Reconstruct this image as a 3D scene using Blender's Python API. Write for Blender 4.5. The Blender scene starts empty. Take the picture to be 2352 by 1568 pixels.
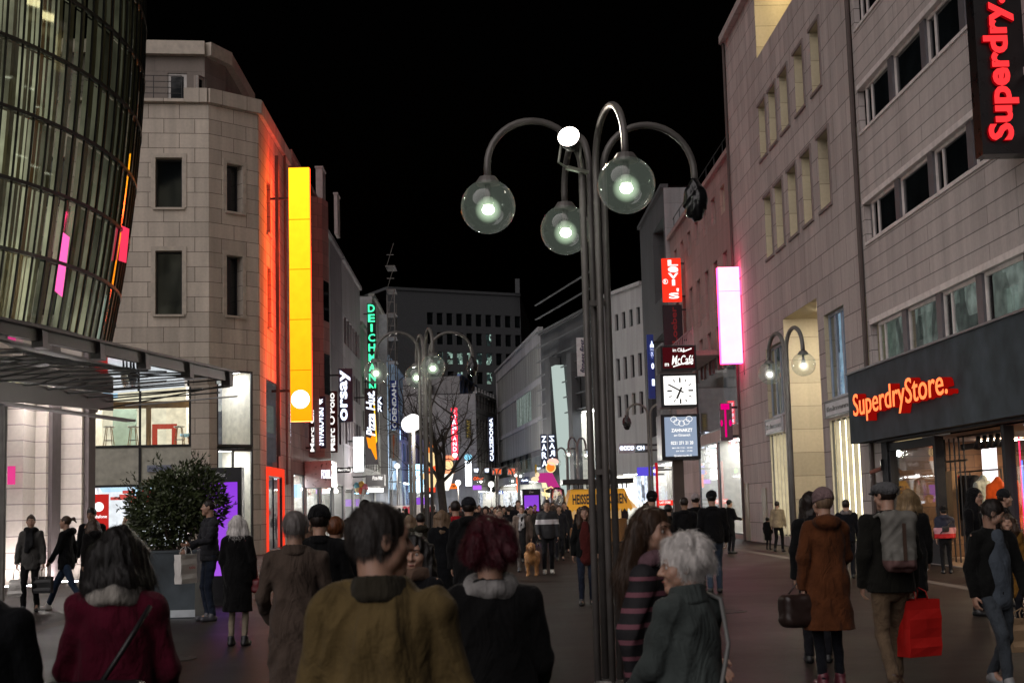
import bpy, math, random
import numpy as np
from mathutils import Vector, Matrix
random.seed(7)
SC = bpy.context.scene
COL = SC.collection
PI = math.pi
R = math.radians
# ------------------------------------------------------------------ camera
CAM = Vector((0, 0, 1.7)); FP = 3292.0; CX, CY = 1176.0, 784.0
_p, _r, _w = R(6.57), R(1.5), R(1.15)
_R0 = Vector((math.cos(_w), -math.sin(_w), 0)); _F0 = Vector((math.sin(_w), math.cos(_w), 0)); _Z = Vector((0, 0, 1))
FW = _F0*math.cos(_p) + _Z*math.sin(_p); _U0 = _Z*math.cos(_p) - _F0*math.sin(_p)
RT = _R0*math.cos(_r) - _U0*math.sin(_r); UP = _U0*math.cos(_r) + _R0*math.sin(_r)
def ray(px, py): return (FW*FP + RT*(px-CX) - UP*(py-CY)).normalized()
def at(px, py, Y):
    d = ray(px, py); return CAM + d*((Y-CAM.y)/d.y)
def atx(px, py, X):
    d = ray(px, py); return CAM + d*((X-CAM.x)/d.x)
def gx(px, Y, py=1160): return at(px, py, Y).x
cd = bpy.data.cameras.new('camera'); cam = bpy.data.objects.new('camera', cd); COL.objects.link(cam)
cam.matrix_world = Matrix(((RT.x, UP.x, -FW.x, CAM.x), (RT.y, UP.y, -FW.y, CAM.y), (RT.z, UP.z, -FW.z, CAM.z), (0, 0, 0, 1)))
cd.sensor_width = 36; cd.lens = 36*FP/2352; cd.clip_end = 3000; cd.clip_start = .05
cd.dof.use_dof = True; cd.dof.focus_distance = 28; cd.dof.aperture_fstop = 5.6
SC.camera = cam
SC.view_settings.view_transform = 'Standard'; SC.view_settings.look = 'None'; SC.view_settings.exposure = 0
# ------------------------------------------------------------------ objects
def wloc(o):
    v = Vector((0, 0, 0))
    while o: v += o.location; o = o.parent
    return v
def tag(o, label=None, cat=None, group=None, kind=None):
    if label: o['label'] = label
    if cat: o['category'] = cat
    if group: o['group'] = group
    if kind: o['kind'] = kind
    return o
def empty(name, loc, label, cat, group=None, rz=0):
    o = bpy.data.objects.new(name, None); COL.objects.link(o); o.location = loc; o.rotation_euler = (0, 0, rz)
    o.empty_display_size = .2
    return tag(o, label, cat, group)
def link(name, me, parent, mats):
    if not isinstance(mats, (list, tuple)): mats = [mats]
    for m in mats: me.materials.append(m)
    o = bpy.data.objects.new(name, me); COL.objects.link(o)
    if parent: o.parent = parent
    return o
class MB:
    """collects faces in world space, built as one mesh object"""
    def __init__(s): s.v = []; s.f = []; s.uv = []; s.mi = []; s.cur = 0
    def quad(s, a, b, c, d, uv=None):
        n = len(s.v); s.v += [tuple(a), tuple(b), tuple(c), tuple(d)]; s.f.append((n, n+1, n+2, n+3))
        s.uv.append(uv or ((0, 0), (1, 0), (1, 1), (0, 1))); s.mi.append(s.cur)
    def poly(s, pts):
        n = len(s.v); s.v += [tuple(p) for p in pts]; s.f.append(tuple(range(n, n+len(pts))))
        s.uv.append(tuple((p[0], p[2]) for p in pts)); s.mi.append(s.cur)
    def hexa(s, p):  # 8 points: bottom 0-3 ccw, top 4-7
        for q in ((3, 2, 1, 0), (4, 5, 6, 7), (0, 1, 5, 4), (1, 2, 6, 5), (2, 3, 7, 6), (3, 0, 4, 7)):
            a, b, c, d = [Vector(p[i]) for i in q]
            w = (b-a).length; h = (d-a).length
            s.quad(a, b, c, d, ((0, 0), (w, 0), (w, h), (0, h)))
        return s
    def box(s, x0, x1, y0, y1, z0, z1):
        return s.hexa([(x0, y0, z0), (x1, y0, z0), (x1, y1, z0), (x0, y1, z0), (x0, y0, z1), (x1, y0, z1), (x1, y1, z1), (x0, y1, z1)])
    def fbox(s, F, u0, u1, z0, z1, n0, n1):
        P = F.pt
        return s.hexa([P(u0, z0, n1), P(u1, z0, n1), P(u1, z0, n0), P(u0, z0, n0), P(u0, z1, n1), P(u1, z1, n1), P(u1, z1, n0), P(u0, z1, n0)])
    def bar(s, a, b, w, h=None):
        a = Vector(a); b = Vector(b); h = h or w; d = (b-a).normalized()
        r = d.cross(_Z);  r = Vector((1, 0, 0)) if r.length < 1e-4 else r.normalized()
        u = r.cross(d).normalized(); r = r*w/2; u = u*h/2
        return s.hexa([a-r-u, a+r-u, b+r-u, b-r-u, a-r+u, a+r+u, b+r+u, b-r+u])
    def tube(s, pts, rad, n=10, cap=True):
        pts = [Vector(p) for p in pts]; rr = rad if isinstance(rad, (list, tuple)) else [rad]*len(pts)
        ref = None; rings = []
        for i, p in enumerate(pts):
            t = (pts[min(i+1, len(pts)-1)] - pts[max(i-1, 0)]).normalized()
            if ref is None:
                ref = t.cross(Vector((.31, .77, .55))).normalized()
            ref = (ref - t*ref.dot(t)).normalized(); b = t.cross(ref)
            rings.append([p + (ref*math.cos(2*PI*k/n) + b*math.sin(2*PI*k/n))*rr[i] for k in range(n)])
        base = len(s.v)
        for rg in rings: s.v += [tuple(q) for q in rg]
        for i in range(len(pts)-1):
            for k in range(n):
                a = base+i*n+k; b2 = base+i*n+(k+1) % n
                s.f.append((a, b2, b2+n, a+n)); s.uv.append(((0, 0),)*4); s.mi.append(s.cur)
        if cap:
            s.f.append(tuple(base+k for k in reversed(range(n)))); s.uv.append(((0, 0),)*n); s.mi.append(s.cur)
            e = base+(len(pts)-1)*n
            s.f.append(tuple(e+k for k in range(n))); s.uv.append(((0, 0),)*n); s.mi.append(s.cur)
        return s
    def lathe(s, c, prof, n=24, ax=None):  # prof: (r, z) pairs ; axis z or given Vector
        c = Vector(c); ax = Vector(ax).normalized() if ax else _Z
        r = ax.cross(Vector((.13, .9, .2))).normalized(); t = ax.cross(r); base = len(s.v)
        for rad, z in prof:
            for k in range(n):
                a = 2*PI*k/n; s.v.append(tuple(c + ax*z + (r*math.cos(a)+t*math.sin(a))*rad))
        for i in range(len(prof)-1):
            for k in range(n):
                a = base+i*n+k; b = base+i*n+(k+1) % n
                s.f.append((a, b, b+n, a+n)); s.uv.append(((0, 0),)*4); s.mi.append(s.cur)
        return s
    def ball(s, c, r, n=20, m=12, sx=1, sy=1, sz=1):
        base = len(s.v); c = Vector(c)
        for i in range(m+1):
            th = PI*i/m
            for k in range(n):
                a = 2*PI*k/n; s.v.append((c.x+r*sx*math.sin(th)*math.cos(a), c.y+r*sy*math.sin(th)*math.sin(a), c.z-r*sz*math.cos(th)))
        for i in range(m):
            for k in range(n):
                a = base+i*n+k; b = base+i*n+(k+1) % n
                s.f.append((a, b, b+n, a+n)); s.uv.append(((0, 0),)*4); s.mi.append(s.cur)
        return s
    def build(s, name, mat, parent=None, smooth=False, label=None, cat=None, group=None, kind=None, org=None, local=False):
        if parent is not None and not local: o0 = wloc(parent)
        elif parent is not None: o0 = Vector((0, 0, 0))
        elif org is not None: o0 = Vector(org)
        elif s.v:
            xs = [p[0] for p in s.v]; ys = [p[1] for p in s.v]
            o0 = Vector(((min(xs)+max(xs))/2, (min(ys)+max(ys))/2, min(p[2] for p in s.v)))
        me = bpy.data.meshes.new(name)
        me.from_pydata([(p[0]-o0.x, p[1]-o0.y, p[2]-o0.z) for p in s.v], [], s.f)
        if s.uv:
            ul = me.uv_layers.new(name='UVMap'); flat = []
            for fu in s.uv:
                for q in fu: flat += [q[0], q[1]]
            if len(flat) == 2*len(me.loops): ul.data.foreach_set('uv', flat)
        if any(s.mi): me.polygons.foreach_set('material_index', s.mi)
        if smooth: me.polygons.foreach_set('use_smooth', [True]*len(me.polygons))
        ob = link(name, me, parent, mat)
        if parent is None: ob.location = o0
        me.validate(); me.update()
        if smooth == 'a':
            try: me.set_sharp_from_angle(angle=R(35))
            except Exception: pass
        return tag(ob, label, cat, group, kind)
class Fac:
    """vertical plane between two ground points; normal faces to the right-hand side seen from a to b, flipped with flip"""
    def __init__(s, a, b, flip=False):
        s.a = Vector((a[0], a[1], 0)); s.b = Vector((b[0], b[1], 0)); s.L = (s.b-s.a).length
        s.d = (s.b-s.a).normalized(); s.n = Vector((s.d.y, -s.d.x, 0))
        if flip: s.n = -s.n
    def pt(s, u, z, n=0): return s.a + s.d*u + s.n*n + Vector((0, 0, z))
    def uz(s, px, py, n=0):
        d = ray(px, py); o = s.a + s.n*n; t = (o-CAM).dot(s.n)/d.dot(s.n); p = CAM + d*t
        return (p-s.a).dot(s.d), p.z
    def rect(s, x0, y0, x1, y1, n=0):  # pixel corners -> (u0,u1,z0,z1)
        ua, za = s.uz(x0, y0, n); ub, zb = s.uz(x1, y1, n)
        return (min(ua, ub), max(ua, ub), min(za, zb), max(za, zb))
def wall_mesh(F, z0, z1, holes=(), u0=0, u1=None, depth=.25, n=0, m=None, reveal=True):
    m = m or MB(); u1 = F.L if u1 is None else u1
    us = sorted({u0, u1, *[min(max(h[i], u0), u1) for h in holes for i in (0, 1)]})
    zs = sorted({z0, z1, *[min(max(h[i], z0), z1) for h in holes for i in (2, 3)]})
    for a, b in zip(us, us[1:]):
        for c, d in zip(zs, zs[1:]):
            if b-a < 1e-5 or d-c < 1e-5: continue
            uc, zc = (a+b)/2, (c+d)/2
            if any(h[0] < uc < h[1] and h[2] < zc < h[3] for h in holes): continue
            m.quad(F.pt(a, c, n), F.pt(b, c, n), F.pt(b, d, n), F.pt(a, d, n), ((a, c), (b, c), (b, d), (a, d)))
    if reveal:
        for h in holes:
            a, b, c, d = h[:4]; dp = h[4] if len(h) > 4 else depth
            for (p, q) in (((a, c), (b, c)), ((b, c), (b, d)), ((b, d), (a, d)), ((a, d), (a, c))):
                m.quad(F.pt(*p, n), F.pt(*q, n), F.pt(*q, n-dp), F.pt(*p, n-dp), ((0, p[1]), (.0, q[1]), (dp, q[1]), (dp, p[1])))
    return m
# ------------------------------------------------------------------ materials
_mats = {}
def newmat(name):
    m = bpy.data.materials.new(name); m.use_nodes = True; nt = m.node_tree; nt.nodes.clear()
    o = nt.nodes.new('ShaderNodeOutputMaterial'); return m, nt, o
def nd(nt, t, **kw):
    n = nt.nodes.new(t)
    for k, v in kw.items():
        if k in n.inputs: n.inputs[k].default_value = v
        else: setattr(n, k, v)
    return n
def c4(c): return (c[0], c[1], c[2], 1)
def setb(p, **kw):
    for k, v in kw.items():
        if k in p.inputs: p.inputs[k].default_value = v
def noisecol(nt, col, var=.25, scale=3, coord='Object', detail=5, stretch=None):
    tc = nd(nt, 'ShaderNodeTexCoord'); src = tc.outputs[coord]
    if stretch:
        mp = nd(nt, 'ShaderNodeMapping'); mp.inputs['Scale'].default_value = stretch; nt.links.new(src, mp.inputs[0]); src = mp.outputs[0]
    nz = nd(nt, 'ShaderNodeTexNoise', Scale=scale, Detail=detail); nt.links.new(src, nz.inputs['Vector'])
    rp = nd(nt, 'ShaderNodeValToRGB'); e = rp.color_ramp.elements
    e[0].position = .3; e[1].position = .7
    e[0].color = c4([x*(1-var) for x in col]); e[1].color = c4([min(1, x*(1+var)) for x in col])
    nt.links.new(nz.outputs['Fac'], rp.inputs[0]); return rp.outputs[0], nz.outputs['Fac'], src
def bump(nt, h, p, strength=.3, dist=.01):
    b = nd(nt, 'ShaderNodeBump', Strength=strength, Distance=dist); nt.links.new(h, b.inputs['Height']); nt.links.new(b.outputs[0], p.inputs['Normal']); return b
def paint(name, col, rough=.6, metal=0, var=.15, scale=4, bmp=.1, coat=0, spec=.5):
    key = ('p', name)
    if key in _mats: return _mats[key]
    m, nt, o = newmat(name); p = nd(nt, 'ShaderNodeBsdfPrincipled'); setb(p, Roughness=rough, Metallic=metal, **{'Coat Weight': coat, 'Specular IOR Level': spec})
    c, f, src = noisecol(nt, col, var, scale); nt.links.new(c, p.inputs['Base Color'])
    rr = nd(nt, 'ShaderNodeMapRange'); rr.inputs[3].default_value = max(.05, rough-.12); rr.inputs[4].default_value = min(1, rough+.12)
    nt.links.new(f, rr.inputs[0]); nt.links.new(rr.outputs[0], p.inputs['Roughness'])
    if bmp:
        nz = nd(nt, 'ShaderNodeTexNoise', Scale=scale*14, Detail=4); nt.links.new(src, nz.inputs['Vector']); bump(nt, nz.outputs['Fac'], p, bmp, .01)
    nt.links.new(p.outputs[0], o.inputs[0]); _mats[key] = m; return m
def cloth(name, col, rough=.92, weave=260, var=.22, bmp=.35):
    key = ('c', name)
    if key in _mats: return _mats[key]
    col = [x*.62 for x in col]; m, nt, o = newmat(name); p = nd(nt, 'ShaderNodeBsdfPrincipled'); setb(p, Roughness=rough, **{'Sheen Weight': .04, 'Specular IOR Level': .18})
    c, f, src = noisecol(nt, col, var, 7); nt.links.new(c, p.inputs['Base Color'])
    w = nd(nt, 'ShaderNodeTexNoise', Scale=weave, Detail=2); nt.links.new(src, w.inputs['Vector'])
    w2 = nd(nt, 'ShaderNodeTexNoise', Scale=26, Detail=4); nt.links.new(src, w2.inputs['Vector'])
    w3 = nd(nt, 'ShaderNodeTexNoise', Scale=5.5, Detail=3, Distortion=1.6); mp3 = nd(nt, 'ShaderNodeMapping'); mp3.inputs['Scale'].default_value = (1.3, 1.3, .6); nt.links.new(src, mp3.inputs[0]); nt.links.new(mp3.outputs[0], w3.inputs['Vector']); rdg = nd(nt, 'ShaderNodeMapRange'); rdg.inputs[1].default_value = .35; rdg.inputs[2].default_value = .65; rdg.inputs[4].default_value = 1.7; nt.links.new(w3.outputs['Fac'], rdg.inputs[0]); a3 = nd(nt, 'ShaderNodeMath', operation='ADD'); nt.links.new(w2.outputs['Fac'], a3.inputs[0]); nt.links.new(rdg.outputs[0], a3.inputs[1])
    ad = nd(nt, 'ShaderNodeMath', operation='MULTIPLY_ADD'); nt.links.new(w.outputs['Fac'], ad.inputs[0]); ad.inputs[1].default_value = .35; nt.links.new(a3.outputs[0], ad.inputs[2])
    bump(nt, ad.outputs[0], p, min(1, bmp*1.5), .016); nt.links.new(p.outputs[0], o.inputs[0]); _mats[key] = m; return m
def banded(name, stops, coord='Object', rough=.8, axis=2, lo=0, hi=2):
    key = ('b', name)
    if key in _mats: return _mats[key]
    m, nt, o = newmat(name); p = nd(nt, 'ShaderNodeBsdfPrincipled'); setb(p, Roughness=rough)
    tc = nd(nt, 'ShaderNodeTexCoord'); sp = nd(nt, 'ShaderNodeSeparateXYZ'); nt.links.new(tc.outputs[coord], sp.inputs[0])
    mr = nd(nt, 'ShaderNodeMapRange'); mr.inputs[1].default_value = lo; mr.inputs[2].default_value = hi; nt.links.new(sp.outputs[axis], mr.inputs[0])
    rp = nd(nt, 'ShaderNodeValToRGB'); rp.color_ramp.interpolation = 'CONSTANT'; cr = rp.color_ramp
    while len(cr.elements) < len(stops): cr.elements.new(.5)
    for e, (pos, col) in zip(cr.elements, stops): e.position = (pos-lo)/(hi-lo); e.color = c4(col)
    nt.links.new(mr.outputs[0], rp.inputs[0]); nt.links.new(rp.outputs[0], p.inputs['Base Color'])
    w = nd(nt, 'ShaderNodeTexNoise', Scale=40, Detail=4); nt.links.new(tc.outputs['Object'], w.inputs['Vector']); bump(nt, w.outputs['Fac'], p, .3, .01)
    nt.links.new(p.outputs[0], o.inputs[0]); _mats[key] = m; return m
def masonry(name, col, bw=1.2, bh=.6, mortar=.012, mcol=None, var=.14, rough=.75, stain=.35, bmp=.5, ribs=0, offset=.5):
    """stone slabs laid on metre UVs, with joints, tone per slab and rain stains"""
    key = ('s', name)
    if key in _mats: return _mats[key]
    m, nt, o = newmat(name); p = nd(nt, 'ShaderNodeBsdfPrincipled'); setb(p, Roughness=rough)
    tc = nd(nt, 'ShaderNodeTexCoord'); bk = nd(nt, 'ShaderNodeTexBrick', offset=offset); nt.links.new(tc.outputs['UV'], bk.inputs['Vector'])
    setb(bk, Scale=1.0, **{'Mortar Size': mortar, 'Brick Width': bw, 'Row Height': bh, 'Mortar Smooth': .2, 'Bias': 0.0})
    bk.inputs['Color1'].default_value = c4([x*(1-var) for x in col]); bk.inputs['Color2'].default_value = c4([min(1, x*(1+var)) for x in col])
    bk.inputs['Mortar'].default_value = c4(mcol or [x*.35 for x in col])
    nz = nd(nt, 'ShaderNodeTexNoise', Scale=.5, Detail=6, Roughness=.6); mp = nd(nt, 'ShaderNodeMapping'); mp.inputs['Scale'].default_value = (3.2, .3, 1)
    nt.links.new(tc.outputs['UV'], mp.inputs[0]); nt.links.new(mp.outputs[0], nz.inputs['Vector'])
    n2 = nd(nt, 'ShaderNodeTexNoise', Scale=9, Detail=6); nt.links.new(tc.outputs['UV'], n2.inputs['Vector'])
    mr = nd(nt, 'ShaderNodeMapRange'); mr.inputs[1].default_value = .25; mr.inputs[2].default_value = .75; mr.inputs[3].default_value = 1-stain; mr.inputs[4].default_value = 1.08
    nt.links.new(nz.outputs['Fac'], mr.inputs[0])
    mx = nd(nt, 'ShaderNodeMix', data_type='RGBA', blend_type='MULTIPLY'); mx.inputs[0].default_value = 1
    nt.links.new(bk.outputs['Color'], mx.inputs[6]); nt.links.new(mr.outputs[0], mx.inputs[7])
    m3 = nd(nt, 'ShaderNodeMapRange'); m3.inputs[3].default_value = .86; m3.inputs[4].default_value = 1.12; nt.links.new(n2.outputs['Fac'], m3.inputs[0])
    mx2 = nd(nt, 'ShaderNodeMix', data_type='RGBA', blend_type='MULTIPLY'); mx2.inputs[0].default_value = 1
    nt.links.new(mx.outputs[2], mx2.inputs[6]); nt.links.new(m3.outputs[0], mx2.inputs[7]); nt.links.new(mx2.outputs[2], p.inputs['Base Color'])
    inv = nd(nt, 'ShaderNodeMath', operation='MULTIPLY_ADD'); inv.inputs[1].default_value = -1; nt.links.new(bk.outputs['Fac'], inv.inputs[0])
    h = nd(nt, 'ShaderNodeMath', operation='MULTIPLY'); h.inputs[1].default_value = .25; nt.links.new(n2.outputs['Fac'], h.inputs[0]); nt.links.new(h.outputs[0], inv.inputs[2])
    hh = inv.outputs[0]
    if ribs:
        sp = nd(nt, 'ShaderNodeSeparateXYZ'); nt.links.new(tc.outputs['UV'], sp.inputs[0])
        a = nd(nt, 'ShaderNodeMath', operation='MULTIPLY'); a.inputs[1].default_value = 2*PI/ribs; nt.links.new(sp.outputs[0], a.inputs[0])
        sn = nd(nt, 'ShaderNodeMath', operation='SINE'); nt.links.new(a.outputs[0], sn.inputs[0])
        s2 = nd(nt, 'ShaderNodeMath', operation='MULTIPLY_ADD'); s2.inputs[1].default_value = .5; nt.links.new(sn.outputs[0], s2.inputs[0]); nt.links.new(hh, s2.inputs[2]); hh = s2.outputs[0]
    bump(nt, hh, p, bmp, .012); nt.links.new(p.outputs[0], o.inputs[0]); _mats[key] = m; return m
def emis(name, col, st=1.0, sample=True, var=0, scale=3):
    key = ('e', name)
    if key in _mats: return _mats[key]
    m, nt, o = newmat(name); e = nd(nt, 'ShaderNodeEmission', Strength=st); e.inputs[0].default_value = c4(col)
    if var:
        c, f, s = noisecol(nt, col, var, scale); nt.links.new(c, e.inputs[0])
    nt.links.new(e.outputs[0], o.inputs[0])
    if not sample: m.cycles.emission_sampling = 'NONE'
    _mats[key] = m; return m
def glass(name, tint=(.9, .95, .93), refl=.06, rough=.02, ior=1.5):
    key = ('g', name)
    if key in _mats: return _mats[key]
    m, nt, o = newmat(name); t = nd(nt, 'ShaderNodeBsdfTransparent'); t.inputs[0].default_value = c4(tint)
    g = nd(nt, 'ShaderNodeBsdfGlossy', Roughness=rough); fr = nd(nt, 'ShaderNodeFresnel', IOR=ior)
    a = nd(nt, 'ShaderNodeMath', operation='MULTIPLY_ADD'); a.use_clamp = True; a.inputs[1].default_value = 1.5; a.inputs[2].default_value = refl-.04; nt.links.new(fr.outputs[0], a.inputs[0])
    mx = nd(nt, 'ShaderNodeMixShader'); nt.links.new(a.outputs[0], mx.inputs[0]); nt.links.new(t.outputs[0], mx.inputs[1]); nt.links.new(g.outputs[0], mx.inputs[2])
    nt.links.new(mx.outputs[0], o.inputs[0]); _mats[key] = m; return m
def darkglass(name, col=(.006, .008, .009), rough=.06):
    key = ('dg', name)
    if key in _mats: return _mats[key]
    m, nt, o = newmat(name); p = nd(nt, 'ShaderNodeBsdfPrincipled'); setb(p, Roughness=rough, **{'Specular IOR Level': .6}); 
    c, f, s = noisecol(nt, col, .5, .8); nt.links.new(c, p.inputs['Base Color'])
    nz = nd(nt, 'ShaderNodeTexNoise', Scale=1.2); nt.links.new(s, nz.inputs['Vector']); bump(nt, nz.outputs['Fac'], p, .08, .02)
    nt.links.new(p.outputs[0], o.inputs[0]); _mats[key] = m; return m
def goods(name, cols, st=1.0, cell=(.5, .8), dark=.25):
    """shop interior back wall: stacked goods as a mosaic of lit colours on metre UVs"""
    key = ('go', name)
    if key in _mats: return _mats[key]
    m, nt, o = newmat(name); tc = nd(nt, 'ShaderNodeTexCoord'); mp = nd(nt, 'ShaderNodeMapping'); mp.inputs['Scale'].default_value = (1/cell[0], 1/cell[1], 1)
    nt.links.new(tc.outputs['UV'], mp.inputs[0])
    v = nd(nt, 'ShaderNodeTexVoronoi', distance='CHEBYCHEV', Scale=1.0, Randomness=.75); nt.links.new(mp.outputs[0], v.inputs['Vector'])
    sp = nd(nt, 'ShaderNodeSeparateColor'); nt.links.new(v.outputs['Color'], sp.inputs[0])
    rp = nd(nt, 'ShaderNodeValToRGB'); rp.color_ramp.interpolation = 'CONSTANT'
    while len(rp.color_ramp.elements) < len(cols): rp.color_ramp.elements.new(.5)
    for i, (e, c) in enumerate(zip(rp.color_ramp.elements, cols)): e.position = i/len(cols); e.color = c4(c)
    nt.links.new(sp.outputs[0], rp.inputs[0])
    nz = nd(nt, 'ShaderNodeTexNoise', Scale=3, Detail=6); nt.links.new(tc.outputs['UV'], nz.inputs['Vector'])
    mr = nd(nt, 'ShaderNodeMapRange'); mr.inputs[1].default_value = .3; mr.inputs[2].default_value = .7; mr.inputs[3].default_value = dark; mr.inputs[4].default_value = 1.3; nt.links.new(nz.outputs['Fac'], mr.inputs[0])
    ml = nd(nt, 'ShaderNodeMath', operation='MULTIPLY'); ml.inputs[1].default_value = st; nt.links.new(mr.outputs[0], ml.inputs[0])
    e = nd(nt, 'ShaderNodeEmission'); nt.links.new(rp.outputs[0], e.inputs[0]); nt.links.new(ml.outputs[0], e.inputs[1])
    nt.links.new(e.outputs[0], o.inputs[0]); _mats[key] = m; return m
def gradem(name, c0, c1, h, st):
    m, nt, o = newmat(name); e = nd(nt, 'ShaderNodeEmission', Strength=st); tc = nd(nt, 'ShaderNodeTexCoord'); sp = nd(nt, 'ShaderNodeSeparateXYZ'); nt.links.new(tc.outputs['Object'], sp.inputs[0]); mr = nd(nt, 'ShaderNodeMapRange'); mr.inputs[2].default_value = h; nt.links.new(sp.outputs[2], mr.inputs[0])
    rp = nd(nt, 'ShaderNodeValToRGB'); rp.color_ramp.elements[0].color = c4(c0); rp.color_ramp.elements[1].color = c4(c1); nt.links.new(mr.outputs[0], rp.inputs[0])
    nz = nd(nt, 'ShaderNodeTexNoise', Scale=2.2, Detail=3); nt.links.new(tc.outputs['Object'], nz.inputs['Vector']); m2 = nd(nt, 'ShaderNodeMapRange'); m2.inputs[3].default_value = st*.88; m2.inputs[4].default_value = st*1.12; nt.links.new(nz.outputs['Fac'], m2.inputs[0]); nt.links.new(m2.outputs[0], e.inputs[1]); nt.links.new(rp.outputs[0], e.inputs[0]); nt.links.new(e.outputs[0], o.inputs[0]); return m
def skinm(name, col):
    key = ('sk', name)
    if key in _mats: return _mats[key]
    col = [x*.8 for x in col]
    m, nt, o = newmat(name); p = nd(nt, 'ShaderNodeBsdfPrincipled'); setb(p, Roughness=.5, **{'Subsurface Weight': .15, 'Subsurface Scale': .01})
    c, f, s = noisecol(nt, col, .16, 16); nt.links.new(c, p.inputs['Base Color'])
    nz = nd(nt, 'ShaderNodeTexNoise', Scale=300, Detail=3); nt.links.new(s, nz.inputs['Vector']); bump(nt, nz.outputs['Fac'], p, .12, .003)
    nt.links.new(p.outputs[0], o.inputs[0]); _mats[key] = m; return m
def hairm(name, col):
    key = ('h', name)
    if key in _mats: return _mats[key]
    col = [x*.75 for x in col]
    m, nt, o = newmat(name); p = nd(nt, 'ShaderNodeBsdfPrincipled'); setb(p, Roughness=.5, **{'Specular IOR Level': .35})
    c, f, s = noisecol(nt, col, .32, 60, stretch=(1, 1, .22)); nt.links.new(c, p.inputs['Base Color']); bump(nt, f, p, .6, .01)
    nt.links.new(p.outputs[0], o.inputs[0]); _mats[key] = m; return m
# ------------------------------------------------------------------ lettering
def _textmesh(s, bold, ext, shear):
    cu = bpy.data.curves.new('lettering', 'FONT'); cu.body = s; cu.size = 1; cu.offset = bold; cu.extrude = ext; cu.shear = shear; cu.resolution_u = 3
    ob = bpy.data.objects.new('lettering', cu); COL.objects.link(ob); dg = bpy.context.evaluated_depsgraph_get(); dg.update()
    me = bpy.data.meshes.new_from_object(ob.evaluated_get(dg)); bpy.data.objects.remove(ob); bpy.data.curves.remove(cu)
    n = len(me.vertices); co = np.empty(n*3); me.vertices.foreach_get('co', co); co = co.reshape(-1, 3)
    fs = [tuple(p.vertices) for p in me.polygons]; bpy.data.meshes.remove(me); return co, fs
def letters(m, s, o, r, u, n, bold=.0, ext=.0, shear=0, mirror=False):
    """fits the string s into the quad with lower left o, right edge vector r, up edge vector u; extruded along n by ext metres"""
    co, fs = _textmesh(s, bold, .5, shear)
    lo = co.min(0); hi = co.max(0); sz = np.maximum(hi-lo, 1e-6); o, r, u, n = map(Vector, (o, r, u, n)); n = n.normalized(); base = len(m.v)
    for c in co:
        a = (c[0]-lo[0])/sz[0]; b = (c[1]-lo[1])/sz[1]; e = (c[2]-lo[2])/sz[2]
        if mirror: a = 1-a
        m.v.append(tuple(o + r*a + u*b + n*(ext*e)))
    for f in fs:
        m.f.append(tuple(base+i for i in f)); m.uv.append(((0, 0),)*len(f)); m.mi.append(m.cur)
def stack(m, s, o, r, u, n, gap=.22, **kw):
    o, r, u = Vector(o), Vector(r), Vector(u); k = len(s); cell = 1/(k-gap*1)
    for i, ch in enumerate(s):
        if ch == ' ': continue
        t = 1-(i+1)*cell+gap*cell
        w = .3 if ch in "Il|!" else (.25 if ch in ".'" else 1)
        letters(m, ch, o + u*t + r*(1-w)/2, r*w, u*cell*(1-gap), n, **kw)
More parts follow.
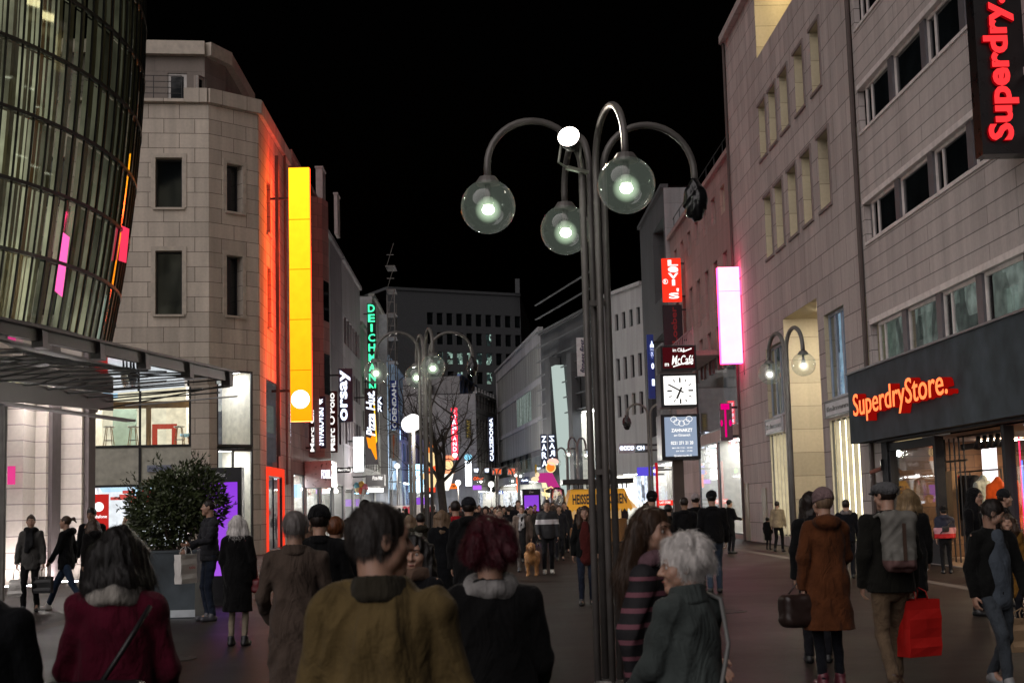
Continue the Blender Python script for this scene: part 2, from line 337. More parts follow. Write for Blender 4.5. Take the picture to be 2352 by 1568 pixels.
# ------------------------------------------------------------------ implicit surfaces -> continuous meshes
f32 = np.float32
def V(*a): return np.array(a, dtype=f32)
class Field:
    def __init__(s, lo, hi, res):
        s.res = res; s.lo = np.array(lo, f32)-3*res; n = np.ceil((np.array(hi, f32)-np.array(lo, f32))/res).astype(int)+7
        s.ax = [s.lo[i]+res*np.arange(n[i], dtype=f32) for i in range(3)]; s.D = np.full(tuple(n), 9., f32)
    def sl(s, lo, hi):
        r = []
        for i in range(3):
            a = max(0, int((lo[i]-s.lo[i])/s.res)-1); b = min(len(s.ax[i]), int((hi[i]-s.lo[i])/s.res)+3); r.append(slice(a, max(a, b)))
        return tuple(r)
    def P(s, S): return s.ax[0][S[0]][:, None, None], s.ax[1][S[1]][None, :, None], s.ax[2][S[2]][None, None, :]
    def prim(s, p):
        k = p[0]
        if k == 'c':  # tapered limb a,b,ra,rb[,flat]
            a, b, ra, rb = np.array(p[1], f32), np.array(p[2], f32), p[3], p[4]; fl = p[5] if len(p) > 5 else 1.
            lo = np.minimum(a-ra, b-rb); hi = np.maximum(a+ra, b+rb)
            def fn(x, y, z):
                ba = b-a; q = float((ba*ba).sum())+1e-9
                X, Y, Z = x-a[0], y-a[1], z-a[2]; t = np.clip((X*ba[0]+Y*ba[1]+Z*ba[2])/q, 0, 1)
                dx, dy, dz = X-t*ba[0], (Y-t*ba[1])/fl, Z-t*ba[2]
                d = np.sqrt(dx*dx+dy*dy+dz*dz)-(ra+(rb-ra)*t); return d*(.5+.5*fl) if fl < 1 else d
            return lo, hi, fn
        if k == 'e':  # ellipsoid centre, radii[, rotation 3x3 columns]
            c, r = np.array(p[1], f32), np.array(p[2], f32); M = p[3] if len(p) > 3 and p[3] is not None else None; m = float(r.max())
            ext = r if M is None else np.abs(np.array(M, f32))@r
            def fn(x, y, z):
                X, Y, Z = x-c[0], y-c[1], z-c[2]
                if M is not None:
                    X, Y, Z = (X*M[0][i]+Y*M[1][i]+Z*M[2][i] for i in range(3))
                a, b, d = X/r[0], Y/r[1], Z/r[2]; k0 = np.sqrt(a*a+b*b+d*d)+1e-6
                a2, b2, d2 = a/r[0], b/r[1], d/r[2]; k1 = np.sqrt(a2*a2+b2*b2+d2*d2)+1e-6
                return k0*(k0-1)/k1
            return c-ext, c+ext, fn
        if k == 'b':  # rounded box centre, half sizes, rotation, radius
            c, h = np.array(p[1], f32), np.array(p[2], f32); M = p[3] if p[3] is not None else np.eye(3, dtype=f32); rd = p[4]
            ext = np.abs(np.array(M, f32))@h
            def fn(x, y, z):
                X, Y, Z = x-c[0], y-c[1], z-c[2]
                X, Y, Z = (X*M[0][i]+Y*M[1][i]+Z*M[2][i] for i in range(3))
                qx, qy, qz = np.abs(X)-h[0]+rd, np.abs(Y)-h[1]+rd, np.abs(Z)-h[2]+rd
                return np.sqrt(np.maximum(qx, 0)**2+np.maximum(qy, 0)**2+np.maximum(qz, 0)**2)+np.minimum(np.maximum(np.maximum(qx, qy), qz), 0)-rd
            return c-ext, c+ext, fn
    def add(s, p, k=.03):
        lo, hi, fn = s.prim(p); S = s.sl(lo-k-s.res*2, hi+k+s.res*2); x, y, z = s.P(S); d = fn(x, y, z); o = s.D[S]
        if o.size == 0: return
        h = np.clip(.5+.5*(o-d)/k, 0, 1); s.D[S] = o*(1-h)+d*h-k*h*(1-h)
    def sub(s, p, k=.01):
        lo, hi, fn = s.prim(p); S = s.sl(lo-k-s.res*2, hi+k+s.res*2); x, y, z = s.P(S); d = -fn(x, y, z); o = s.D[S]
        if o.size == 0: return
        h = np.clip(.5-.5*(o-d)/k, 0, 1); s.D[S] = o*(1-h)+d*h+k*h*(1-h)
    def clip(s, n, c):  # keep n.p < c
        x, y, z = s.ax[0][:, None, None], s.ax[1][None, :, None], s.ax[2][None, None, :]
        s.D = np.maximum(s.D, (x*n[0]+y*n[1]+z*n[2]-c).astype(f32))
    def disp(s, fn):
        i = np.nonzero(np.abs(s.D) < .06)
        s.D[i] += fn(s.ax[0][i[0]], s.ax[1][i[1]], s.ax[2][i[2]]).astype(f32)
    def mesh(s):
        D = s.D; n = D.shape; neg = D < 0
        c = [neg[a:n[0]-1+a, b:n[1]-1+b, d:n[2]-1+d] for a in (0, 1) for b in (0, 1) for d in (0, 1)]
        cnt = sum(q.astype(np.int8) for q in c); I = np.nonzero((cnt > 0) & (cnt < 8)); N = len(I[0])
        if N == 0: return np.zeros((0, 3), f32), np.zeros((0, 4), np.int32)
        vals = {(a, b, d): D[I[0]+a, I[1]+b, I[2]+d] for a in (0, 1) for b in (0, 1) for d in (0, 1)}
        acc = np.zeros((N, 3), f32); w = np.zeros(N, f32)
        for ax in range(3):
            for a in (0, 1):
                for b in (0, 1):
                    p0 = [a, b]; p0.insert(ax, 0); p1 = list(p0); p1[ax] = 1
                    v0, v1 = vals[tuple(p0)], vals[tuple(p1)]; cr = (v0 < 0) != (v1 < 0); t = np.where(cr, v0/np.where(cr, v0-v1, 1), 0)
                    for j in range(3): acc[:, j] += cr*(p0[j] if j != ax else t)
                    w += cr
        co = (acc/w[:, None] + np.stack(I, 1))*s.res + s.lo
        idx = np.full((n[0]-1, n[1]-1, n[2]-1), -1, np.int32); idx[I] = np.arange(N); F = []
        for ax in range(3):
            sh = [slice(1, n[j]-1) for j in range(3)]; s0 = list(sh); s1 = list(sh); s0[ax] = slice(0, n[ax]-1); s1[ax] = slice(1, n[ax])
            a, b = neg[tuple(s0)], neg[tuple(s1)]; J = list(np.nonzero(a != b)); up = a[tuple(J)]
            for j in range(3):
                if j != ax: J[j] = J[j]+1
            o = [j for j in range(3) if j != ax]
            def g(d0, d1):
                q = [J[0], J[1], J[2]]; q[o[0]] = q[o[0]]+d0; q[o[1]] = q[o[1]]+d1; return idx[q[0], q[1], q[2]]
            f = np.stack([g(-1, -1), g(0, -1), g(0, 0), g(-1, 0)], 1); fl = up if ax != 1 else ~up
            f[~fl] = f[~fl][:, ::-1]; F.append(f)
        return co, np.concatenate(F)
def npmesh(name, co, F, mat, parent=None, smooth=True):
    me = bpy.data.meshes.new(name); k = F.shape[1] if len(F) else 4
    me.vertices.add(len(co)); me.vertices.foreach_set('co', np.ascontiguousarray(co, f32).ravel())
    me.loops.add(len(F)*k); me.loops.foreach_set('vertex_index', np.ascontiguousarray(F, np.int32).ravel())
    me.polygons.add(len(F)); me.polygons.foreach_set('loop_start', np.arange(0, len(F)*k, k, dtype=np.int32))
    if smooth: me.polygons.foreach_set('use_smooth', np.ones(len(F), bool))
    me.update(calc_edges=True); me.validate(); return link(name, me, parent, mat)
def sdf(name, prims, res, mat, parent, subs=(), clips=(), disp=None, k=.03):
    tmp = Field((0, 0, 0), (.1, .1, .1), .1); bb = [tmp.prim(p)[:2] for p in [q[0] if isinstance(q[0], tuple) else q for q in prims]]
    lo = np.min([b[0] for b in bb], 0)-.03; hi = np.max([b[1] for b in bb], 0)+.03
    f = Field(lo, hi, res)
    for p in prims:
        if isinstance(p[0], tuple): f.add(p[0], p[1])
        else: f.add(p, k)
    if disp: f.disp(disp)
    for q in subs:
        if isinstance(q[0], tuple): f.sub(q[0], q[1])
        else: f.sub(q)
    for n, c in clips: f.clip(n, c)
    co, F = f.mesh()
    if len(F) == 0: return None, co, F
    return npmesh(name, co, F, mat, parent), co, F
def rotm(yaw=0, pitch=0, roll=0):
    """columns: right, forward, up. yaw turns to the left, pitch > 0 looks up, roll > 0 tips the head to the right"""
    y, p, r = R(yaw), R(pitch), R(roll)
    Mz = np.array([[math.cos(y), -math.sin(y), 0], [math.sin(y), math.cos(y), 0], [0, 0, 1]])
    Mx = np.array([[1, 0, 0], [0, math.cos(p), -math.sin(p)], [0, math.sin(p), math.cos(p)]])
    My = np.array([[math.cos(r), 0, math.sin(r)], [0, 1, 0], [-math.sin(r), 0, math.cos(r)]])
    return (Mz@Mx@My).astype(f32)
def strands(co, F, mat, parent, c, n, length, wid, seed, up=0., curl=.0, drop=1.0, name='hair_strand', keep=None):
    """thin ribbons that follow the hair volume, combed outward from the crown and down"""
    rg = np.random.default_rng(seed); a, b, d = co[F[:, 0]], co[F[:, 1]], co[F[:, 3]]; nr = np.cross(b-a, d-a); ar = np.linalg.norm(nr, axis=1)+1e-12
    nr = nr/ar[:, None]; pick = rg.choice(len(F), n, p=ar/ar.sum()); p = co[F[pick]].mean(1)+rg.normal(0, .002, (n, 3)); N = nr[pick]
    dr = (p-c)*np.array([1, 1, .2]); dr /= np.linalg.norm(dr, axis=1)[:, None]+1e-9
    g = dr*.5+np.array([0, 0, -drop])+rg.normal(0, .25, (n, 3)); g -= N*(g*N).sum(1)[:, None]; g /= np.linalg.norm(g, axis=1)[:, None]+1e-9
    if keep is not None:
        kk = keep(p); p, N, g, dr = p[kk], N[kk], g[kk], dr[kk]; n = len(p)
    side = np.cross(g, N); L = length*rg.uniform(.5, 1.2, n)[:, None]; ring = []
    ph = rg.uniform(0, 6.28, n)[:, None]
    for t in (0, .35, .7, 1.):
        q = p + g*L*t + N*(.003+up*t*(1-.3*t))*rg.uniform(.5, 1.5, n)[:, None] + side*curl*np.sin(ph+t*5) - np.array([0, 0, 1])*.02*t*t*drop
        w = wid*(1-.75*t); ring.append((q-side*w, q+side*w))
    Vv = np.stack([r for pr in ring for r in pr], 1).reshape(-1, 3); ff = []
    o = (np.arange(n)*8)[:, None]
    for i in range(3): ff.append(o+np.array([[2*i, 2*i+1, 2*i+3, 2*i+2]]))
    return npmesh(name, Vv, np.concatenate(ff), mat, parent)
SKIN = {'fair': (.46, .27, .19), 'mid': (.36, .2, .13), 'tan': (.26, .14, .085)}
HAIR = {'black': (.008, .006, .005), 'dark': (.018, .011, .008), 'brown': (.05, .026, .014), 'blond': (.3, .2, .1), 'ash': (.2, .13, .08), 'grey': (.2, .18, .17), 'saltdark': (.042, .035, .031), 'white': (.9, .86, .82), 'red': (.075, .006, .014), 'ginger': (.14, .045, .015)}
def fold(seed, amp, q, stretch=(9, 9, 5), diag=0.):
    rg = random.Random(seed); ph = [rg.uniform(0, 6.28) for _ in range(9)]
    def fn(x, y, z):
        x, y, z = x/q, y/q, z/q
        wx = x+.05*np.sin(z*9+ph[0])+.03*np.sin(y*17+ph[1])+diag*np.abs(x)*0; wz = z+diag*np.abs(x)+.04*np.sin(x*11+ph[2])
        a = np.sin(wx*stretch[0]*2.2+ph[3]+2*np.sin(wz*stretch[2]*.8+ph[4]))*np.sin(wz*stretch[2]*1.7+ph[5]+1.5*np.sin(wx*5+ph[6]))
        b = np.sin(wx*stretch[0]*5+wz*stretch[2]*3.1+ph[7]+np.sin(wz*14+ph[8])); c = 1-np.abs(np.sin(wz*stretch[2]*2.6+2.2*np.sin(wx*stretch[0]*.9+ph[1])))
        return -amp*(.6*a+.3*b+.7*(c-.5))
    return fn
PEOPLE = []
def person(label, px, top, Y, heading=0, skin='fair', hair=('short', 'dark'), jacket=None, legs=((.012, .012, .016), 1.), shoes=(.01, .01, .011), stride=0., swing=((6, 8, 12), (-6, 8, 12)),
           head=(0, 0, 0), lean=0, bulk=1., res=None, seed=None, loc=None, h=None, group=None, female=False, fold_amp=.011, legs_w=1., face=False, nstr=0, seat=False):
    """heading 0 walks away from the camera, 90 to the left, 180 towards it. swing: (forward deg, outward deg, elbow deg) for the right and the left arm"""
    seed = seed if seed is not None else len(PEOPLE)+11
    if loc is None:
        p = at(px, top, Y); loc = (p.x, p.y, 0); h = p.z
    root = empty('person', loc, label, 'person', group, R(heading)); PEOPLE.append(root)
    q = h/1.75; res = res or max(.007, min(.034, Y*.00062)); rg = random.Random(seed)
    A = lambda x, y, z: np.array((x*q, y*q, z*q), f32)
    # ---- skeleton
    drop = .022*min(1, abs(stride)/.6)*2.2; zh = .925-drop; ln = math.tan(R(lean))
    sp = lambda z: ln*(z-.9)
    hip, knee, ank, toe = {}, {}, {}, {}
    for s in (1, -1):
        fy = s*stride/2; hx = A(s*.088, 0, zh-.01); lift = .10 if fy < -.12 else .075
        an = A(s*.095, fy, lift); v = an-hx; d = float(np.linalg.norm(v)); l1, l2 = .425*q, .425*q; d = min(d, l1+l2-.002); a = (l1*l1-l2*l2+d*d)/(2*d); hh = math.sqrt(max(0, l1*l1-a*a))
        e = v/np.linalg.norm(v); fw = np.array((0, 1, 0), f32)-e*e[1]; fw /= np.linalg.norm(fw); kn = hx+e*a+fw*hh; hip[s], knee[s], ank[s] = hx, kn, an
    zt = 1.42-drop; shw = (.16 if female else .185)*(.96+.04*bulk)
    sho, elb, wri, hnd, hdir = {}, {}, {}, {}, {}
    for s, (fwd, out, el) in zip((1, -1), swing):
        sh = A(s*shw, sp(zt), zt); f, o = R(fwd), R(out)
        d1 = np.array((s*math.sin(o), math.sin(f)*math.cos(o), -math.cos(f)*math.cos(o)), f32); eb = sh+d1*.285*q
        f2 = R(fwd+el); d2 = np.array((s*math.sin(o)*.5-s*.25*math.sin(R(el)), math.sin(f2)*math.cos(o), -math.cos(f2)*math.cos(o)), f32); d2 /= np.linalg.norm(d2)
        sho[s], elb[s], wri[s] = sh, eb, eb+d2*.255*q; hdir[s] = d2; hnd[s] = wri[s]+d2*.07*q
    nk = A(0, sp(1.46)-.005, 1.46-drop); hs = .5+.5*q; M = rotm(*head); hc = A(0, sp(1.6)+.025, 1.75-drop) - M[:, 2]*0 - np.array((0, 0, .122*hs), f32)
    hc = hc + np.array((0, .02*hs*math.sin(R(-head[1]))*2, 0), f32); H = lambda x, y, z: hc+M@(np.array((x, y, z), f32)*hs)
    hs_ = hs
    # ---- one continuous body
    B = [('c', A(0, sp(1.3), 1.3-drop), A(0, 0, 1.02-drop), .125*q, .115*q, .7), ('c', A(0, 0, .98-drop), A(0, 0, .9-drop), .125*q, .125*q, .72), ('c', A(-.11, sp(zt), zt-.02), A(.11, sp(zt), zt-.02), .06*q, .06*q),
         ('c', nk-A(0, 0, .05), H(0, -.025, -.05), .058*q, .054*hs)]
    for s in (1, -1):
        B += [('c', hip[s], knee[s], .068*q, .045*q), ('c', knee[s], ank[s], .044*q, .032*q), ('c', ank[s], ank[s]+A(0, .13, -.045), .034*q, .024*q), ('c', sho[s], elb[s], .045*q, .036*q), ('c', elb[s], wri[s], .036*q, .025*q)]
    kk = .03
    B = [(b, .03) for b in B]
    for s in (1, -1):  # hands: palm, four unequal curled fingers, thumb from the side of the palm
        d = hdir[s]; side = np.array((0, 1, 0), f32)-d*d[1]; side /= np.linalg.norm(side)+1e-6; inn = np.cross(d, side)*(1 if s > 0 else -1); inn = inn if inn[0]*s < 0 else -inn
        w = wri[s]; pc = w+d*.05*q; Mp = np.stack([inn, side, d], 1)
        B.append((('e', pc, (.017*q, .04*q, .05*q), Mp), .012))
        for i, (off, ln_) in enumerate(((.029, .068), (.010, .078), (-.010, .073), (-.028, .058))):
            b0 = w+d*.088*q+side*off*q; m1 = b0+(d*.85+inn*.5)*ln_*.55*q; m2 = m1+(d*.35+inn*.94)*ln_*.45*q
            B += [(('c', b0, m1, .0095*q, .0085*q), .005), (('c', m1, m2, .0085*q, .0072*q), .004)]
        t0 = w+d*.03*q+side*.032*q; t1 = t0+(d*.6+side*.62+inn*.35)*.042*q; B += [(('c', t0, t1, .012*q, .010*q), .008), (('c', t1, t1+(d*.8+inn*.4)*.03*q, .010*q, .008*q), .004)]
    hh_ = hs
    def hp(t, *a, k=.012): return ((t,)+a, k)
    fem = .93 if female else 1.
    B += [(('e', H(0, -.012, .028), (.074*hs, .094*hs, .092*hs), M), .02), (('c', H(0, .025, -.02), H(0, .058, -.088), .056*hs, .034*hs*fem), .03), (('c', H(-.04, .03, -.055), H(.04, .03, -.055), .028*hs*fem, .028*hs*fem), .025),
          (('e', H(0, .066, -.103), (.024*hs, .02*hs, .016*hs), M), .018), (('c', H(-.032, .068, .03), H(.032, .068, .03), .018*hs, .018*hs), .015),
          (('c', H(0, .084, .018), H(0, .108, -.022), .0085*hs, .0125*hs), .010), (('c', H(-.013, .094, -.026), H(.013, .094, -.026), .0085*hs, .0085*hs), .006),
          (('c', H(-.018, .084, -.055), H(.018, .084, -.055), .0075*hs, .0075*hs), .006), (('c', H(-.015, .083, -.067), H(.015, .083, -.067), .009*hs, .009*hs), .006),
          (('c', H(-.045, .052, -.02), H(-.035, .066, -.03), .024*hs, .02*hs), .02), (('c', H(.045, .052, -.02), H(.035, .066, -.03), .024*hs, .02*hs), .02)]
    for s in (1, -1):
        B += [(('e', H(s*.078, -.008, -.003), (.009*hs, .019*hs, .032*hs), M), .008), (('c', H(s*.082, -.02, .015), H(s*.084, -.018, -.015), .006*hs, .006*hs), .004)]
    subs = [(('e', H(s*.031, .092, .006), (.018*hs, .012*hs, .009*hs), M), .014) for s in (1, -1)] + [(('e', H(s*.085, -.004, .0), (.006*hs, .009*hs, .016*hs), M), .005) for s in (1, -1)]
    sdf('body', B, res, skinm('skin '+skin, SKIN[skin]), root, subs=subs if res < .02 else ())
    if face and res < .024:
        for s in (1, -1):
            c = H(s*.031, .0715, .006); fwv = M@np.array((0, 1, 0))
            e = MB().ball(c, .0112*hs, 12, 8).build('eye', paint('eye white', (.4, .36, .33), .25, bmp=0), root, True, local=True)
            MB().ball(Vector(c)+Vector(fwv)*.0062*hs, .0062*hs, 10, 6).build('iris', paint('iris', (.03, .025, .02), .15, bmp=0), e, True, local=True)
            MB().tube([H(s*.016, .089, .03), H(s*.032, .087, .036), H(s*.05, .074, .03)], [.003*hs, .0035*hs, .002*hs], 6).build('eyebrow', hairm('hair '+hair[1], HAIR[hair[1]]) if hair[1] in HAIR else hairm('hair dark', HAIR['dark']), root, True, local=True)
        MB().tube([H(-.022, .083, -.061), H(-.008, .0935, -.059), H(.008, .0935, -.059), H(.022, .083, -.061)], [.003*hs, .0055*hs, .0055*hs, .003*hs], 8).build('lips', skinm('lips', (.25, .08, .06)), root, True, local=True)
    # ---- trousers
    lm = legs[0]; lmat = lm if isinstance(lm, bpy.types.Material) else cloth('trousers %.3f %.3f %.3f' % tuple(lm), lm)
    T = [('c', A(0, 0, 1.0-drop), A(0, 0, .9-drop), .138*q, .142*q, .76)]
    for s in (1, -1):
        T += [('c', hip[s], knee[s], .086*q*legs_w, .06*q*legs_w), ('c', knee[s], ank[s]+A(0, -.005, .02), .06*q*legs_w, .05*q*legs_w)]
    sdf('trousers', T, res, lmat, root, k=.02, disp=fold(seed+3, .006, q, (10, 10, 9)) if res < .02 else None)
    # ---- shoes
    for s in (1, -1):
        a = ank[s]; dz = a[2]
        sdf('shoe', [(('c', np.array((a[0], a[1]-.035*q, max(.035*q, dz-.04*q)), f32), np.array((a[0]+s*.015*q, a[1]+.15*q, .034*q), f32), .042*q, .038*q), .02), (('c', a+A(0, 0, .03), a+A(0, .02, -.03), .05*q, .05*q), .03)], max(res*.9, .007), paint('leather %.2f %.2f %.2f' % tuple(shoes), shoes, .45), root, clips=[((0, 0, -1), 0.)])
    # ---- jacket or coat
    J = dict(col=(.012, .012, .014), hem=.82, flare=1., thick=.0, collar=1, quilt=0, hood=False)
    J.update(jacket or {}); jb = bulk*(1+J['thick']); jm = J['mat'] if 'mat' in J else cloth('coat %.3f %.3f %.3f' % tuple(J['col']), J['col'])
    fb = (.93 if female else 1.)
    j = [(('c', A(0, sp(1.3)-.0, 1.31-drop), A(0, 0, 1.06-drop), .165*q*jb*fb, .152*q*jb*fb, .74), .05), (('c', A(0, 0, 1.06-drop), A(0, 0, .93-drop), .152*q*jb*fb, .168*q*jb, .76), .06),
         (('c', A(0, sp(zt)-.015, zt-.03), A(0, sp(zt)-.008, zt+.045), .09*q, .066*q, .9), .04)]
    for s in (1, -1): j.append((('c', A(s*.05, sp(zt)-.012, zt+.012), A(s*shw*.9, sp(zt)-.005, zt-.02), .06*q*jb, .066*q*jb), .04))
    hem = J['hem']-drop
    if hem < .9: j.append((('c', A(0, 0, .95-drop), A(0, 0, hem-.12), .168*q*jb, .17*q*jb*J['flare'], .8), .05))
    for s in (1, -1):
        ab = .5+.5*jb; kj = .02 if res < .011 else .035; j += [(('c', sho[s]-A(s*.012,0,.012), elb[s], .067*q*ab, .058*q*ab), kj), (('c', elb[s], wri[s]+hdir[s]*.0*q, .06*q*ab, .047*q*ab), .02)]
    if J['hood']: j.append((('e', A(0, sp(1.44)-.10, 1.47-drop), A(.13, .085, .07)), .04))
    sub2 = [(('c', A(0, sp(1.5)+.005, 1.475-drop), A(0, sp(1.5)+.012, 1.62-drop), .064*q, .072*q), .008)]
    clp = [((0, 0, -1), -hem*q)]
    for s in (1, -1):  # open cuffs
        e = wri[s]+hdir[s]*.02*q; sub2.append((('e', e+hdir[s]*.03*q, (.047*q, .047*q, .04*q)), .006))
    dp = None
    if res < .024:
        fa = fold(seed, fold_amp, q, J.get('fs', (9, 9, 5)), J.get('diag', .5)); qs = J['quilt']
        if qs: dp = lambda x, y, z: .35*fa(x, y, z)+.009*q*(1-np.abs(np.sin(z/q*PI/qs)))**2*1.4
        else: dp = fa
    sdf('coat' if J['hem'] < .7 else 'jacket', j, res, jm, root, subs=sub2, clips=clp, disp=dp)
    if J['collar'] and not J['hood']:
        ch = .03+.016*J['collar']; pr = []
        for i in range(16):
            a0 = 2*PI*i/16; gap = abs(((a0-PI/2+PI) % (2*PI))-PI) < .3
            if gap: continue
            c0, s0 = math.cos(a0), math.sin(a0); pr.append((('c', A(.088*c0, sp(1.46)-.01+.082*s0, 1.445-drop-.012*s0), A(.08*c0, sp(1.5)-.004+.076*s0, 1.445+ch-drop-.012*s0), .02*q, .012*q), .028))
        sdf('collar', pr, res, J.get('cmat', jm), root)
    if J.get('scarf'):
        sc = cloth('scarf %.2f %.2f %.2f' % tuple(J['scarf']), J['scarf'], var=.5)
        pr = []
        for i in range(14):
            a0, a1 = 2*PI*i/14, 2*PI*(i+1)/14; zz = lambda a: 1.475+.018*math.sin(a)+.012*math.sin(3*a)-drop; rr = .088
            pr.append((('c', A(rr*math.cos(a0), sp(1.48)+rr*math.sin(a0), zz(a0)), A(rr*math.cos(a1), sp(1.48)+rr*math.sin(a1), zz(a1)), .036*q, .036*q), .03))
        if J.get('tails', True): pr += [(('c', A(.03, .09, 1.44-drop), A(.045, .15, 1.12-drop), .042*q, .05*q, .5), .03), (('c', A(-.03, .09, 1.44-drop), A(-.04, .15, 1.2-drop), .04*q, .046*q, .5), .03)]
        sdf('scarf', pr, res, sc, root, disp=fold(seed+9, .008, q, (14, 14, 12)) if res < .024 else None)
    if J.get('shirt'):
        sdf('shirt', [(('c', A(0, sp(1.4)+.085*jb, 1.43-drop), A(0, sp(1.2)+.088*jb, 1.2-drop), .06*q, .105*q, .62), .02), (('c', A(0, sp(1.2)+.088*jb, 1.2-drop), A(0, .085*jb, hem-.01), .105*q, .11*q, .62), .03)], res, cloth('shirt %.2f %.2f %.2f' % tuple(J['shirt']), J['shirt']), root, disp=fold(seed+5, .006, q) if res < .02 else None)
    # ---- hair and headgear
    st, hcn = hair[0], hair[1]; hm = hairm('hair '+hcn, HAIR[hcn]) if hcn in HAIR else None
    cap = ('e', H(0, -.018, .034), (.086*hs, .102*hs, .1*hs), M); facecut = (('e', H(0, .135, -.035), (.082*hs, .085*hs, .1*hs), M), .012)
    rr = rg.uniform(0, 6); wv = lambda amp, fr=70: (lambda x, y, z: amp*(np.sin(x*fr/hs+rr+3*np.sin(z*18))*np.sin(y*fr*.9/hs+2*rr+2*np.sin(z*23+x*20))+.6*np.sin((x+y)*fr*2.1+z*14)))
    hl = None
    earcut = [(('e', H(s*.09, .012, -.02), (.026*hs, .03*hs, .046*hs), M), .008) for s in (1, -1)]
    up_ = M@np.array((0, 0, 1), f32)
    if st in ('short', 'cropped'):
        hl = sdf('hair', [(cap, .01)] if st == 'short' else [(('e', H(0, -.016, .031), (.08*hs, .098*hs, .095*hs), M), .01)], res, hm, root, subs=[facecut]+earcut, clips=[(-up_, -float(up_@H(0, 0, -.048)))], disp=wv(.003))
    elif st == 'curly':
        pr = [(cap, .02)]
        for i in range(46):
            a = rg.uniform(0, 6.28); e = rg.uniform(-.5, 1.5); d = (math.cos(a)*math.cos(e), math.sin(a)*math.cos(e)-.1, math.sin(e))
            if d[1] > .5 and d[2] < .55: continue
            pr.append((('e', H(d[0]*.088, -.02+d[1]*.098, .035+d[2]*.1), (rg.uniform(.024, .036)*hs,)*3), .012))
        hl = sdf('hair', pr, res, hm, root, subs=[facecut], clips=[(-up_, -float(up_@H(0, 0, -.085)))], disp=wv(.004, 90))
    elif st in ('long', 'bob', 'longwavy'):
        L = {'long': .30, 'bob': .13, 'longwavy': .33}[st]; pr = [(cap, .02)]; vol = 1.25 if st == 'longwavy' else 1.
        bk = -.075 if st != 'longwavy' else -.1
        for x in (-.085, -.06, -.03, 0, .03, .06, .085):
            fx = .2 if st == 'longwavy' else 1.
            pr.append((('c', H(x, -.05+abs(x)*.55*fx, .02), np.array(H(x*1.15*vol, bk+abs(x)*fx, -.05), f32)-np.array((0, 0, L*.5*hs), f32), .045*hs, .052*hs*vol), .03))
            pr.append((('c', np.array(H(x*1.15*vol, bk+abs(x)*fx, -.05), f32)-np.array((0, 0, L*.5*hs), f32), np.array(H(x*1.2*vol, bk+.0+abs(x)*fx, -.06), f32)-np.array((0, 0, L*hs), f32), .052*hs*vol, .03*hs), .03))
        hl = sdf('hair', pr, res, hm, root, subs=[facecut, (('e', H(0, .115, -.1), (.072*hs, .075*hs, .11*hs), M), .012)], disp=wv(.005, 60))
    elif st in ('bun', 'pony'):
        pr = [(('e', H(0, -.018, .033), (.081*hs, .099*hs, .096*hs), M), .02)]
        if st == 'bun': pr += [(('e', H(0, -.085, .105), (.04*hs, .04*hs, .038*hs)), .015)]
        else: pr += [(('c', H(0, -.10, .055), H(0, -.16, .075), .024*hs, .03*hs), .015), (('c', H(0, -.16, .075), H(.02, -.205, .0), .03*hs, .012*hs), .015), (('c', H(0, -.15, .08), H(-.02, -.2, .1), .02*hs, .006*hs), .01)]
        hl = sdf('hair', pr, res, hm, root, subs=[facecut]+earcut, clips=[(-up_, -float(up_@H(0, 0, -.06)))], disp=wv(.002))
    elif st in ('beanie', 'flatcap', 'ballcap', 'hood'):
        hc2 = hair[1]; sdf('hair', [(cap, .01)], res, hairm('hair '+hair[2], HAIR[hair[2]]), root, subs=[facecut]+earcut, clips=[(-up_, -float(up_@H(0, 0, -.06))), (up_, float(up_@H(0, 0, .05)))], disp=wv(.002))
        wm = cloth('hat %.2f %.2f %.2f' % tuple(hc2), hc2, bmp=.6)
        if st == 'beanie':
            sdf('beanie', [(('e', H(0, -.018, .05), (.094*hs, .108*hs, .104*hs), M), .01), (('c', H(0, -.02, .045), H(0, -.02, .06), .099*hs, .099*hs), .01)], res, wm, root, clips=[(-up_+.25*(M@np.array((0, -1, 0), f32)), -float((up_-.25*(M@np.array((0, -1, 0), f32)))@H(0, -.02, .02)))], disp=(lambda x, y, z: .003*np.sin(np.arctan2(y-hc[1], x-hc[0])*40)) if res < .02 else None)
        elif st == 'flatcap':
            sdf('flat_cap', [(('e', H(0, -.005, .062), (.1*hs, .122*hs, .062*hs), M), .02), (('e', H(0, .1, .035), (.075*hs, .055*hs, .014*hs), M), .02), (('e', H(0, -.06, .04), (.09*hs, .07*hs, .055*hs), M), .03)], res, wm, root, clips=[(-up_, -float(up_@H(0, 0, .0)))], disp=fold(seed+2, .004, q, (14, 14, 14)))
        elif st == 'ballcap':
            sdf('cap', [(('e', H(0, -.018, .045), (.09*hs, .106*hs, .1*hs), M), .01), (('e', H(0, .115, .03), (.07*hs, .07*hs, .012*hs), M), .01)], res, wm, root, subs=[(('e', H(0, -.115, .02), (.03*hs, .03*hs, .025*hs)), .005)], clips=[(-up_, -float(up_@H(0, 0, .012)))])
        else:
            sdf('hood', [(('e', H(0, -.03, .03), (.105*hs, .115*hs, .118*hs), M), .02), (('c', H(0, -.04, -.06), nk+A(0, -.03, -.02), .095*q, .13*q), .04)], res, wm, root, subs=[(('e', H(0, .13, -.02), (.078*hs, .11*hs, .105*hs), M), .015)], disp=fold(seed+2, .005, q))
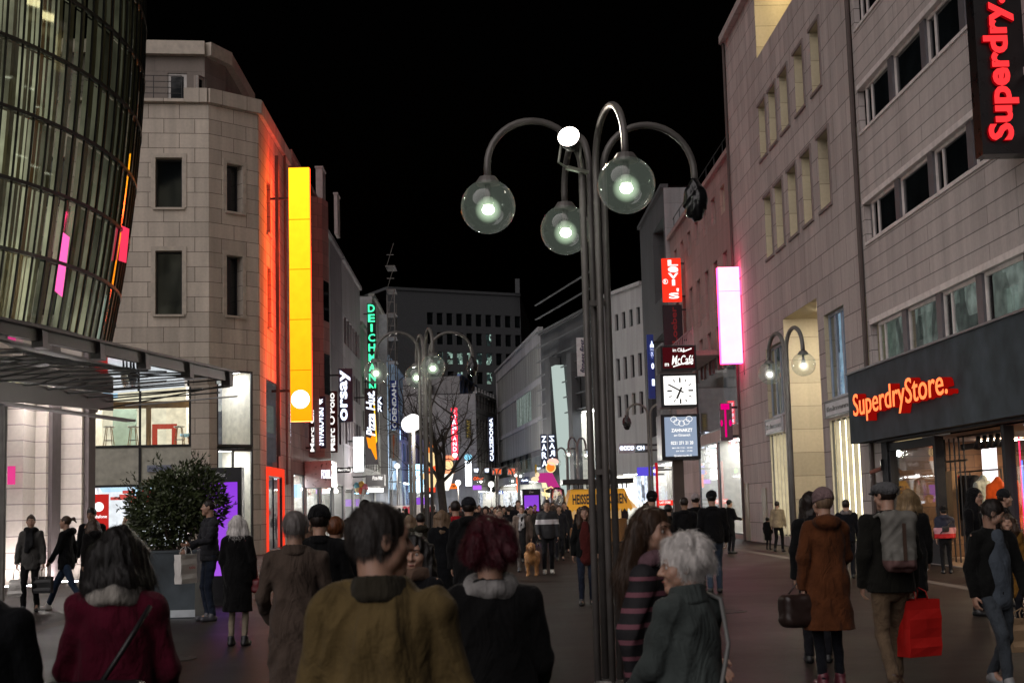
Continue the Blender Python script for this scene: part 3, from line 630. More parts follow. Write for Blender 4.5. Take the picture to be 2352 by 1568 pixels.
    if hl and nstr and hl[0]:
        strands(hl[1], hl[2], hm, root, H(0, -.03, .1), nstr, {'short': .026, 'cropped': .014, 'curly': .04, 'long': .11, 'longwavy': .10, 'bob': .09}.get(st, .04), .0009 if res < .009 else .0018, seed, up=.012 if st in ('curly', 'short') else .008, curl=.006 if st in ('curly', 'longwavy') else .002, drop=.6 if st == 'curly' else 1.,
            keep=lambda p: ~((((p-hc)@M)[:, 1] > .03*hs) & (((p-hc)@M)[:, 2] < (.075 if st != 'curly' else .06)*hs)))
    root['_q'] = q
    info = dict(root=root, q=q, H=H, hnd=hnd, wri=wri, A=A, drop=drop, hs=hs, M=M)
    def world(p):
        a = R(heading); return Vector((loc[0]+p[0]*math.cos(a)-p[1]*math.sin(a), loc[1]+p[0]*math.sin(a)+p[1]*math.cos(a), float(p[2])))
    info['world'] = world
    del root['_q']
    return info
def glasses(I):
    m = MB(); H = I['H']; hs = I['hs']
    for s in (1, -1):
        m.tube([H(s*.032+.024*math.cos(a), .098, .004+.019*math.sin(a)) for a in [k*PI/8 for k in range(17)]], .0022*hs, 6); m.tube([H(s*.056, .096, .01), H(s*.074, .05, .012), H(s*.08, -.0, .008)], .002*hs, 6)
    m.tube([H(-.008, .099, .008), H(.008, .099, .008)], .002*hs, 6); m.build('glasses', paint('spectacle frame', (.01, .01, .01), .3, bmp=0), I['root'], True, local=True)
def copy_tree(o, parent=None):
    c = o.copy(); COL.objects.link(c); c.parent = parent
    for ch in o.children: copy_tree(ch, c)
    return c
def bag(label, p, w, d, h, mat, rz=0, name='shopping_bag', cat='bag', handle=.14, hm=None, logo=None, sag=.0, flare=1.05):
    """open bag hanging from the hand point p: tapered body with creased sides and two loop handles"""
    t = empty(name, (p.x, p.y, p.z-h-handle), label, cat, None, R(rz)); m = MB(); w2, d2 = w/2, d/2; n = 6; rg = random.Random(int(abs(p.x*1000))+3)
    ring = []
    for i in range(n+1):
        z = h*i/n; s = 1+(flare-1)*i/n; cr = .06*d*math.sin(i*2.1)+sag*math.sin(PI*i/n)
        ring.append([(-w2*s+rg.uniform(-.006, .006), -d2*s-cr, z), (0+rg.uniform(-.01, .01), -d2*s-cr*1.6, z), (w2*s+rg.uniform(-.006, .006), -d2*s-cr, z), (w2*s-.035*w*i/n*2, 0, z), (w2*s, d2*s+cr, z), (0, d2*s+cr*1.4, z), (-w2*s, d2*s+cr, z), (-w2*s+.035*w*i/n*2, 0, z)])
    for a, b in zip(ring, ring[1:]):
        for k in range(8): m.quad(a[k], a[(k+1) % 8], b[(k+1) % 8], b[k])
    m.poly(list(reversed(ring[0]))); m.build('bag_body', mat, t, False, local=True)
    m = MB()
    for s in (-1, 1):
        m.tube([(-w*.2, s*d2*flare, h-.03), (-w*.18, s*d2*.6, h+handle*.6), (0, 0, h+handle), (w*.18, s*d2*.6, h+handle*.6), (w*.2, s*d2*flare, h-.03)], .006, 6)
    m.build('handle', hm or mat, t, True, local=True)
    if logo:
        m = MB(); logo(m, w, d*flare, h); m.build('print', emis('x', (1, 1, 1)) if False else paint('bag print', (.5, .1, .1), .6), t, local=True)
    return t
# ------------------------------------------------------------------ shared materials
STONE_L = masonry('pale limestone slabs', (.64, .56, .475), 1.25, .62, .013, (.16, .13, .1))
STONE_G = masonry('grey limestone slabs', (.46, .40, .38), 1.6, .8, .016, (.13, .11, .1), stain=.3, var=.1)
TILE_S = masonry('ribbed facade tiles', (.52, .455, .435), 6, .42, .014, (.17, .15, .14), stain=.35, ribs=.12, var=.05, offset=.3)
WARM = masonry('warm portal stone', (.5, .43, .3), 3.2, .85, .012, (.26, .22, .15), stain=.12)
PLAS_W = masonry('white render', (.42, .42, .42), 30, 30, .0, stain=.35)
PLAS_P = masonry('rose render', (.33, .215, .2), 2.4, 1.1, .006, stain=.35)
PLAS_G = masonry('grey render', (.27, .265, .27), 3, 1.5, .006, stain=.35)
PLAS_D = masonry('dark cladding', (.06, .062, .066), 2.2, 3.0, .008, stain=.3)
PINKST = masonry('lit pillar stone', (.6, .54, .48), 9, .42, .014, (.25, .21, .2), stain=.1, var=.05)
ALU = paint('aluminium window frame', (.42, .39, .38), .5, .1); DFRAME = paint('dark window frame', (.025, .025, .028), .45)
STEEL = paint('painted steel', (.09, .078, .078), .45, .3); POLE = paint('lamp post metal', (.13, .12, .112), .42, .25, var=.2); BLACKM = paint('black metal', (.012, .012, .013), .4)
DG = darkglass('dark window glass'); DGG = darkglass('green window glass', (.012, .03, .024)); GL = glass('clear glass'); GLS = glass('shop glass', (.93, .96, .96), .05)
WHITE = emis('white letter', (.86, .9, 1), 1.5, False); WHITEW = emis('warm white letter', (1, .97, .93), 1.35, False)
def win(F, h, parent, depth=.25, mull=(), tr=(), glassm=DG, frame=DFRAME, fw=.07, n=0, name='window', lit=None, sill=None):
    """frame and mullions set back in the reveal, one pane behind them, an optional lit blind behind the pane"""
    u0, u1, z0, z1 = h[:4]; m = MB(); d = n-depth
    m.fbox(F, u0, u0+fw, z0, z1, d, d+.06); m.fbox(F, u1-fw, u1, z0, z1, d, d+.06); m.fbox(F, u0+fw, u1-fw, z0, z0+fw, d, d+.06); m.fbox(F, u0+fw, u1-fw, z1-fw, z1, d, d+.06)
    for f in mull: u = u0+(u1-u0)*f; m.fbox(F, u-fw*.45, u+fw*.45, z0+fw, z1-fw, d, d+.055)
    for f in tr: z = z0+(z1-z0)*f; m.fbox(F, u0+fw, u1-fw, z-fw*.45, z+fw*.45, d, d+.05)
    w = m.build(name, frame, parent)
    m = MB(); m.quad(F.pt(u0, z0, d+.02), F.pt(u1, z0, d+.02), F.pt(u1, z1, d+.02), F.pt(u0, z1, d+.02), ((u0, z0), (u1, z0), (u1, z1), (u0, z1))); m.build('pane', glassm if not lit else GL, w)
    if lit:
        m = MB(); m.quad(F.pt(u0, z0, d-.12), F.pt(u1, z0, d-.12), F.pt(u1, z1, d-.12), F.pt(u0, z1, d-.12), ((u0, z0), (u1, z0), (u1, z1), (u0, z1))); m.build('blind', lit, w)
    if sill: MB().fbox(F, u0-.1, u1+.1, z0-.09, z0-.003, n-.02, n+.1).build('sill', sill, w)
    return w
def room(F, h, parent, D=3, back=None, side=None, floor=None, light=None, n=0, glassm=None, name='shop_window', frame=DFRAME, fw=.06, mull=(), tr=(), ceil=None):
    """shop window: a real recess with walls, floor, ceiling light and glazing"""
    u0, u1, z0, z1 = h[:4]; P = F.pt; side = side or paint('shop wall', (.6, .6, .6)); m = MB(); m.cur = 0; a, b = n-.02, n-D
    m.quad(P(u0, z0, b), P(u1, z0, b), P(u1, z1, b), P(u0, z1, b), ((u0, z0), (u1, z0), (u1, z1), (u0, z1)))
    m.cur = 1; m.quad(P(u0, z0, a), P(u0, z0, b), P(u0, z1, b), P(u0, z1, a)); m.quad(P(u1, z0, b), P(u1, z0, a), P(u1, z1, a), P(u1, z1, b))
    m.quad(P(u0, z0, a), P(u1, z0, a), P(u1, z0, b), P(u0, z0, b)); m.quad(P(u0, z1, a), P(u0, z1, b), P(u1, z1, b), P(u1, z1, a))
    s = m.build(name, [back or side, side], parent)
    if light:
        m = MB(); k = max(1, int((u1-u0)/1.6))
        for i in range(k):
            c = u0+(u1-u0)*(i+.5)/k; w = (u1-u0)/k*.36
            m.quad(P(c-w, z1-.03, n-D*.2), P(c+w, z1-.03, n-D*.2), P(c+w, z1-.03, n-D*.75), P(c-w, z1-.03, n-D*.75))
        m.build('ceiling_light', light, s)
    if glassm:
        m = MB(); m.quad(P(u0, z0, n-.06), P(u1, z0, n-.06), P(u1, z1, n-.06), P(u0, z1, n-.06)); m.build('pane', glassm, s)
        m = MB(); m.fbox(F, u0, u0+fw, z0, z1, n-.1, n-.02); m.fbox(F, u1-fw, u1, z0, z1, n-.1, n-.02); m.fbox(F, u0+fw, u1-fw, z1-fw, z1, n-.1, n-.02); m.fbox(F, u0+fw, u1-fw, z0, z0+fw, n-.1, n-.02)
        for f in mull: u = u0+(u1-u0)*f; m.fbox(F, u-fw/2, u+fw/2, z0+fw, z1-fw, n-.1, n-.025)
        for f in tr: z = z0+(z1-z0)*f; m.fbox(F, u0+fw, u1-fw, z-fw/2, z+fw/2, n-.1, n-.03)
        m.build('frame', frame, s)
    return s
# ------------------------------------------------------------------ ground
m, nt, o = newmat('street paving'); p = nd(nt, 'ShaderNodeBsdfPrincipled'); setb(p, Roughness=.5, **{'Specular IOR Level': .22})
tc = nd(nt, 'ShaderNodeTexCoord'); bk = nd(nt, 'ShaderNodeTexBrick', offset=.5); nt.links.new(tc.outputs['Object'], bk.inputs['Vector'])
setb(bk, Scale=1., **{'Mortar Size': .006, 'Brick Width': .24, 'Row Height': .12, 'Mortar Smooth': .3})
bk.inputs['Color1'].default_value = (.021, .0145, .0115, 1); bk.inputs['Color2'].default_value = (.03, .021, .0165, 1); bk.inputs['Mortar'].default_value = (.010, .008, .0075, 1)
n1 = nd(nt, 'ShaderNodeTexNoise', Scale=.35, Detail=8, Roughness=.65); nt.links.new(tc.outputs['Object'], n1.inputs['Vector'])
n2 = nd(nt, 'ShaderNodeTexNoise', Scale=38, Detail=5); nt.links.new(tc.outputs['Object'], n2.inputs['Vector'])
sp_ = nd(nt, 'ShaderNodeTexVoronoi', Scale=3.1); nt.links.new(tc.outputs['Object'], sp_.inputs['Vector'])
spr = nd(nt, 'ShaderNodeMapRange'); spr.inputs[1].default_value = .02; spr.inputs[2].default_value = .06; spr.inputs[3].default_value = .6; spr.inputs[4].default_value = 0; nt.links.new(sp_.outputs['Distance'], spr.inputs[0])
mr = nd(nt, 'ShaderNodeMapRange'); mr.inputs[1].default_value = .3; mr.inputs[2].default_value = .7; mr.inputs[3].default_value = .55; mr.inputs[4].default_value = 1.25; nt.links.new(n1.outputs['Fac'], mr.inputs[0])
mx = nd(nt, 'ShaderNodeMix', data_type='RGBA', blend_type='MULTIPLY'); mx.inputs[0].default_value = 1; nt.links.new(bk.outputs['Color'], mx.inputs[6]); nt.links.new(mr.outputs[0], mx.inputs[7])
m4 = nd(nt, 'ShaderNodeMapRange'); m4.inputs[3].default_value = .7; m4.inputs[4].default_value = 1.3; nt.links.new(n2.outputs['Fac'], m4.inputs[0])
mx2 = nd(nt, 'ShaderNodeMix', data_type='RGBA', blend_type='MULTIPLY'); mx2.inputs[0].default_value = 1; nt.links.new(mx.outputs[2], mx2.inputs[6]); nt.links.new(m4.outputs[0], mx2.inputs[7])
mx3 = nd(nt, 'ShaderNodeMix', data_type='RGBA'); nt.links.new(spr.outputs[0], mx3.inputs[0]); nt.links.new(mx2.outputs[2], mx3.inputs[6]); mx3.inputs[7].default_value = (.14, .12, .11, 1)
nt.links.new(mx3.outputs[2], p.inputs['Base Color'])
rr = nd(nt, 'ShaderNodeMapRange'); rr.inputs[3].default_value = .32; rr.inputs[4].default_value = .7; nt.links.new(n1.outputs['Fac'], rr.inputs[0]); nt.links.new(rr.outputs[0], p.inputs['Roughness'])
iv = nd(nt, 'ShaderNodeMath', operation='MULTIPLY_ADD'); iv.inputs[1].default_value = -.8; nt.links.new(bk.outputs['Fac'], iv.inputs[0]); nt.links.new(n2.outputs['Fac'], iv.inputs[2]); bump(nt, iv.outputs[0], p, .35, .006)
nt.links.new(p.outputs[0], o.inputs[0]); PAVE = m
g = MB()
for i in range(-6, 8):
    for j in range(-1, 14): g.quad((i*40, j*40, 0), (i*40+40, j*40, 0), (i*40+40, j*40+40, 0), (i*40, j*40+40, 0))
g.build('ground', PAVE, kind='structure', org=(0, 0, 0))
IRON = paint('cast iron', (.03, .028, .027), .55, .5, var=.4, scale=9)
for x, y, lab in ((1.1, 10.5, 'round iron manhole cover in the dark paving near the front centre'), (3.6, 22.5, 'round iron manhole cover in the paving on the right of the lamp poles'), (-3.9, 17.5, 'round iron manhole cover in the paving left of the white haired woman')):
    t = empty('manhole_cover', (x, y, 0), lab, 'manhole cover'); MB().lathe((x, y, 0), [(0, .009), (.3, .009), (.31, .006)], 28).build('lid', IRON, t); MB().lathe((x, y, 0), [(.315, .0), (.315, .011), (.38, .011), (.385, .0)], 28).build('ring', IRON, t)
slab = masonry('gutter slabs', (.13, .105, .095), .5, .3, .008, stain=.3)
for X in (-7.2, 8.6):
    m = MB(); m.quad((X, 4, .004), (X+.3, 4, .004), (X+.3, 150, .004), (X, 150, .004), ((4, 0), (4, .3), (150, .3), (150, 0))); m.build('gutter', slab, kind='structure')
# ------------------------------------------------------------------ left: corner building of pale stone
C2 = (-9.4, 60.0); C1 = (-11.17, 58.2); C0 = (-26.0, 56.4); C3 = (-9.4, 69.3)
FF = Fac(C0, C1); FC = Fac(C1, C2); FS = Fac(C2, C3)
B1 = empty('stone_building', (-14, 60, 0), 'pale limestone corner building with shop windows and a setback roof storey', 'building')
ZT = FF.uz(420, 237)[1]; ZG = FF.uz(450, 850)[1]-.2
fw1 = FF.rect(357, 362, 418, 477); fw2 = FF.rect(357, 576, 418, 722); fw0 = (fw2[0]-4.6, fw2[0]-3.5, fw2[2], fw2[3]); fw00 = (fw1[0]-4.6, fw1[0]-3.5, fw1[2], fw1[3])
shop = FF.rect(203, 905, 439, 1262); shop = (shop[0], shop[1], .45, FF.uz(300, 860)[1])
wm = wall_mesh(FF, 0, ZT, [fw1+(.42,), fw2+(.42,), fw0, fw00, shop+(.15,)])
cw1 = FC.rect(520, 374, 557, 490); cw2 = FC.rect(520, 585, 557, 727); cs = FC.rect(498, 848, 583, 1262); cs = (cs[0], cs[1], .45, cs[3])
wall_mesh(FC, 0, ZT, [cw1+(.42,), cw2+(.42,), cs+(.15,)], m=wm)
sw = [FS.rect(612, 412, 622, 545), FS.rect(632, 440, 642, 575), FS.rect(614, 610, 624, 758), FS.rect(634, 632, 644, 782)]
swl = [(FS.rect(611, 870, 648, 870)[0], FS.rect(611, 870, 640, 870)[1], 3.6, FS.uz(612, 868)[1]), (FS.rect(612, 1108, 648, 1108)[0], FS.rect(612, 1108, 648, 1108)[1], .1, 3.3)]
wall_mesh(FS, 0, ZT, [w+(.3,) for w in sw]+[swl[0]+(.1,), swl[1]+(.1,)], m=wm)
wm.build('wall', STONE_L, B1)
LED = paint('sill stone', (.5, .44, .37), .7)
for F_, hs_, mu in ((FF, (fw1, fw2, fw0, fw00), ()), (FC, (cw1, cw2), ())):
    for h in hs_: win(F_, h, B1, .42, glassm=DG, sill=LED, fw=.06)
for h in sw: win(FS, h, B1, .3, glassm=DG, fw=.05, sill=LED)
# architraves round the windows
for F_, hs_ in ((FF, (fw1, fw2)), (FC, (cw1, cw2))):
    for h in hs_:
        m = MB()
        for a in ((h[0]-.18, h[0]-.003, h[2], h[3]+.18), (h[1]+.003, h[1]+.18, h[2], h[3]+.18), (h[0]-.003, h[1]+.003, h[3]+.003, h[3]+.18)): m.fbox(F_, a[0], a[1], a[2], a[3], .0, .035)
        m.build('window_surround', LED, B1)
# cornice, terrace, roof storey
m = MB()
zc = FC.uz(540, 222)[1]
for F_, a, b in ((FC, -.05, FC.L+.05), (FS, 0.05, FS.L)): m.fbox(F_, a, b, ZT+.003, zc+.06, -.3, .16)
m.fbox(FF, FF.L-1.0, FF.L-.06, ZT+.003, zc+.06, -.3, .16); m.fbox(FF, 0, FF.L-1.0, ZT+.003, ZT+.14, -.3, .2)
m.build('cornice', STONE_L, B1)
m = MB(); m.poly([FF.pt(0, ZT+.15, -.28), FF.pt(FF.L, ZT+.15, -.28), FC.pt(FC.L, ZT+.15, -.28), FS.pt(FS.L, ZT+.15, -.28), Vector((-26, 69.3, ZT+.15))]); m.build('terrace', paint('roof felt', (.06, .06, .06), .9), B1)
s0 = 61.4; P0 = at(300, 105, s0-.4); P1 = at(470, 105, s0); P2 = at(517, 130, s0+1.4); zr = P1.z
A0, A1, A2, A3 = (-26, s0-1.6), (P1.x, s0), (P2.x, s0+1.5), (P2.x+.0, 69.3)
G0, G1, G2 = Fac(A0, A1), Fac(A1, A2), Fac(A2, A3)
aw = [G0.rect(340, 160, 352, 236), G0.rect(385, 168, 429, 238)]; aw[0] = (aw[1][0]-2.35, aw[1][0]-1.2, aw[0][2]-.1, aw[0][3]-.1); aw2 = G1.rect(456, 172, 474, 236); aw = [(a[0], a[1], ZT+.16, a[3]) for a in aw]; aw2 = (aw2[0], aw2[1], ZT+.16, aw2[3])
ATT = masonry('attic render', (.27, .23, .2), 4, 3, .004, stain=.2)
m = wall_mesh(G0, ZT+.15, zr-.5, aw); wall_mesh(G1, ZT+.15, zr-.5, [aw2], m=m); wall_mesh(G2, ZT+.15, zr-.5, m=m); m.build('attic_wall', ATT, B1)
for G, h in ((G0, aw[0]), (G0, aw[1]), (G1, aw2)): win(G, h, B1, .12, frame=paint('white window frame', (.6, .57, .54)), fw=.13)
m = MB()
for G, a, b in ((G0, 0, G0.L+.02), (G1, -.02, G1.L+.02), (G2, -.02, G2.L)): m.fbox(G, a, b, zr-.497, zr+.1, -.2, .35 if G is not G2 else .3)
m.build('roof_edge', LED, B1)
m = MB(); m.poly([Vector((*A0, zr+.1)), Vector((*A1, zr+.1)), Vector((*A2, zr+.1)), Vector((*A3, zr+.1)), Vector((-26, 69.3, zr+.1))]); m.build('roof', paint('roof felt', (.06, .06, .06)), B1)
m = MB(); ua = FF.L-1.1
for z in (.3, .55, .8, 1.05): m.tube([FF.pt(0, ZT+.15+z, -.15), FF.pt(ua, ZT+.15+z, -.15)], .016, 6)
for k in range(13): u = ua-k*1.15; m.tube([FF.pt(u, ZT+.15, -.15), FF.pt(u, ZT+1.2, -.15)], .018, 6)
m.build('railing', BLACKM, B1)
MB().tube([FS.pt(7.2, 3, .12), FS.pt(7.2, ZT, .12)], .06, 8).build('drainpipe', paint('drainpipe', (.12, .1, .09), .5), B1)
# shop windows of the corner building
zi1 = FF.uz(320, 1030)[1]; zi0 = FF.uz(320, 1112)[1]
CREAM = paint('cream interior', (.75, .7, .6), .8); LW = emis('ceiling light white', (1, .97, .9), 16); LW2 = emis('display light', (.95, .97, 1), 16)
TEAL = paint('teal upholstery', (.25, .42, .4), .8); SKYB = paint('pale blue wall', (.3, .55, .72), .7)
def upper_back(): return goods('upper interior', [(.8, .7, .5), (.75, .68, .5), (.4, .65, .85), (.8, .7, .48)], 1.1, (3.6, 4), .85)
room(FF, (shop[0], shop[1], zi1+.06, shop[3]), B1, 4, upper_back(), CREAM, light=LW, glassm=GLS, mull=(.5,), frame=DFRAME, fw=.09)
room(FF, (shop[0], shop[1], .45, zi0), B1, 3, goods('display back', [(.85, .88, .95), (.5, .7, .9), (.8, .82, .86), (.75, .78, .82), (.85, .86, .9)], 1.15, (1.7, 3), .9), paint('white display wall', (.8, .8, .82)), light=LW2, glassm=GLS, mull=(.5,), fw=.09)
m = MB(); m.fbox(FF, shop[0]+.004, shop[1]-.004, zi0+.003, zi1+.05, -.3, -.06); m.build('frosted_panel', paint('frosted panel', (.55, .54, .46), .35, bmp=0), B1)
m = MB(); m.fbox(FF, (shop[0]+shop[1])/2-.05, (shop[0]+shop[1])/2+.05, zi0+.01, zi1+.04, -.055, -.02); m.build('mullion', DFRAME, B1)
m = MB(); u0, u1, z0, z1 = FF.rect(205, 1135, 249, 1215, -.4); m.fbox(FF, u0, u1, .47, z1, -.5, -.4); dp = m.build('display_panel', emis('red display panel', (.8, .03, .025), .75), B1)
m = MB(); uc = (u0+u1)/2; m.lathe(FF.pt(uc, z1-.5, -.39), [(0, 0), (.19, 0), (.19, -.01)], 24, ax=FF.n); letters(m, 'vodafone', FF.pt(uc-.32, z1-.95, -.395), FF.d*.64, _Z*.13, FF.n, .01, .01); m.build('display_emblem', emis('white display mark', (1, 1, 1), 1.6, False), dp)
# figure poster inside the display and the red bar shelf upstairs
m = MB(); a = FF.rect(262, 1170, 312, 1232, -1.5)
for (x, y, r, col) in (): pass
m = MB()
rg = random.Random(4)
for i in range(12):
    u = shop[0]+.4+rg.random()*(shop[1]-shop[0]-.8); z = zi0-.15-rg.random()*.5; w = .2+rg.random()*.5; m.fbox(FF, u, min(u+w, shop[1]-.1), z-.12, z, -1.6-rg.random(), -1.5+rg.random()*.0)
m.build('hanging_sign', emis('red hanging signs', (.9, .12, .1), .8), B1)
wood = paint('oak', (.3, .18, .09), .6)
m = MB(); h_ = zi1+.06; m.fbox(FF, shop[0]+.1, shop[1]-.1, h_+1.62, h_+1.9, -.9, -.82); m.fbox(FF, (shop[0]+shop[1])/2+.15, (shop[0]+shop[1])/2+.35, h_, h_+1.62, -.9, -.82); m.build('partition', wood, B1)
m = MB(); u, z = FF.uz(378, 990, -2.2); m.fbox(FF, u-.5, u+.5, z+.1, z+.3, -2.3, -2.1); m.fbox(FF, u-.5, u-.3, z-1, z+.1, -2.3, -2.1); m.fbox(FF, u+.3, u+.5, z-1, z+.1, -2.3, -2.1); m.build('red_arch', emis('red arch', (.75, .1, .06), .6), B1)
m = MB(); u, z = FF.uz(300, 1000, -2.4); m.fbox(FF, u-.7, u+.25, h_, h_+1.7, -2.5, -2.2); m.build('cabinet', paint('sage cabinet', (.25, .33, .28)), B1)
# chamfer and street side shop windows
room(FC, (cs[0], cs[1], zi1+.06, cs[3]), B1, 2.2, goods('chamfer interior', [(.8, .8, .8), (.3, .3, .3), (.6, .6, .56), (.15, .15, .16), (.7, .7, .66)], .75, (.7, .9), .6), CREAM, light=LW2, glassm=GLS, fw=.08)
room(FC, (cs[0], cs[1], .45, zi1-.06), B1, 2.2, emis('pale display', (.8, .82, .78), .62), CREAM, light=LW2, glassm=GLS, mull=(.45,), fw=.08)
room(FS, swl[0], B1, 1.2, goods('street interior', [(.5, .6, .75), (.2, .22, .3), (.1, .1, .12)], .45, (.6, 1.2), .5), CREAM, glassm=GLS)
room(FS, swl[1], B1, 1.2, emis('doorway glow', (.5, .52, .66), .6), CREAM, glassm=GLS, mull=(.5,))
RED = emis('red sign edge', (1, .05, .02), 1.1)
m = MB(); a = swl[1]; m.fbox(FS, a[0]-.13, a[0]-.01, 0, a[3]+.38, .01, .1); m.fbox(FS, a[1]+.01, a[1]+.13, 0, a[3]+.38, .01, .1); m.fbox(FS, a[0]-.005, a[1]+.005, a[3]+.02, a[3]+.38, .01, .1); m.build('door_surround', RED, B1)
m = MB(); m.fbox(FS, swl[0][0]+.1, swl[0][0]+.7, 5.0, swl[0][3]-.3, -.5, -.45); m.build('display_strip', emis('orange strip', (1, .16, .02), 1.2), B1)
# things on and in it
def sign_plate(label, F, rect, mat, txt, tm, n=.03, name='street_sign'):
    u0, u1, z0, z1 = rect; c = F.pt((u0+u1)/2, z0, n); t = empty(name, c, label, 'sign'); MB().fbox(F, u0, u1, z0, z1, n, n+.03).build('plate', mat, t)
    m = MB(); letters(m, txt, F.pt(u0+(u1-u0)*.06, z0+(z1-z0)*.25, n+.03), F.d*(u1-u0)*.88, _Z*(z1-z0)*.5, F.n, .012, .004); m.build('lettering', tm, t); return t
sign_plate('small street name plate above the bush on the left corner building', FF, FF.rect(338, 1068, 394, 1082), paint('enamel blue grey', (.3, .33, .42), .4), 'Antonsgasse', paint('plate letters', (.05, .06, .12), .5), .0)
def stool(px, py, lab):
    u, z = FF.uz(px, 1030, -.75); b = FF.pt(u, zi1+.09, -.75); t = empty('bar_stool', b, lab, 'stool', 'bar stools in the upper shop window'); hgt = FF.uz(px, py, -.75)[1]-b.z
    MB().lathe(b, [(0, hgt-.03), (.2, hgt-.03), (.23, hgt+.0), (.22, hgt+.03), (0, hgt+.02)], 18).build('seat', paint('white seat', (.7, .68, .63), .5), t, True)
    for k in range(4):
        a = PI/4+k*PI/2; MB().tube([b+Vector((.13*math.cos(a), .13*math.sin(a), hgt-.03)), b+Vector((.26*math.cos(a), .26*math.sin(a), 0))], .018, 6).build('leg', wood, t)
    MB().tube([b+Vector((.2*math.cos(PI/4+k*PI/2), .2*math.sin(PI/4+k*PI/2), hgt*.35)) for k in range(5)], .012, 6).build('footrest', BLACKM, t)
stool(250, 980, 'leftmost white topped bar stool in the upper shop window'); stool(306, 980, 'middle white topped bar stool in the upper shop window'); stool(412, 980, 'rightmost white topped bar stool in the upper shop window')
u, z = FF.uz(428, 1030, -1.6); b = FF.pt(u, zi1+.09, -1.6); t = empty('shell_chair', b, 'pale blue shell chair in the upper shop window', 'chair')
MB().lathe(b, [(.02, .42), (.24, .46), (.27, .55), (.25, .55), (.22, .48), (0, .45)], 16).build('seat', SKYB, t, True); m = MB()
for k in range(9):
    a = -1.1+k*.245; p = b+Vector((.25*math.cos(a+.4), .25*math.sin(a+.4), 0)); q_ = b+Vector((.25*math.cos(a+.645), .25*math.sin(a+.645), 0)); m.quad(p+_Z*.5, q_+_Z*.5, q_+_Z*.86, p+_Z*.86)
m.build('backrest', SKYB, t)
for k in range(4): a = PI/4+k*PI/2; MB().tube([b+Vector((.1*math.cos(a), .1*math.sin(a), .44)), b+Vector((.24*math.cos(a), .24*math.sin(a), 0))], .014, 6).build('leg', wood, t)
# ------------------------------------------------------------------ left: bulging glass house
GB = empty('glass_building', (-16, 34, 0), 'bulging dark glass and steel building leaning out on the left', 'building')
GC = Vector((-20, 41.6)); GX, GY, GK = GC.x, GC.y, 1.3
def GRd(z): return 9.7-.0085*(18-z)**2
def gp(a, z, dr=0): r = GRd(z)+dr; return Vector((GX+r*math.cos(a), GY+GK*r*math.sin(a), z))
a0, a1, na = R(-96), R(22), 40; z0g, rows, rh = 5.05, 9, 1.75
da = (a1-a0)/na
rg = random.Random(9)
gm, nt, o = newmat('facade glass'); p1 = nd(nt, 'ShaderNodeBsdfTransparent'); p1.inputs[0].default_value = (.62, .68, .58, 1); p2 = nd(nt, 'ShaderNodeBsdfGlossy', Roughness=.03); p2.inputs[0].default_value = (.8, .9, .82, 1)
fr = nd(nt, 'ShaderNodeFresnel', IOR=1.5); ma = nd(nt, 'ShaderNodeMath', operation='MULTIPLY_ADD'); ma.use_clamp = True; ma.inputs[1].default_value = 1.3; ma.inputs[2].default_value = .05; nt.links.new(fr.outputs[0], ma.inputs[0])
mxs = nd(nt, 'ShaderNodeMixShader'); nt.links.new(ma.outputs[0], mxs.inputs[0]); nt.links.new(p1.outputs[0], mxs.inputs[1]); nt.links.new(p2.outputs[0], mxs.inputs[2]); nt.links.new(mxs.outputs[0], o.inputs[0])
m = MB(); mv = MB(); mhz = MB(); rb = MB(); rb2 = MB(); curt = MB()
for i in range(na):
    for k in range(rows):
        a, b = a0+i*da, a0+(i+1)*da; z, zz = z0g+k*rh, z0g+(k+1)*rh; t_ = rg.uniform(-.006, .006)
        m.quad(gp(a, z, t_), gp(b, z, -t_), gp(b, zz, -t_+rg.uniform(-.004, .004)), gp(a, zz, t_))
for i in range(na+1):
    a = a0+i*da; pts = [gp(a, z0g+k*rh*.5, .03) for k in range(rows*2+1)]; r_ = Vector((math.cos(a), math.sin(a)/GK, 0)).normalized(); tn = Vector((-r_.y, r_.x, 0))
    for p, q_ in zip(pts, pts[1:]):
        w = .021; mv.hexa([p-tn*w-r_*.05, p+tn*w-r_*.05, p+tn*w-r_*.0, p-tn*w-r_*.0, q_-tn*w-r_*.05, q_+tn*w-r_*.05, q_+tn*w-r_*.0, q_-tn*w-r_*.0])
    for sgn, f in ((1, (.42, .6, .5)[i % 3]),):   # inner timber ribs between the bars
        aa = a+da*f; ww = .012
        rbm = rb if i % 6 else rb2
        for k in range(rows*2):
            p, q_ = gp(aa, z0g+k*rh*.5, -.1), gp(aa, z0g+(k+1)*rh*.5, -.1); rbm.hexa([p-tn*ww-r_*.05, p+tn*ww-r_*.05, p+tn*ww+r_*.05, p-tn*ww+r_*.05, q_-tn*ww-r_*.05, q_+tn*ww-r_*.05, q_+tn*ww+r_*.05, q_-tn*ww+r_*.05])
    for k in range(rows):
        for s_ in range(1):
            curt.cur = rg.choice((0, 0, 1, 1, 2)); f = a+da*rg.uniform(.03, .1); fe = a+da*rg.uniform(.78, .97); z = z0g+k*rh+.02
            curt.quad(gp(f, z, -.2), gp(fe, z, -.2), gp(fe, z+rh*.97, -.2), gp(f, z+rh*.97, -.2), ((0, z), (1, z), (1, z+1), (0, z+1)))
for k in range(rows+1):
    z = z0g+k*rh
    for i in range(na):
        a, b = a0+i*da, a0+(i+1)*da; hh = .045
        mhz.hexa([gp(a, z-hh, -.06), gp(a, z-hh, .05), gp(b, z-hh, .05), gp(b, z-hh, -.06), gp(a, z+hh, -.06), gp(a, z+hh, .05), gp(b, z+hh, .05), gp(b, z+hh, -.06)])
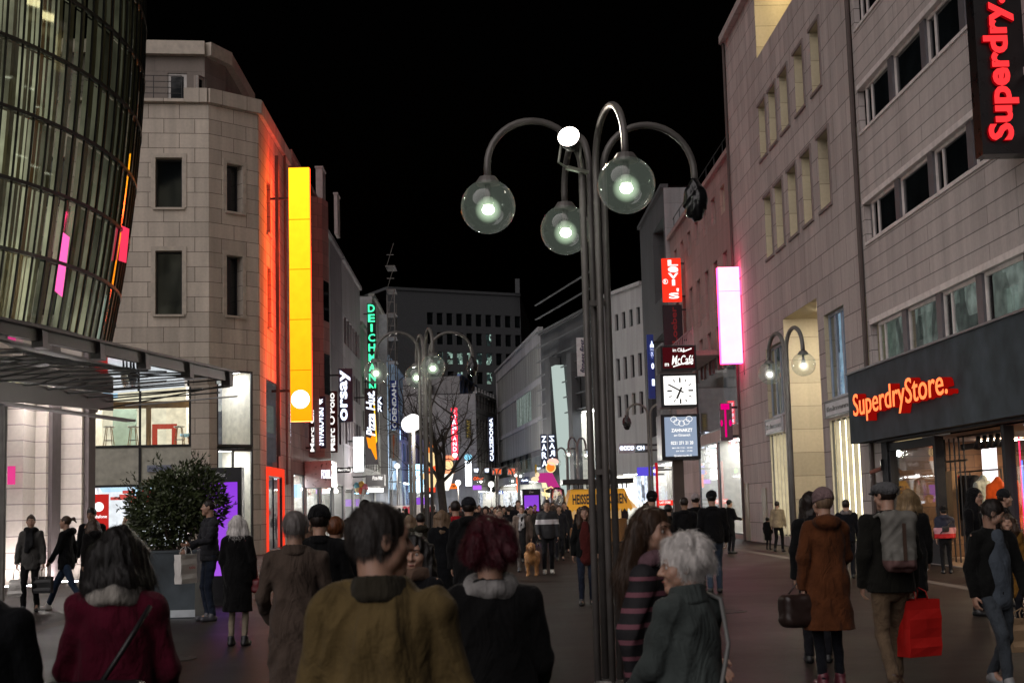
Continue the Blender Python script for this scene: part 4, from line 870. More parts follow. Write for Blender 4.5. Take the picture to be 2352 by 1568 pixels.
m.build('glass_skin', gm, GB); mv.build('mullion', paint('facade steel', (.02, .022, .02), .4, .3), GB); mhz.build('transom', paint('facade steel', (.02, .022, .02), .4, .3), GB)
rb.build('timber_rib', paint('ash timber', (.24, .2, .13), .6), GB); rb2.build('timber_beam', paint('larch beam', (.3, .13, .05), .6), GB)
cms = []
for cs_, cc_ in ((.7, (.80, .76, .56)), (.52, (.76, .71, .53)), (.3, (.6, .55, .4))):
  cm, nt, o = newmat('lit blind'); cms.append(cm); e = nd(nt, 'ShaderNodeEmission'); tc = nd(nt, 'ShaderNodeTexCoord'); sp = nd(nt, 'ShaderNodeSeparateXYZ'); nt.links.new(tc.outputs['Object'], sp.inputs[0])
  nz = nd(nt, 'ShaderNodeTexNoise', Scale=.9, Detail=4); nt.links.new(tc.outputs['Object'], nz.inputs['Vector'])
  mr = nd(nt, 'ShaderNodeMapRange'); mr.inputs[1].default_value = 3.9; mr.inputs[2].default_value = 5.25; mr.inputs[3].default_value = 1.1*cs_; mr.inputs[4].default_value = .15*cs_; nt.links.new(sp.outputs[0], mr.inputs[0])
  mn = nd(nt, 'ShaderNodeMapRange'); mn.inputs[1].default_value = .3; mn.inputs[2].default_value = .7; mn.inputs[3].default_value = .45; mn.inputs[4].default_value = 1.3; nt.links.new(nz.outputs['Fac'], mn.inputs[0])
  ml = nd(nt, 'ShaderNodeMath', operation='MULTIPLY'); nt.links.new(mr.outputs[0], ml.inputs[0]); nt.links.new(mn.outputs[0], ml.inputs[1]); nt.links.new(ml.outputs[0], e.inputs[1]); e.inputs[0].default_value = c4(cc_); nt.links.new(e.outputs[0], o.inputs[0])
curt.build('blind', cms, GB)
m = MB()
for i in range(na): a, b = a0+i*da, a0+(i+1)*da; m.quad(gp(a, z0g, -2.4), gp(b, z0g, -2.4), gp(b, z0g+rows*rh, -2.4), gp(a, z0g+rows*rh, -2.4)); m.quad(gp(a, z0g-.05, 0), gp(a, z0g-.05, -2.4), gp(b, z0g-.05, -2.4), gp(b, z0g-.05, 0))
m.build('inner_wall', paint('inner wall', (.2, .19, .14), .8), GB)
def gsolve(px, py):
    d = ray(px, py); t = 25.
    for k in range(4000):
        t += .005; p = CAM+d*t
        if math.hypot(p.x-GX, (p.y-GY)/GK) < GRd(p.z)+.012: break
    return p
c_ = [gsolve(*q) for q in ((126, 668), (143, 682), (160, 545), (143, 532))]; m = MB(); m.quad(*c_); m.build('painted_reflection', emis('pink sign reflection', (1, .12, .42), 1.5, False), GB)  # pink sign reflection painted as a glowing quad on the glass
c_ = [gsolve(*q) for q in ((272, 598), (290, 604), (297, 526), (280, 518))]; m = MB(); m.quad(*c_); m.build('painted_reflection', emis('red sign reflection', (.9, .04, .1), 1.2, False), GB)  # red sign reflection, painted on as a second glowing quad
# lit stone pillars of its ground storey
def pil(x0, x1, Y, top, name, mat, d=1.2):
    a, b = gx(x0, Y), gx(x1, Y); m = MB(); m.box(a, b, Y, Y+d, 0, top)
    return m.build(name, mat, GB)
for yy in (37.4, 39.2): MB().box(gx(0, yy), gx(195, yy+2), yy, yy+.25, 5.35, 5.45).build('added_strip', emis('added soffit light', (1, .92, .9), 75), GB)  # unseen soffit strips added to brighten the pillars
pil(14, 52, 38.2, 5.6, 'stone_pillar', PINKST); pil(57, 105, 39.2, 5.6, 'stone_pillar', PINKST, .8); pil(125, 187, 40.6, 5.6, 'stone_pillar', PINKST, .8)
m = MB(); m.box(gx(105.5, 39.4), gx(119, 39.4), 39.4, 40.2, 0, 5.6); m.box(gx(187.5, 40.8), gx(203, 40.8), 40.8, 41.5, 0, 5.6); m.build('pillar_edge', paint('shaded stone', (.12, .1, .1), .8), GB)  # dark side faces of the pillars, shade put into the colour
m = MB(); m.box(-30, gx(205, 43), 43, 43.4, 0, 5.6); m.build('back_wall', paint('passage wall', (.3, .27, .25)), GB)
for px, Y in ((8, 31), (2, 31)): MB().tube([(gx(px, Y), Y, 0), (gx(px, Y), Y, 5)], .055, 8).build('steel_post', POLE, GB)
m = MB(); m.box(gx(106, 39), gx(119, 39), 39.05, 39.15, .02, 5.2)
m = MB(); m.box(gx(120, 40.2), gx(124.5, 40.2), 40.2, 40.3, .02, 5.2); m.build('light_strip', emis('strip light', (1, .93, .92), 1.6), GB)
m = MB()
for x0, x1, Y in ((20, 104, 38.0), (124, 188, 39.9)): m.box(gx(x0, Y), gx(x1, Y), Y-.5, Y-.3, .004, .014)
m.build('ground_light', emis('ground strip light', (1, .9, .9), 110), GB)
m = MB(); m.box(gx(16, 37.9), gx(33, 37.9), 37.9, 37.95, 2.62, 3.1); s = m.build('window_reflection_panel', emis('pink window reflection', (.9, .06, .3), .9), GB); s.name = 'window_reflection'  # glowing panel that paints a window reflection onto the pillar
RODM = paint('brushed rod', (.4, .39, .4), .35, .4)
# entrance canopy of steel and glass
CA = empty('entrance_canopy', at(260, 900, 30), 'steel and glass canopy with thin rods jutting out over the left entrance', 'canopy')
a_0, a_1 = at(-60, 741, 23.5), at(528, 868, 33.5); b_0, b_1 = at(-60, 891, 28.5), at(256, 924, 35.0)
def mix(a, b, t): return a+(b-a)*t
m = MB(); m.bar(a_0, a_1, .16, .2); m.bar(a_0+_Z*.125, a_1+_Z*.125, .45, .045); m.build('front_beam', STEEL, CA)
for t in (.2, .4, .58, .78, .985):
    p = mix(a_0, a_1, t); MB().hexa([p+Vector(v) for v in ((-.1, -.2, -.2), (.1, -.2, -.2), (.1, .2, -.2), (-.1, .2, -.2), (-.1, -.26, .1), (.1, -.26, .1), (.1, .26, .1), (-.1, .26, .1))]).build('bracket', STEEL, CA)
m = MB(); e_ = b_1; m.bar(b_0, e_, .1, .4); m.bar(b_0-_Z*.22, at(299, 966, 35.8), .3, .05); m.build('rear_beam', STEEL, CA)
for k in range(9):
    t = .22+k*.085; p = mix(b_0, b_1, t); MB().hexa([p+Vector(v) for v in ((-.02, -.14, -.19), (.02, -.14, -.19), (.02, -.05, -.19), (-.02, -.05, -.19), (-.02, -.14, .19), (.02, -.14, .19), (.02, -.05, .19), (-.02, -.05, .19))]).build('stiffener', paint('dark stiffener', (.02, .018, .02), .5), CA)
for k in range(13):
    xe = -10+555*(k/12)**.85; xs_ = xe-317+60*max(0, (xe-300)/245); yb_ = 880+.18*xs_; Yb = 28.5+9.5*(xs_+60)/460; ye = 791+.2177*xe
    p = at(xs_, yb_, Yb); q_ = at(xe, ye, 24.5+9.6*(xe+60)/600); MB().tube([p, q_], .02, 6).build('rod', RODM, CA)
cgl = glass('canopy glass', (.5, .52, .55), .6, .03)
m = MB(); m.quad(a_0-_Z*.11, a_1-_Z*.11, b_1+_Z*.215, b_0+_Z*.215); m.build('glass_roof', cgl, CA)
m = MB(); m.tube([b_1+_Z*.1, a_1-_Z*.2], .02, 6); m.tube([mix(b_0, b_1, .9)-_Z*.2, mix(a_0, a_1, .97)-_Z*.2], .018, 6); m.build('tie_rod', POLE, CA)
# ------------------------------------------------------------------ projecting signs
NEG = Vector((0, -1, 0)); EX = Vector((1, 0, 0))
def psign(label, r, Y, body, texts=(), th=.22, wall=None, name='shop_sign', cat='sign', group=None, face=None, fr=.0, bevel=True, sides=None, sides2=None):
    """box sign standing across the street line at depth Y; r = pixel rect; texts: (string, (u0,v0,u1,v1), material, mode)"""
    a, b = at(r[0], r[3], Y), at(r[2], r[1], Y); xc = (r[0]+r[2])/2; x0, x1 = at(r[0], (r[1]+r[3])/2, Y).x, at(r[2], (r[1]+r[3])/2, Y).x; z0, z1 = at(xc, r[3], Y).z, at(xc, r[1], Y).z
    t = empty(name, ((x0+x1)/2, Y, z0), label, cat, group); w, h = x1-x0, z1-z0
    m = MB(); m.box(x0, x1, Y, Y+th, z0, z1)
    if sides: m.mi = [1, 1, 0, 2, 2, 1]; m.build('box', [body, sides, sides2 or sides], t)   # front stays the face colour
    else: m.build('box', body, t)
    if face:
        m = MB(); k = fr*min(w, h); m.quad((x0+k, Y-.006, z0+k), (x1-k, Y-.006, z0+k), (x1-k, Y-.006, z1-k), (x0+k, Y-.006, z1-k), ((0, 0), (w, 0), (w, h), (0, h))); m.build('face', face, t)
    for i, T in enumerate(texts):
        s, (u0, v0, u1, v1), mat, mode = T[:4]; kw = T[4] if len(T) > 4 else {}; m = MB(); kw.setdefault('bold', .022); kw.setdefault('ext', .02)
        o = Vector((x0+w*u0, Y-.008, z0+h*v0)); du, dv = EX*w*(u1-u0), _Z*h*(v1-v0)
        if mode == 'h': letters(m, s, o, du, dv, NEG, **kw)
        elif mode == 'up': letters(m, s, o+du, dv, -du, NEG, **kw)
        elif mode == 'stack': stack(m, s, o, du, dv, NEG, **kw)
        m.build('lettering', mat, t)
    if wall is not None:
        m = MB(); xe = x0 if abs(x0-wall) < abs(x1-wall) else x1
        if abs(wall-xe) > .03:
            for f in (.12, .88): MB().box(min(xe, wall), max(xe, wall), Y+th*.3, Y+th*.6, z0+h*f-.05, z0+h*f+.05).build('bracket', BLACKM, t)
    return t, (x0, x1, Y, z0, z1)
def decal(t, pts, mat, Y, name='emblem', ext=.0):
    m = MB(); m.poly([(p[0], Y, p[1]) for p in pts]); return m.build(name, mat, t)
def disc(t, c, r, Y, mat, name='emblem', n=28, rz=None):
    return decal(t, [(c[0]+r*math.cos(2*PI*k/n), c[1]+(rz or r)*math.sin(2*PI*k/n)) for k in range(n)], mat, Y, name)
BLK = paint('sign black', (.008, .008, .011), .35, bmp=0); NAVY = paint('sign navy', (.012, .02, .06), .4, bmp=0); BLUE = paint('sign blue', (.015, .05, .3), .4, bmp=0)
LWHITE = emis('lit white letters', (.78, .85, 1), 2.4, False)
# ------------------------------------------------------------------ left row of houses along the street
XL = -9.4
def yl(px): return 3292*abs(XL)/(1120-px)
def house(label, F, z1, mat, wins=(), loc=None, ground=None, trim=None, wkw=None, top=None, name='house', lits=(), extra=()):
    t = empty(name, loc or F.pt(F.L/2, 0), label, 'building'); holes = [tuple(w)+(.22,) for w in wins]
    gh = [tuple(g[:4])+(.1,) for g in (ground or ())]
    wall_mesh(F, 0, z1, holes+gh+[tuple(e) for e in extra]).build('wall', mat, t)
    for i, w_ in enumerate(wins): win(F, w_[:4], t, .2, lit=lits[i] if i < len(lits) and lits[i] else None, **(wkw or {}))
    for g in (ground or ()):
        room(F, g[:4], t, g[4] if len(g) > 4 else 1.6, g[5] if len(g) > 5 else None, CREAM, light=g[6] if len(g) > 6 else None, glassm=GLS)
    m = MB(); m.fbox(F, 0, F.L, z1+.002, z1+.25, -.3, .18); m.build('cornice', trim or mat, t)
    m = MB(); m.poly([F.pt(0, z1+.1, -.2), F.pt(F.L, z1+.1, -.2), F.pt(F.L, z1+.1, -9), F.pt(0, z1+.1, -9)]); m.poly([F.pt(0, 0, -.01), F.pt(0, z1, -.01), F.pt(0, z1, -9), F.pt(0, 0, -9)]); m.poly([F.pt(F.L, 0, -.01), F.pt(F.L, z1, -.01), F.pt(F.L, z1, -9), F.pt(F.L, 0, -9)]); m.build('party_wall', PLAS_G, t)
    return t
def grid(F, cols, rows, u0, u1, zs, fw=.55):
    r = []
    for z0, z1 in zs:
        for i in range(cols): c = u0+(u1-u0)*(i+.5)/cols; w = (u1-u0)/cols*fw/2; r.append((c-w, c+w, z0, z1))
    return r
GOODW = goods('white goods', [(.85, .9, 1), (.5, .55, .65), (.8, .82, .86), (.12, .13, .16), (.6, .65, .8), (.9, .88, .8)], 2.2, (.5, 1.1), .3)
GOODC = goods('coloured goods', [(.9, .85, .7), (.5, .2, .12), (.7, .65, .6), (.1, .08, .08), (.8, .5, .2), (.2, .25, .4)], 1.8, (.45, .7), .3)
GOODB = goods('blue goods', [(.2, .4, 1), (.7, .85, 1), (.1, .15, .5), (.5, .7, 1), (.02, .03, .1)], 2.2, (.6, 1.4), .25)
GOODD = goods('dim interior', [(.2, .2, .19), (.06, .06, .06), (.3, .28, .22), (.1, .12, .13)], .8, (.6, 1.0), .3)
BLINDG = goods('green lit blind', [(.4, .55, .5), (.45, .6, .52), (.3, .42, .38)], .8, (1, 3), .7); BLINDY = goods('yellow lit blind', [(.75, .6, .3), (.7, .55, .28)], .8, (1.2, 3), .8)
SHOPL = emis('shop ceiling light', (.95, .97, 1), 26)
F2 = Fac((XL, 69.4), (XL, 81.4)); zt2 = F2.uz(714, 446)[1]
t2 = house('red lit house with a rounded bay behind the tall yellow sign', F2, zt2, masonry('rose stone', (.38, .2, .17), 1.4, .7, .01), grid(F2, 4, 0, 1.5, 11.5, [(6.5, 8.6), (9.8, 12), (13, 15.2)], .4), ground=[(1, 5, .2, 3.6, 2, GOODW, SHOPL), (6, 11.5, .2, 3.6, 2, GOODW, SHOPL)], wkw=dict(mull=(.5,)))
# bay window of that house
bx = gx(728, 80); m = MB()
prof = [(XL, 76.5), (XL+.75, 77.2), (XL+.95, 78.4), (XL+.75, 79.6), (XL, 80.4)]
for (xa, ya), (xb, yb) in zip(prof, prof[1:]): m.quad((xa, ya, 4.6), (xb, yb, 4.6), (xb, yb, zt2-.5), (xa, ya, zt2-.5), ((ya, 4.6), (yb, 4.6), (yb, zt2), (ya, zt2)))
m.poly([(x, y, 4.6) for x, y in reversed(prof)]); m.poly([(x, y, zt2-.5) for x, y in prof]); m.build('bay', masonry('rose stone', (.4, .25, .2)), t2)
for zb in (8, 12):
    m = MB(); m.quad((XL+.78, 77.25, zb), (XL+.96, 78.3, zb), (XL+.96, 78.3, zb+2.2), (XL+.78, 77.25, zb+2.2)); m.build('bay_window', DG, t2)
for i, (x0, y0, x1, y1) in enumerate(((725, 386, 741, 437), (767, 446, 775, 493))):
    Y = 80+i*7; a, b = at(x0, y0, Y), at(x1, y1, Y); m = MB(); m.box(a.x, b.x, Y, Y+1.5, b.z-1.2, a.z); m.box(a.x-.05, b.x+.05, Y-.05, Y+1.55, a.z+.002, a.z+.1); m.build('chimney', paint('roof unit', (.3, .24, .23)), t2 if i == 0 else None) if i == 0 else m.build('chimney', paint('roof unit', (.3, .24, .23)), t2)
F3 = Fac((XL, 81.6), (XL, 88)); F4 = Fac((XL, 88.2), (XL, 95)); F5 = Fac((XL, 95.2), (XL, 109)); F6 = Fac((XL, 109.2), (XL, 121)); F7 = Fac((XL, 121.2), (XL, 139))
zt3, zt4, zt5 = F3.uz(742, 526)[1], F4.uz(770, 571)[1], F5.uz(803, 628)[1]
house('narrow grey house with one bright green window column left', F3, zt3, PLAS_G, grid(F3, 1, 0, 1.5, 5.5, [(7.2, 9.4), (12.0, 14.2), ], .7), ground=[(.6, 5.8, .2, 3.4, 2, GOODW, SHOPL)], lits=[BLINDG, BLINDG], wkw=dict(mull=(.45,), frame=ALU))
house('dark plain house between two lit facades on the left', F4, zt4, masonry('dark mauve render', (.13, .1, .115), 4, 3, .006), grid(F4, 2, 0, .8, 6, [(6, 7.8)], .5), ground=[(.6, 6.2, .2, 3.4, 2, GOODC, SHOPL)])
house('pale mauve house with a band of dark windows on the left', F5, zt5, masonry('mauve render', (.26, .225, .24), 4, 3, .006), grid(F5, 6, 0, .8, 13.2, [(6.2, 8), (9.6, 11.4), (13, 14.9)], .8), ground=[(.6, 6, .2, 3.2, 2, GOODC, SHOPL), (7, 13, .2, 3.2, 2, GOODW, SHOPL)], lits=[None]*6+[None, BLINDG], wkw=dict(mull=(.5,), frame=ALU))
house('grey house with light stone bands behind the vertical green letters', F6, F6.uz(845, 770)[1], masonry('olive grey stone', (.24, .24, .22), 1.8, 1.2, .01), grid(F6, 5, 0, .6, 11.5, [(5, 6.6), (7.8, 9.4), (10.6, 12)], .6), ground=[(.6, 11, .2, 3.2, 2, GOODW, SHOPL)])
t7 = house('grey stone house wrapped in scaffolding above the blue banner', F7, F7.uz(890, 745)[1], masonry('olive grey stone', (.24, .24, .22), 1.8, 1.2, .01), grid(F7, 6, 0, .6, 17.4, [(5, 7), (8.4, 10.4), (11.8, 13.8), (15, 16.6)], .55), ground=[(.8, 17, .2, 3.4, 2, GOODB, SHOPL)])
sc = empty('scaffolding', (XL+.8, 123, 0), 'thin metal scaffolding tower with platforms beside the blue banner', 'scaffolding')
xs0, xs1 = gx(897, 122), gx(914, 122); zs = at(905, 690, 122).z; m = MB()
for x in (xs0, xs1):
    for y in (122, 124.5): m.tube([(x, y, 0), (x, y, zs+random.random()*1.5)], .05, 6)
m.build('pole', POLE, sc)
for k in range(11): z = 2+k*2.05; (m := MB()).box(xs0-.1, xs1+.1, 121.9, 124.6, z, z+.07); m.tube([(xs0, 121.95, z+1), (xs1, 121.95, z+1)], .03, 5); m.tube([(xs0, 121.9, z), (xs1, 121.9, z+2)], .025, 5); m.build('platform', POLE, sc)
m = MB(); m.box(xs0-.8, xs0-.1, 122.4, 122.45, at(895, 830, 122).z, at(895, 720, 122).z); m.build('netting', paint('scaffold net', (.3, .32, .33), .9), sc)
# tall yellow light box with the white disc
YEL = gradem('yellow light box', (1, .15, .002), (1, .34, .008), 11.5, 3.2); ORG = emis('red glow flank', (1, .06, .014), 40)
ys = 63.0; tS, (x0, x1, Y_, z0, z1) = psign('tall glowing yellow light box sign with a white disc near its foot', (665, 385, 713, 967), ys, YEL, th=.35, wall=XL+.02, sides=ORG, sides2=emis('dim red flank', (1, .05, .012), 6))
for k in range(1, 5): m = MB(); z = z0+(z1-z0)*(k/5.05); m.box(x0, x1, ys-.012, ys-.007, z-.016, z+.016); m.build('joint', emis('joint orange', (.75, .24, .0), .9, False), tS)
disc(tS, ((x0+x1)/2-.02, z0+(z1-z0)*.085), (x1-x0)*.44, ys-.014, emis('white disc', (1, .98, .95), 3)); disc(tS, ((x0+x1)/2-.02, z0+(z1-z0)*.085), (x1-x0)*.15, ys-.02, emis('faint mark', (1, .9, .88), 1.5, False))
MB().box(x0-.62, x0-.47, ys+.1, ys+.25, z0-1.5, z1+.6).build('mast', paint('mast', (.09, .07, .065)), tS)
# white lettered signs
psign('first small lit white vertical sign half hidden behind the yellow box', (660, 918, 678, 1022), 72, NAVY, [('GAHRMANN', (.15, .06, .9, .97), LWHITE, 'up')], wall=XL)
psign('cropped white serif lettering on black behind the crystal shop sign', (710, 940, 722, 1040), 75, BLK, [("Marc C..", (.2, .03, .95, .99), WHITEW, 'up')], wall=XL)
tsw, q_ = psign('navy vertical sign with white capitals and a small bird mark', (722, 910, 748, 1029), 77, NAVY, [('SWAROVSKI', (.2, .05, .82, .78), LWHITE, 'up')], wall=XL)
x0, x1, Y_, z0, z1 = q_; w_, h_ = x1-x0, z1-z0; decal(tsw, [(x0+w_*a, z0+h_*b) for a, b in ((.22, .85), (.5, .84), (.8, .9), (.62, .9), (.8, .955), (.55, .93), (.45, .97), (.38, .93), (.25, .95))], LWHITE, Y_-.012)
psign('tall black sign with white serif lettering reading upward', (748, 898, 775, 1039), 79, BLK, [("Marc O'Polo", (.24, .03, .78, .97), WHITEW, 'up')], wall=XL)
psign('slate blue vertical sign with large rounded white letters', (778, 846, 810, 969), 83, paint('slate sign', (.05, .06, .1), .4, bmp=0), [('orsay', (.1, .03, .84, .97), LWHITE, 'up', dict(bold=.02))], wall=XL)
tp_, q_ = psign('black vertical sign with white script, yellow bar and orange roof mark', (838, 891, 868, 1066), 103, paint('sign brown black', (.02, .014, .014), .4, bmp=0), [('Pizza Hut.', (.12, .37, .8, .96), LWHITE, 'up', dict(shear=.25))], wall=XL)
x0, x1, Y_, z0, z1 = q_; w_, h_ = x1-x0, z1-z0; YB = emis('yellow bar', (1, .62, .02), 1.3, False); RO = emis('orange roof', (1, .3, .01), 1.3, False)
decal(tp_, [(x0+w_*a, z0+h_*b) for a, b in ((.68, .84), (.76, .84), (.93, .3), (.82, .27))], YB, Y_-.012, 'bar'); decal(tp_, [(x0+w_*a, z0+h_*b) for a, b in ((.1, .36), (.45, .34), (.6, .42), (.78, .37), (.9, .07), (.8, .06), (.45, .2), (.25, .22))], RO, Y_-.012, 'roof_mark')
GRN = emis('green neon', (.06, 1, .42), 1.8)
psign('vertical stack of green neon capitals high on the left row', (844, 696, 864, 900), 112, paint('sign green black', (.004, .02, .012), .5, bmp=0), [('DEICHMANN', (.12, .01, .9, .985), GRN, 'stack')], th=.3, wall=XL, name='neon_sign')
psign('blue and white vertical banner with capitals below the scaffolding', (897, 873, 914, 985), 121, BLUE, [('ODENDAHL', (.2, .02, .8, .99), emis('banner lit white', (.6, .62, .66), .55, False), 'up', dict(bold=.03))], th=.05, name='banner', cat='banner')
tb, q_ = psign('pale banner with an orange running figure under the blue banner', (898, 988, 914, 1058), 121, paint('banner cream', (.4, .38, .36), .6, bmp=0), [('aktuell', (.72, .2, .9, .75), paint('banner grey', (.1, .1, .12), .6, bmp=0), 'up')], th=.05, name='banner', cat='banner')
x0, x1, Y_, z0, z1 = q_; w_, h_ = x1-x0, z1-z0; decal(tb, [(x0+w_*a, z0+h_*b) for a, b in ((.3, .1), (.42, .1), (.4, .4), (.55, .6), (.5, .85), (.35, .88), (.25, .75), (.3, .5))], paint('banner orange', (.6, .16, .06), .6, bmp=0), Y_-.01)
psign('plain bright white vertical light box right of the rounded white letters', (812, 1003, 834, 1082), 98, emis('white light box', (.88, .94, 1), 6), th=.3, wall=XL)
psign('small dark fascia sign with thin white serif lettering', (775, 1073, 806, 1085), 84, BLK, [("Marc O'Polo", (.06, .3, .94, .8), WHITEW, 'h')], th=.3, wall=XL)
psign('dark awning sign with faint script above white strip light', (840, 1090, 883, 1116), 101, paint('awning black', (.03, .028, .03), .6), [('Pizza Hut', (.35, .55, .9, .9), paint('faint white', (.5, .5, .5), .6, bmp=0), 'h', dict(shear=.3))], th=1.2, wall=XL)
psign('long white strip light under the dark awning sign', (846, 1121, 880, 1129), 102, emis('strip white hot', (1, .93, .9), 6), th=.3, wall=XL, name='strip_light', cat='lamp')
tk, q_ = psign('rounded steel canopy box with a small lit sign', (700, 1058, 762, 1119), 74, paint('brushed steel box', (.5, .42, .42), .3, .7, stain=0) if False else paint('brushed steel box', (.5, .42, .42), .3, .7), [('FOSSIL', (.62, .33, .97, .66), LWHITE, 'h', dict(bold=.02))], th=2.5, wall=XL, name='canopy_box', cat='canopy')
psign('bright blue white lit shopfront sign at street level on the left', (664, 1112, 690, 1142), 72, emis('blue white shopfront', (.55, .8, 1), 1.4), th=.3, wall=XL)
psign('small white lit letters hanging at the scaffold house', (865, 912, 880, 945), 118, NAVY, [('K', (.1, .5, .9, 1), LWHITE, 'h'), ('R', (.1, 0, .9, .45), LWHITE, 'h')], wall=XL)
bl_ = empty('balloon_bunch', at(828, 1122, 90), 'bunch of bright foil balloons in a doorway on the left', 'balloons')
for i, (px, py, c) in enumerate(((820, 1115, (.2, .55, .7)), (830, 1112, (.8, .5, .1)), (838, 1118, (.7, .2, .25)), (828, 1126, (.8, .15, .1)), (836, 1128, (.6, .55, .5)), (822, 1124, (.75, .6, .3)))): MB().ball(at(px, py, 90), .2, 14, 9, sz=1.1).build('balloon', paint('foil %d' % i, c, .25), bl_, True)
MB().tube([at(828, 1126, 90), at(830, 1175, 90)-_Z*.6], .01, 5).build('string', paint('string', (.4, .4, .4)), bl_)
# ------------------------------------------------------------------ far end of the street
TW = Fac((gx(895, 250), 250), (gx(1207, 262), 262)); zt = TW.uz(1050, 673)[1]
tw = empty('office_tower', TW.pt(12, 0), 'huge dark office block closing the end of the street', 'building')
tws = []
for k in range(6):
    zb = TW.uz(1100, 722+k*44)[1]
    for i in range(10):
        u = TW.uz(988+i*22.3, 720)[0]; tws.append((u-.62, u+.62, zb-2.2, zb))
wall_mesh(TW, 0, zt, [w_+(.3,) for w_ in tws]).build('wall', paint('tower concrete', (.06, .064, .068), .85), tw)
litw = {16: 1, 21: 1, 22: 1, 23: 1, 24: 1, 25: 1, 26: 1, 33: 1, 36: 1, 43: 1}
for i, w_ in enumerate(tws): win(TW, w_, tw, .3, fw=.06, lit=goods('office light', [(.02, .03, .03), (.55, .8, .7), (.02, .02, .02), (.03, .05, .05), (.25, .35, .3)], .9, (.5, .7), .3) if i in litw else None)
m = MB(); q_ = at(1188, 640, 258); m.box(q_.x-.4, q_.x+.4, 258, 259, zt, q_.z); m.build('chimney', paint('tower concrete', (.06, .064, .068), .85), tw)
m = MB(); m.fbox(TW, 0, TW.L, zt+.002, zt+.5, -12, .2); m.build('roof_edge', paint('tower concrete', (.06, .064, .068), .85), tw)
m = MB(); q0, q1 = TW.pt(0, 0), TW.pt(TW.L, 0); m.quad(q1-Vector((0, 0, 0)), q1+Vector((3, 40, 0)), q1+Vector((3, 40, zt)), q1+_Z*zt); m.build('side_wall', paint('tower concrete dark', (.04, .04, .04)), tw)
# blue lit low buildings in front of the tower, left of centre
def pf(x0, Y0, x1, Y1): return Fac((gx(x0, Y0), Y0), (gx(x1, Y1), Y1))
FB = pf(893, 128, 930, 150); house('blue lit shop house beyond the scaffolding', FB, FB.uz(905, 985)[1]+6, masonry('blue grey render', (.25, .38, .55), 5, 4, .004), grid(FB, 3, 0, .8, FB.L-.8, [(6.5, 9), (10.5, 13)], .5), ground=[(.6, FB.L-.6, .2, 3.6, 2, GOODB, SHOPL)])
FB2 = pf(925, 140, 990, 165); house('shop house with violet blue neon front left of the bare tree', FB2, FB2.uz(960, 1028)[1], masonry('violet render', (.2, .2, .34), 5, 4, .004), grid(FB2, 8, 0, .6, FB2.L-.6, [(6.4, 9.6)], .6), ground=[(.6, FB2.L-.6, .2, 4.4, 2, GOODB, SHOPL)], lits=[GOODB]*8)
FB3 = pf(985, 175, 1066, 200); house('dark house behind the bare tree', FB3, FB3.uz(1030, 905)[1], PLAS_G, grid(FB3, 6, 0, .6, FB3.L-.6, [(6, 8), (9.5, 11.5), (13, 15)], .5), ground=[(.6, FB3.L-.6, .2, 4, 2, GOODC, SHOPL)], lits=[None, BLINDY])
FB4 = pf(1062, 178, 1100, 196); house('tall blue washed house with the disc sign', FB4, FB4.uz(1080, 880)[1], masonry('blue render', (.2, .3, .6), 5, 4, .004), grid(FB4, 4, 0, .5, FB4.L-.5, [(6, 8), (9.5, 11.5), (13, 15), (16, 18)], .6), ground=[(.5, FB4.L-.5, .2, 4, 2, GOODB, SHOPL)], wkw=dict(frame=ALU))
FB5 = pf(1098, 165, 1147, 180); house('house with slim pale pilasters behind the hosiery shop sign', FB5, FB5.uz(1120, 915)[1], masonry('pale pilaster stone', (.34, .34, .34), 1.2, 1.4, .05), grid(FB5, 7, 0, .4, FB5.L-.4, [(6, 8.4), (9.6, 12), (13.2, 15.6)], .6), ground=[(.5, FB5.L-.5, .2, 3.6, 2, GOODW, SHOPL)])
psign('tall blue violet neon column sign left of the bare tree', (941, 1015, 953, 1062), 139, emis('violet neon', (.2, .3, 1), 6), [('SHOES', (.2, .03, .8, .97), WHITE, 'up')], name='neon_sign')
psign('large pale blue lit shop window sign at the end left', (939, 1066, 972, 1130), 139, emis('blue white panel', (.4, .75, 1), 5), [('SALE', (.1, .4, .6, .6), WHITE, 'h')])
psign('small violet screen on a pole left of the bare tree', (943, 1142, 984, 1158), 135, emis('violet screen', (.38, .12, .85), .8, False), name='screen', cat='screen')
tr_, q_ = psign('red neon column sign with white letters and round white foot', (1037, 936, 1051, 1055), 150, emis('red neon panel', (1, .03, .06), 2.5), [('WORMLAND', (.2, .16, .8, .97), LWHITE, 'stack')], name='neon_sign')
disc(tr_, ((q_[0]+q_[1])/2, q_[3]+.45), .26, q_[2]-.012, emis('white disc', (1, .98, .95), 3))
psign('dark vertical sign with dull yellow letters', (1069, 962, 1083, 1006), 160, paint('sign olive', (.02, .02, .01), .5, bmp=0), [('SUBWAY', (.2, .05, .8, .95), paint('dull yellow', (.4, .32, .05), .5, bmp=0), 'up')])
tq, q_ = psign('bright white column sign under a pale blue round mark', (1069, 1058, 1083, 1115), 155, emis('white light box', (.88, .94, 1), 6))
disc(tq, ((q_[0]+q_[1])/2, q_[4]+.4), .42, q_[2]-.02, emis('pale blue disc', (.3, .75, 1), 1.2, False), rz=.34)
psign('black vertical sign with white capitals left of the grey panel house', (1122, 958, 1135, 1060), 150, NAVY, [('CALZEDONIA', (.2, .02, .82, .98), LWHITE, 'up')])
for i, (r, s, lab) in enumerate((((1087, 1072, 1100, 1088), 'WMF', 'dark square sign with white letters, left of a pair'), ((1112, 1072, 1124, 1088), 'WMF', 'dark square sign with white letters, right of a pair'))): psign(lab, r, 158-i*2, BLK, [(s, (.1, .2, .9, .8), LWHITE, 'h', dict(bold=.04))])
OR = emis('orange red neon', (1, .12, .02), 1.5, False)
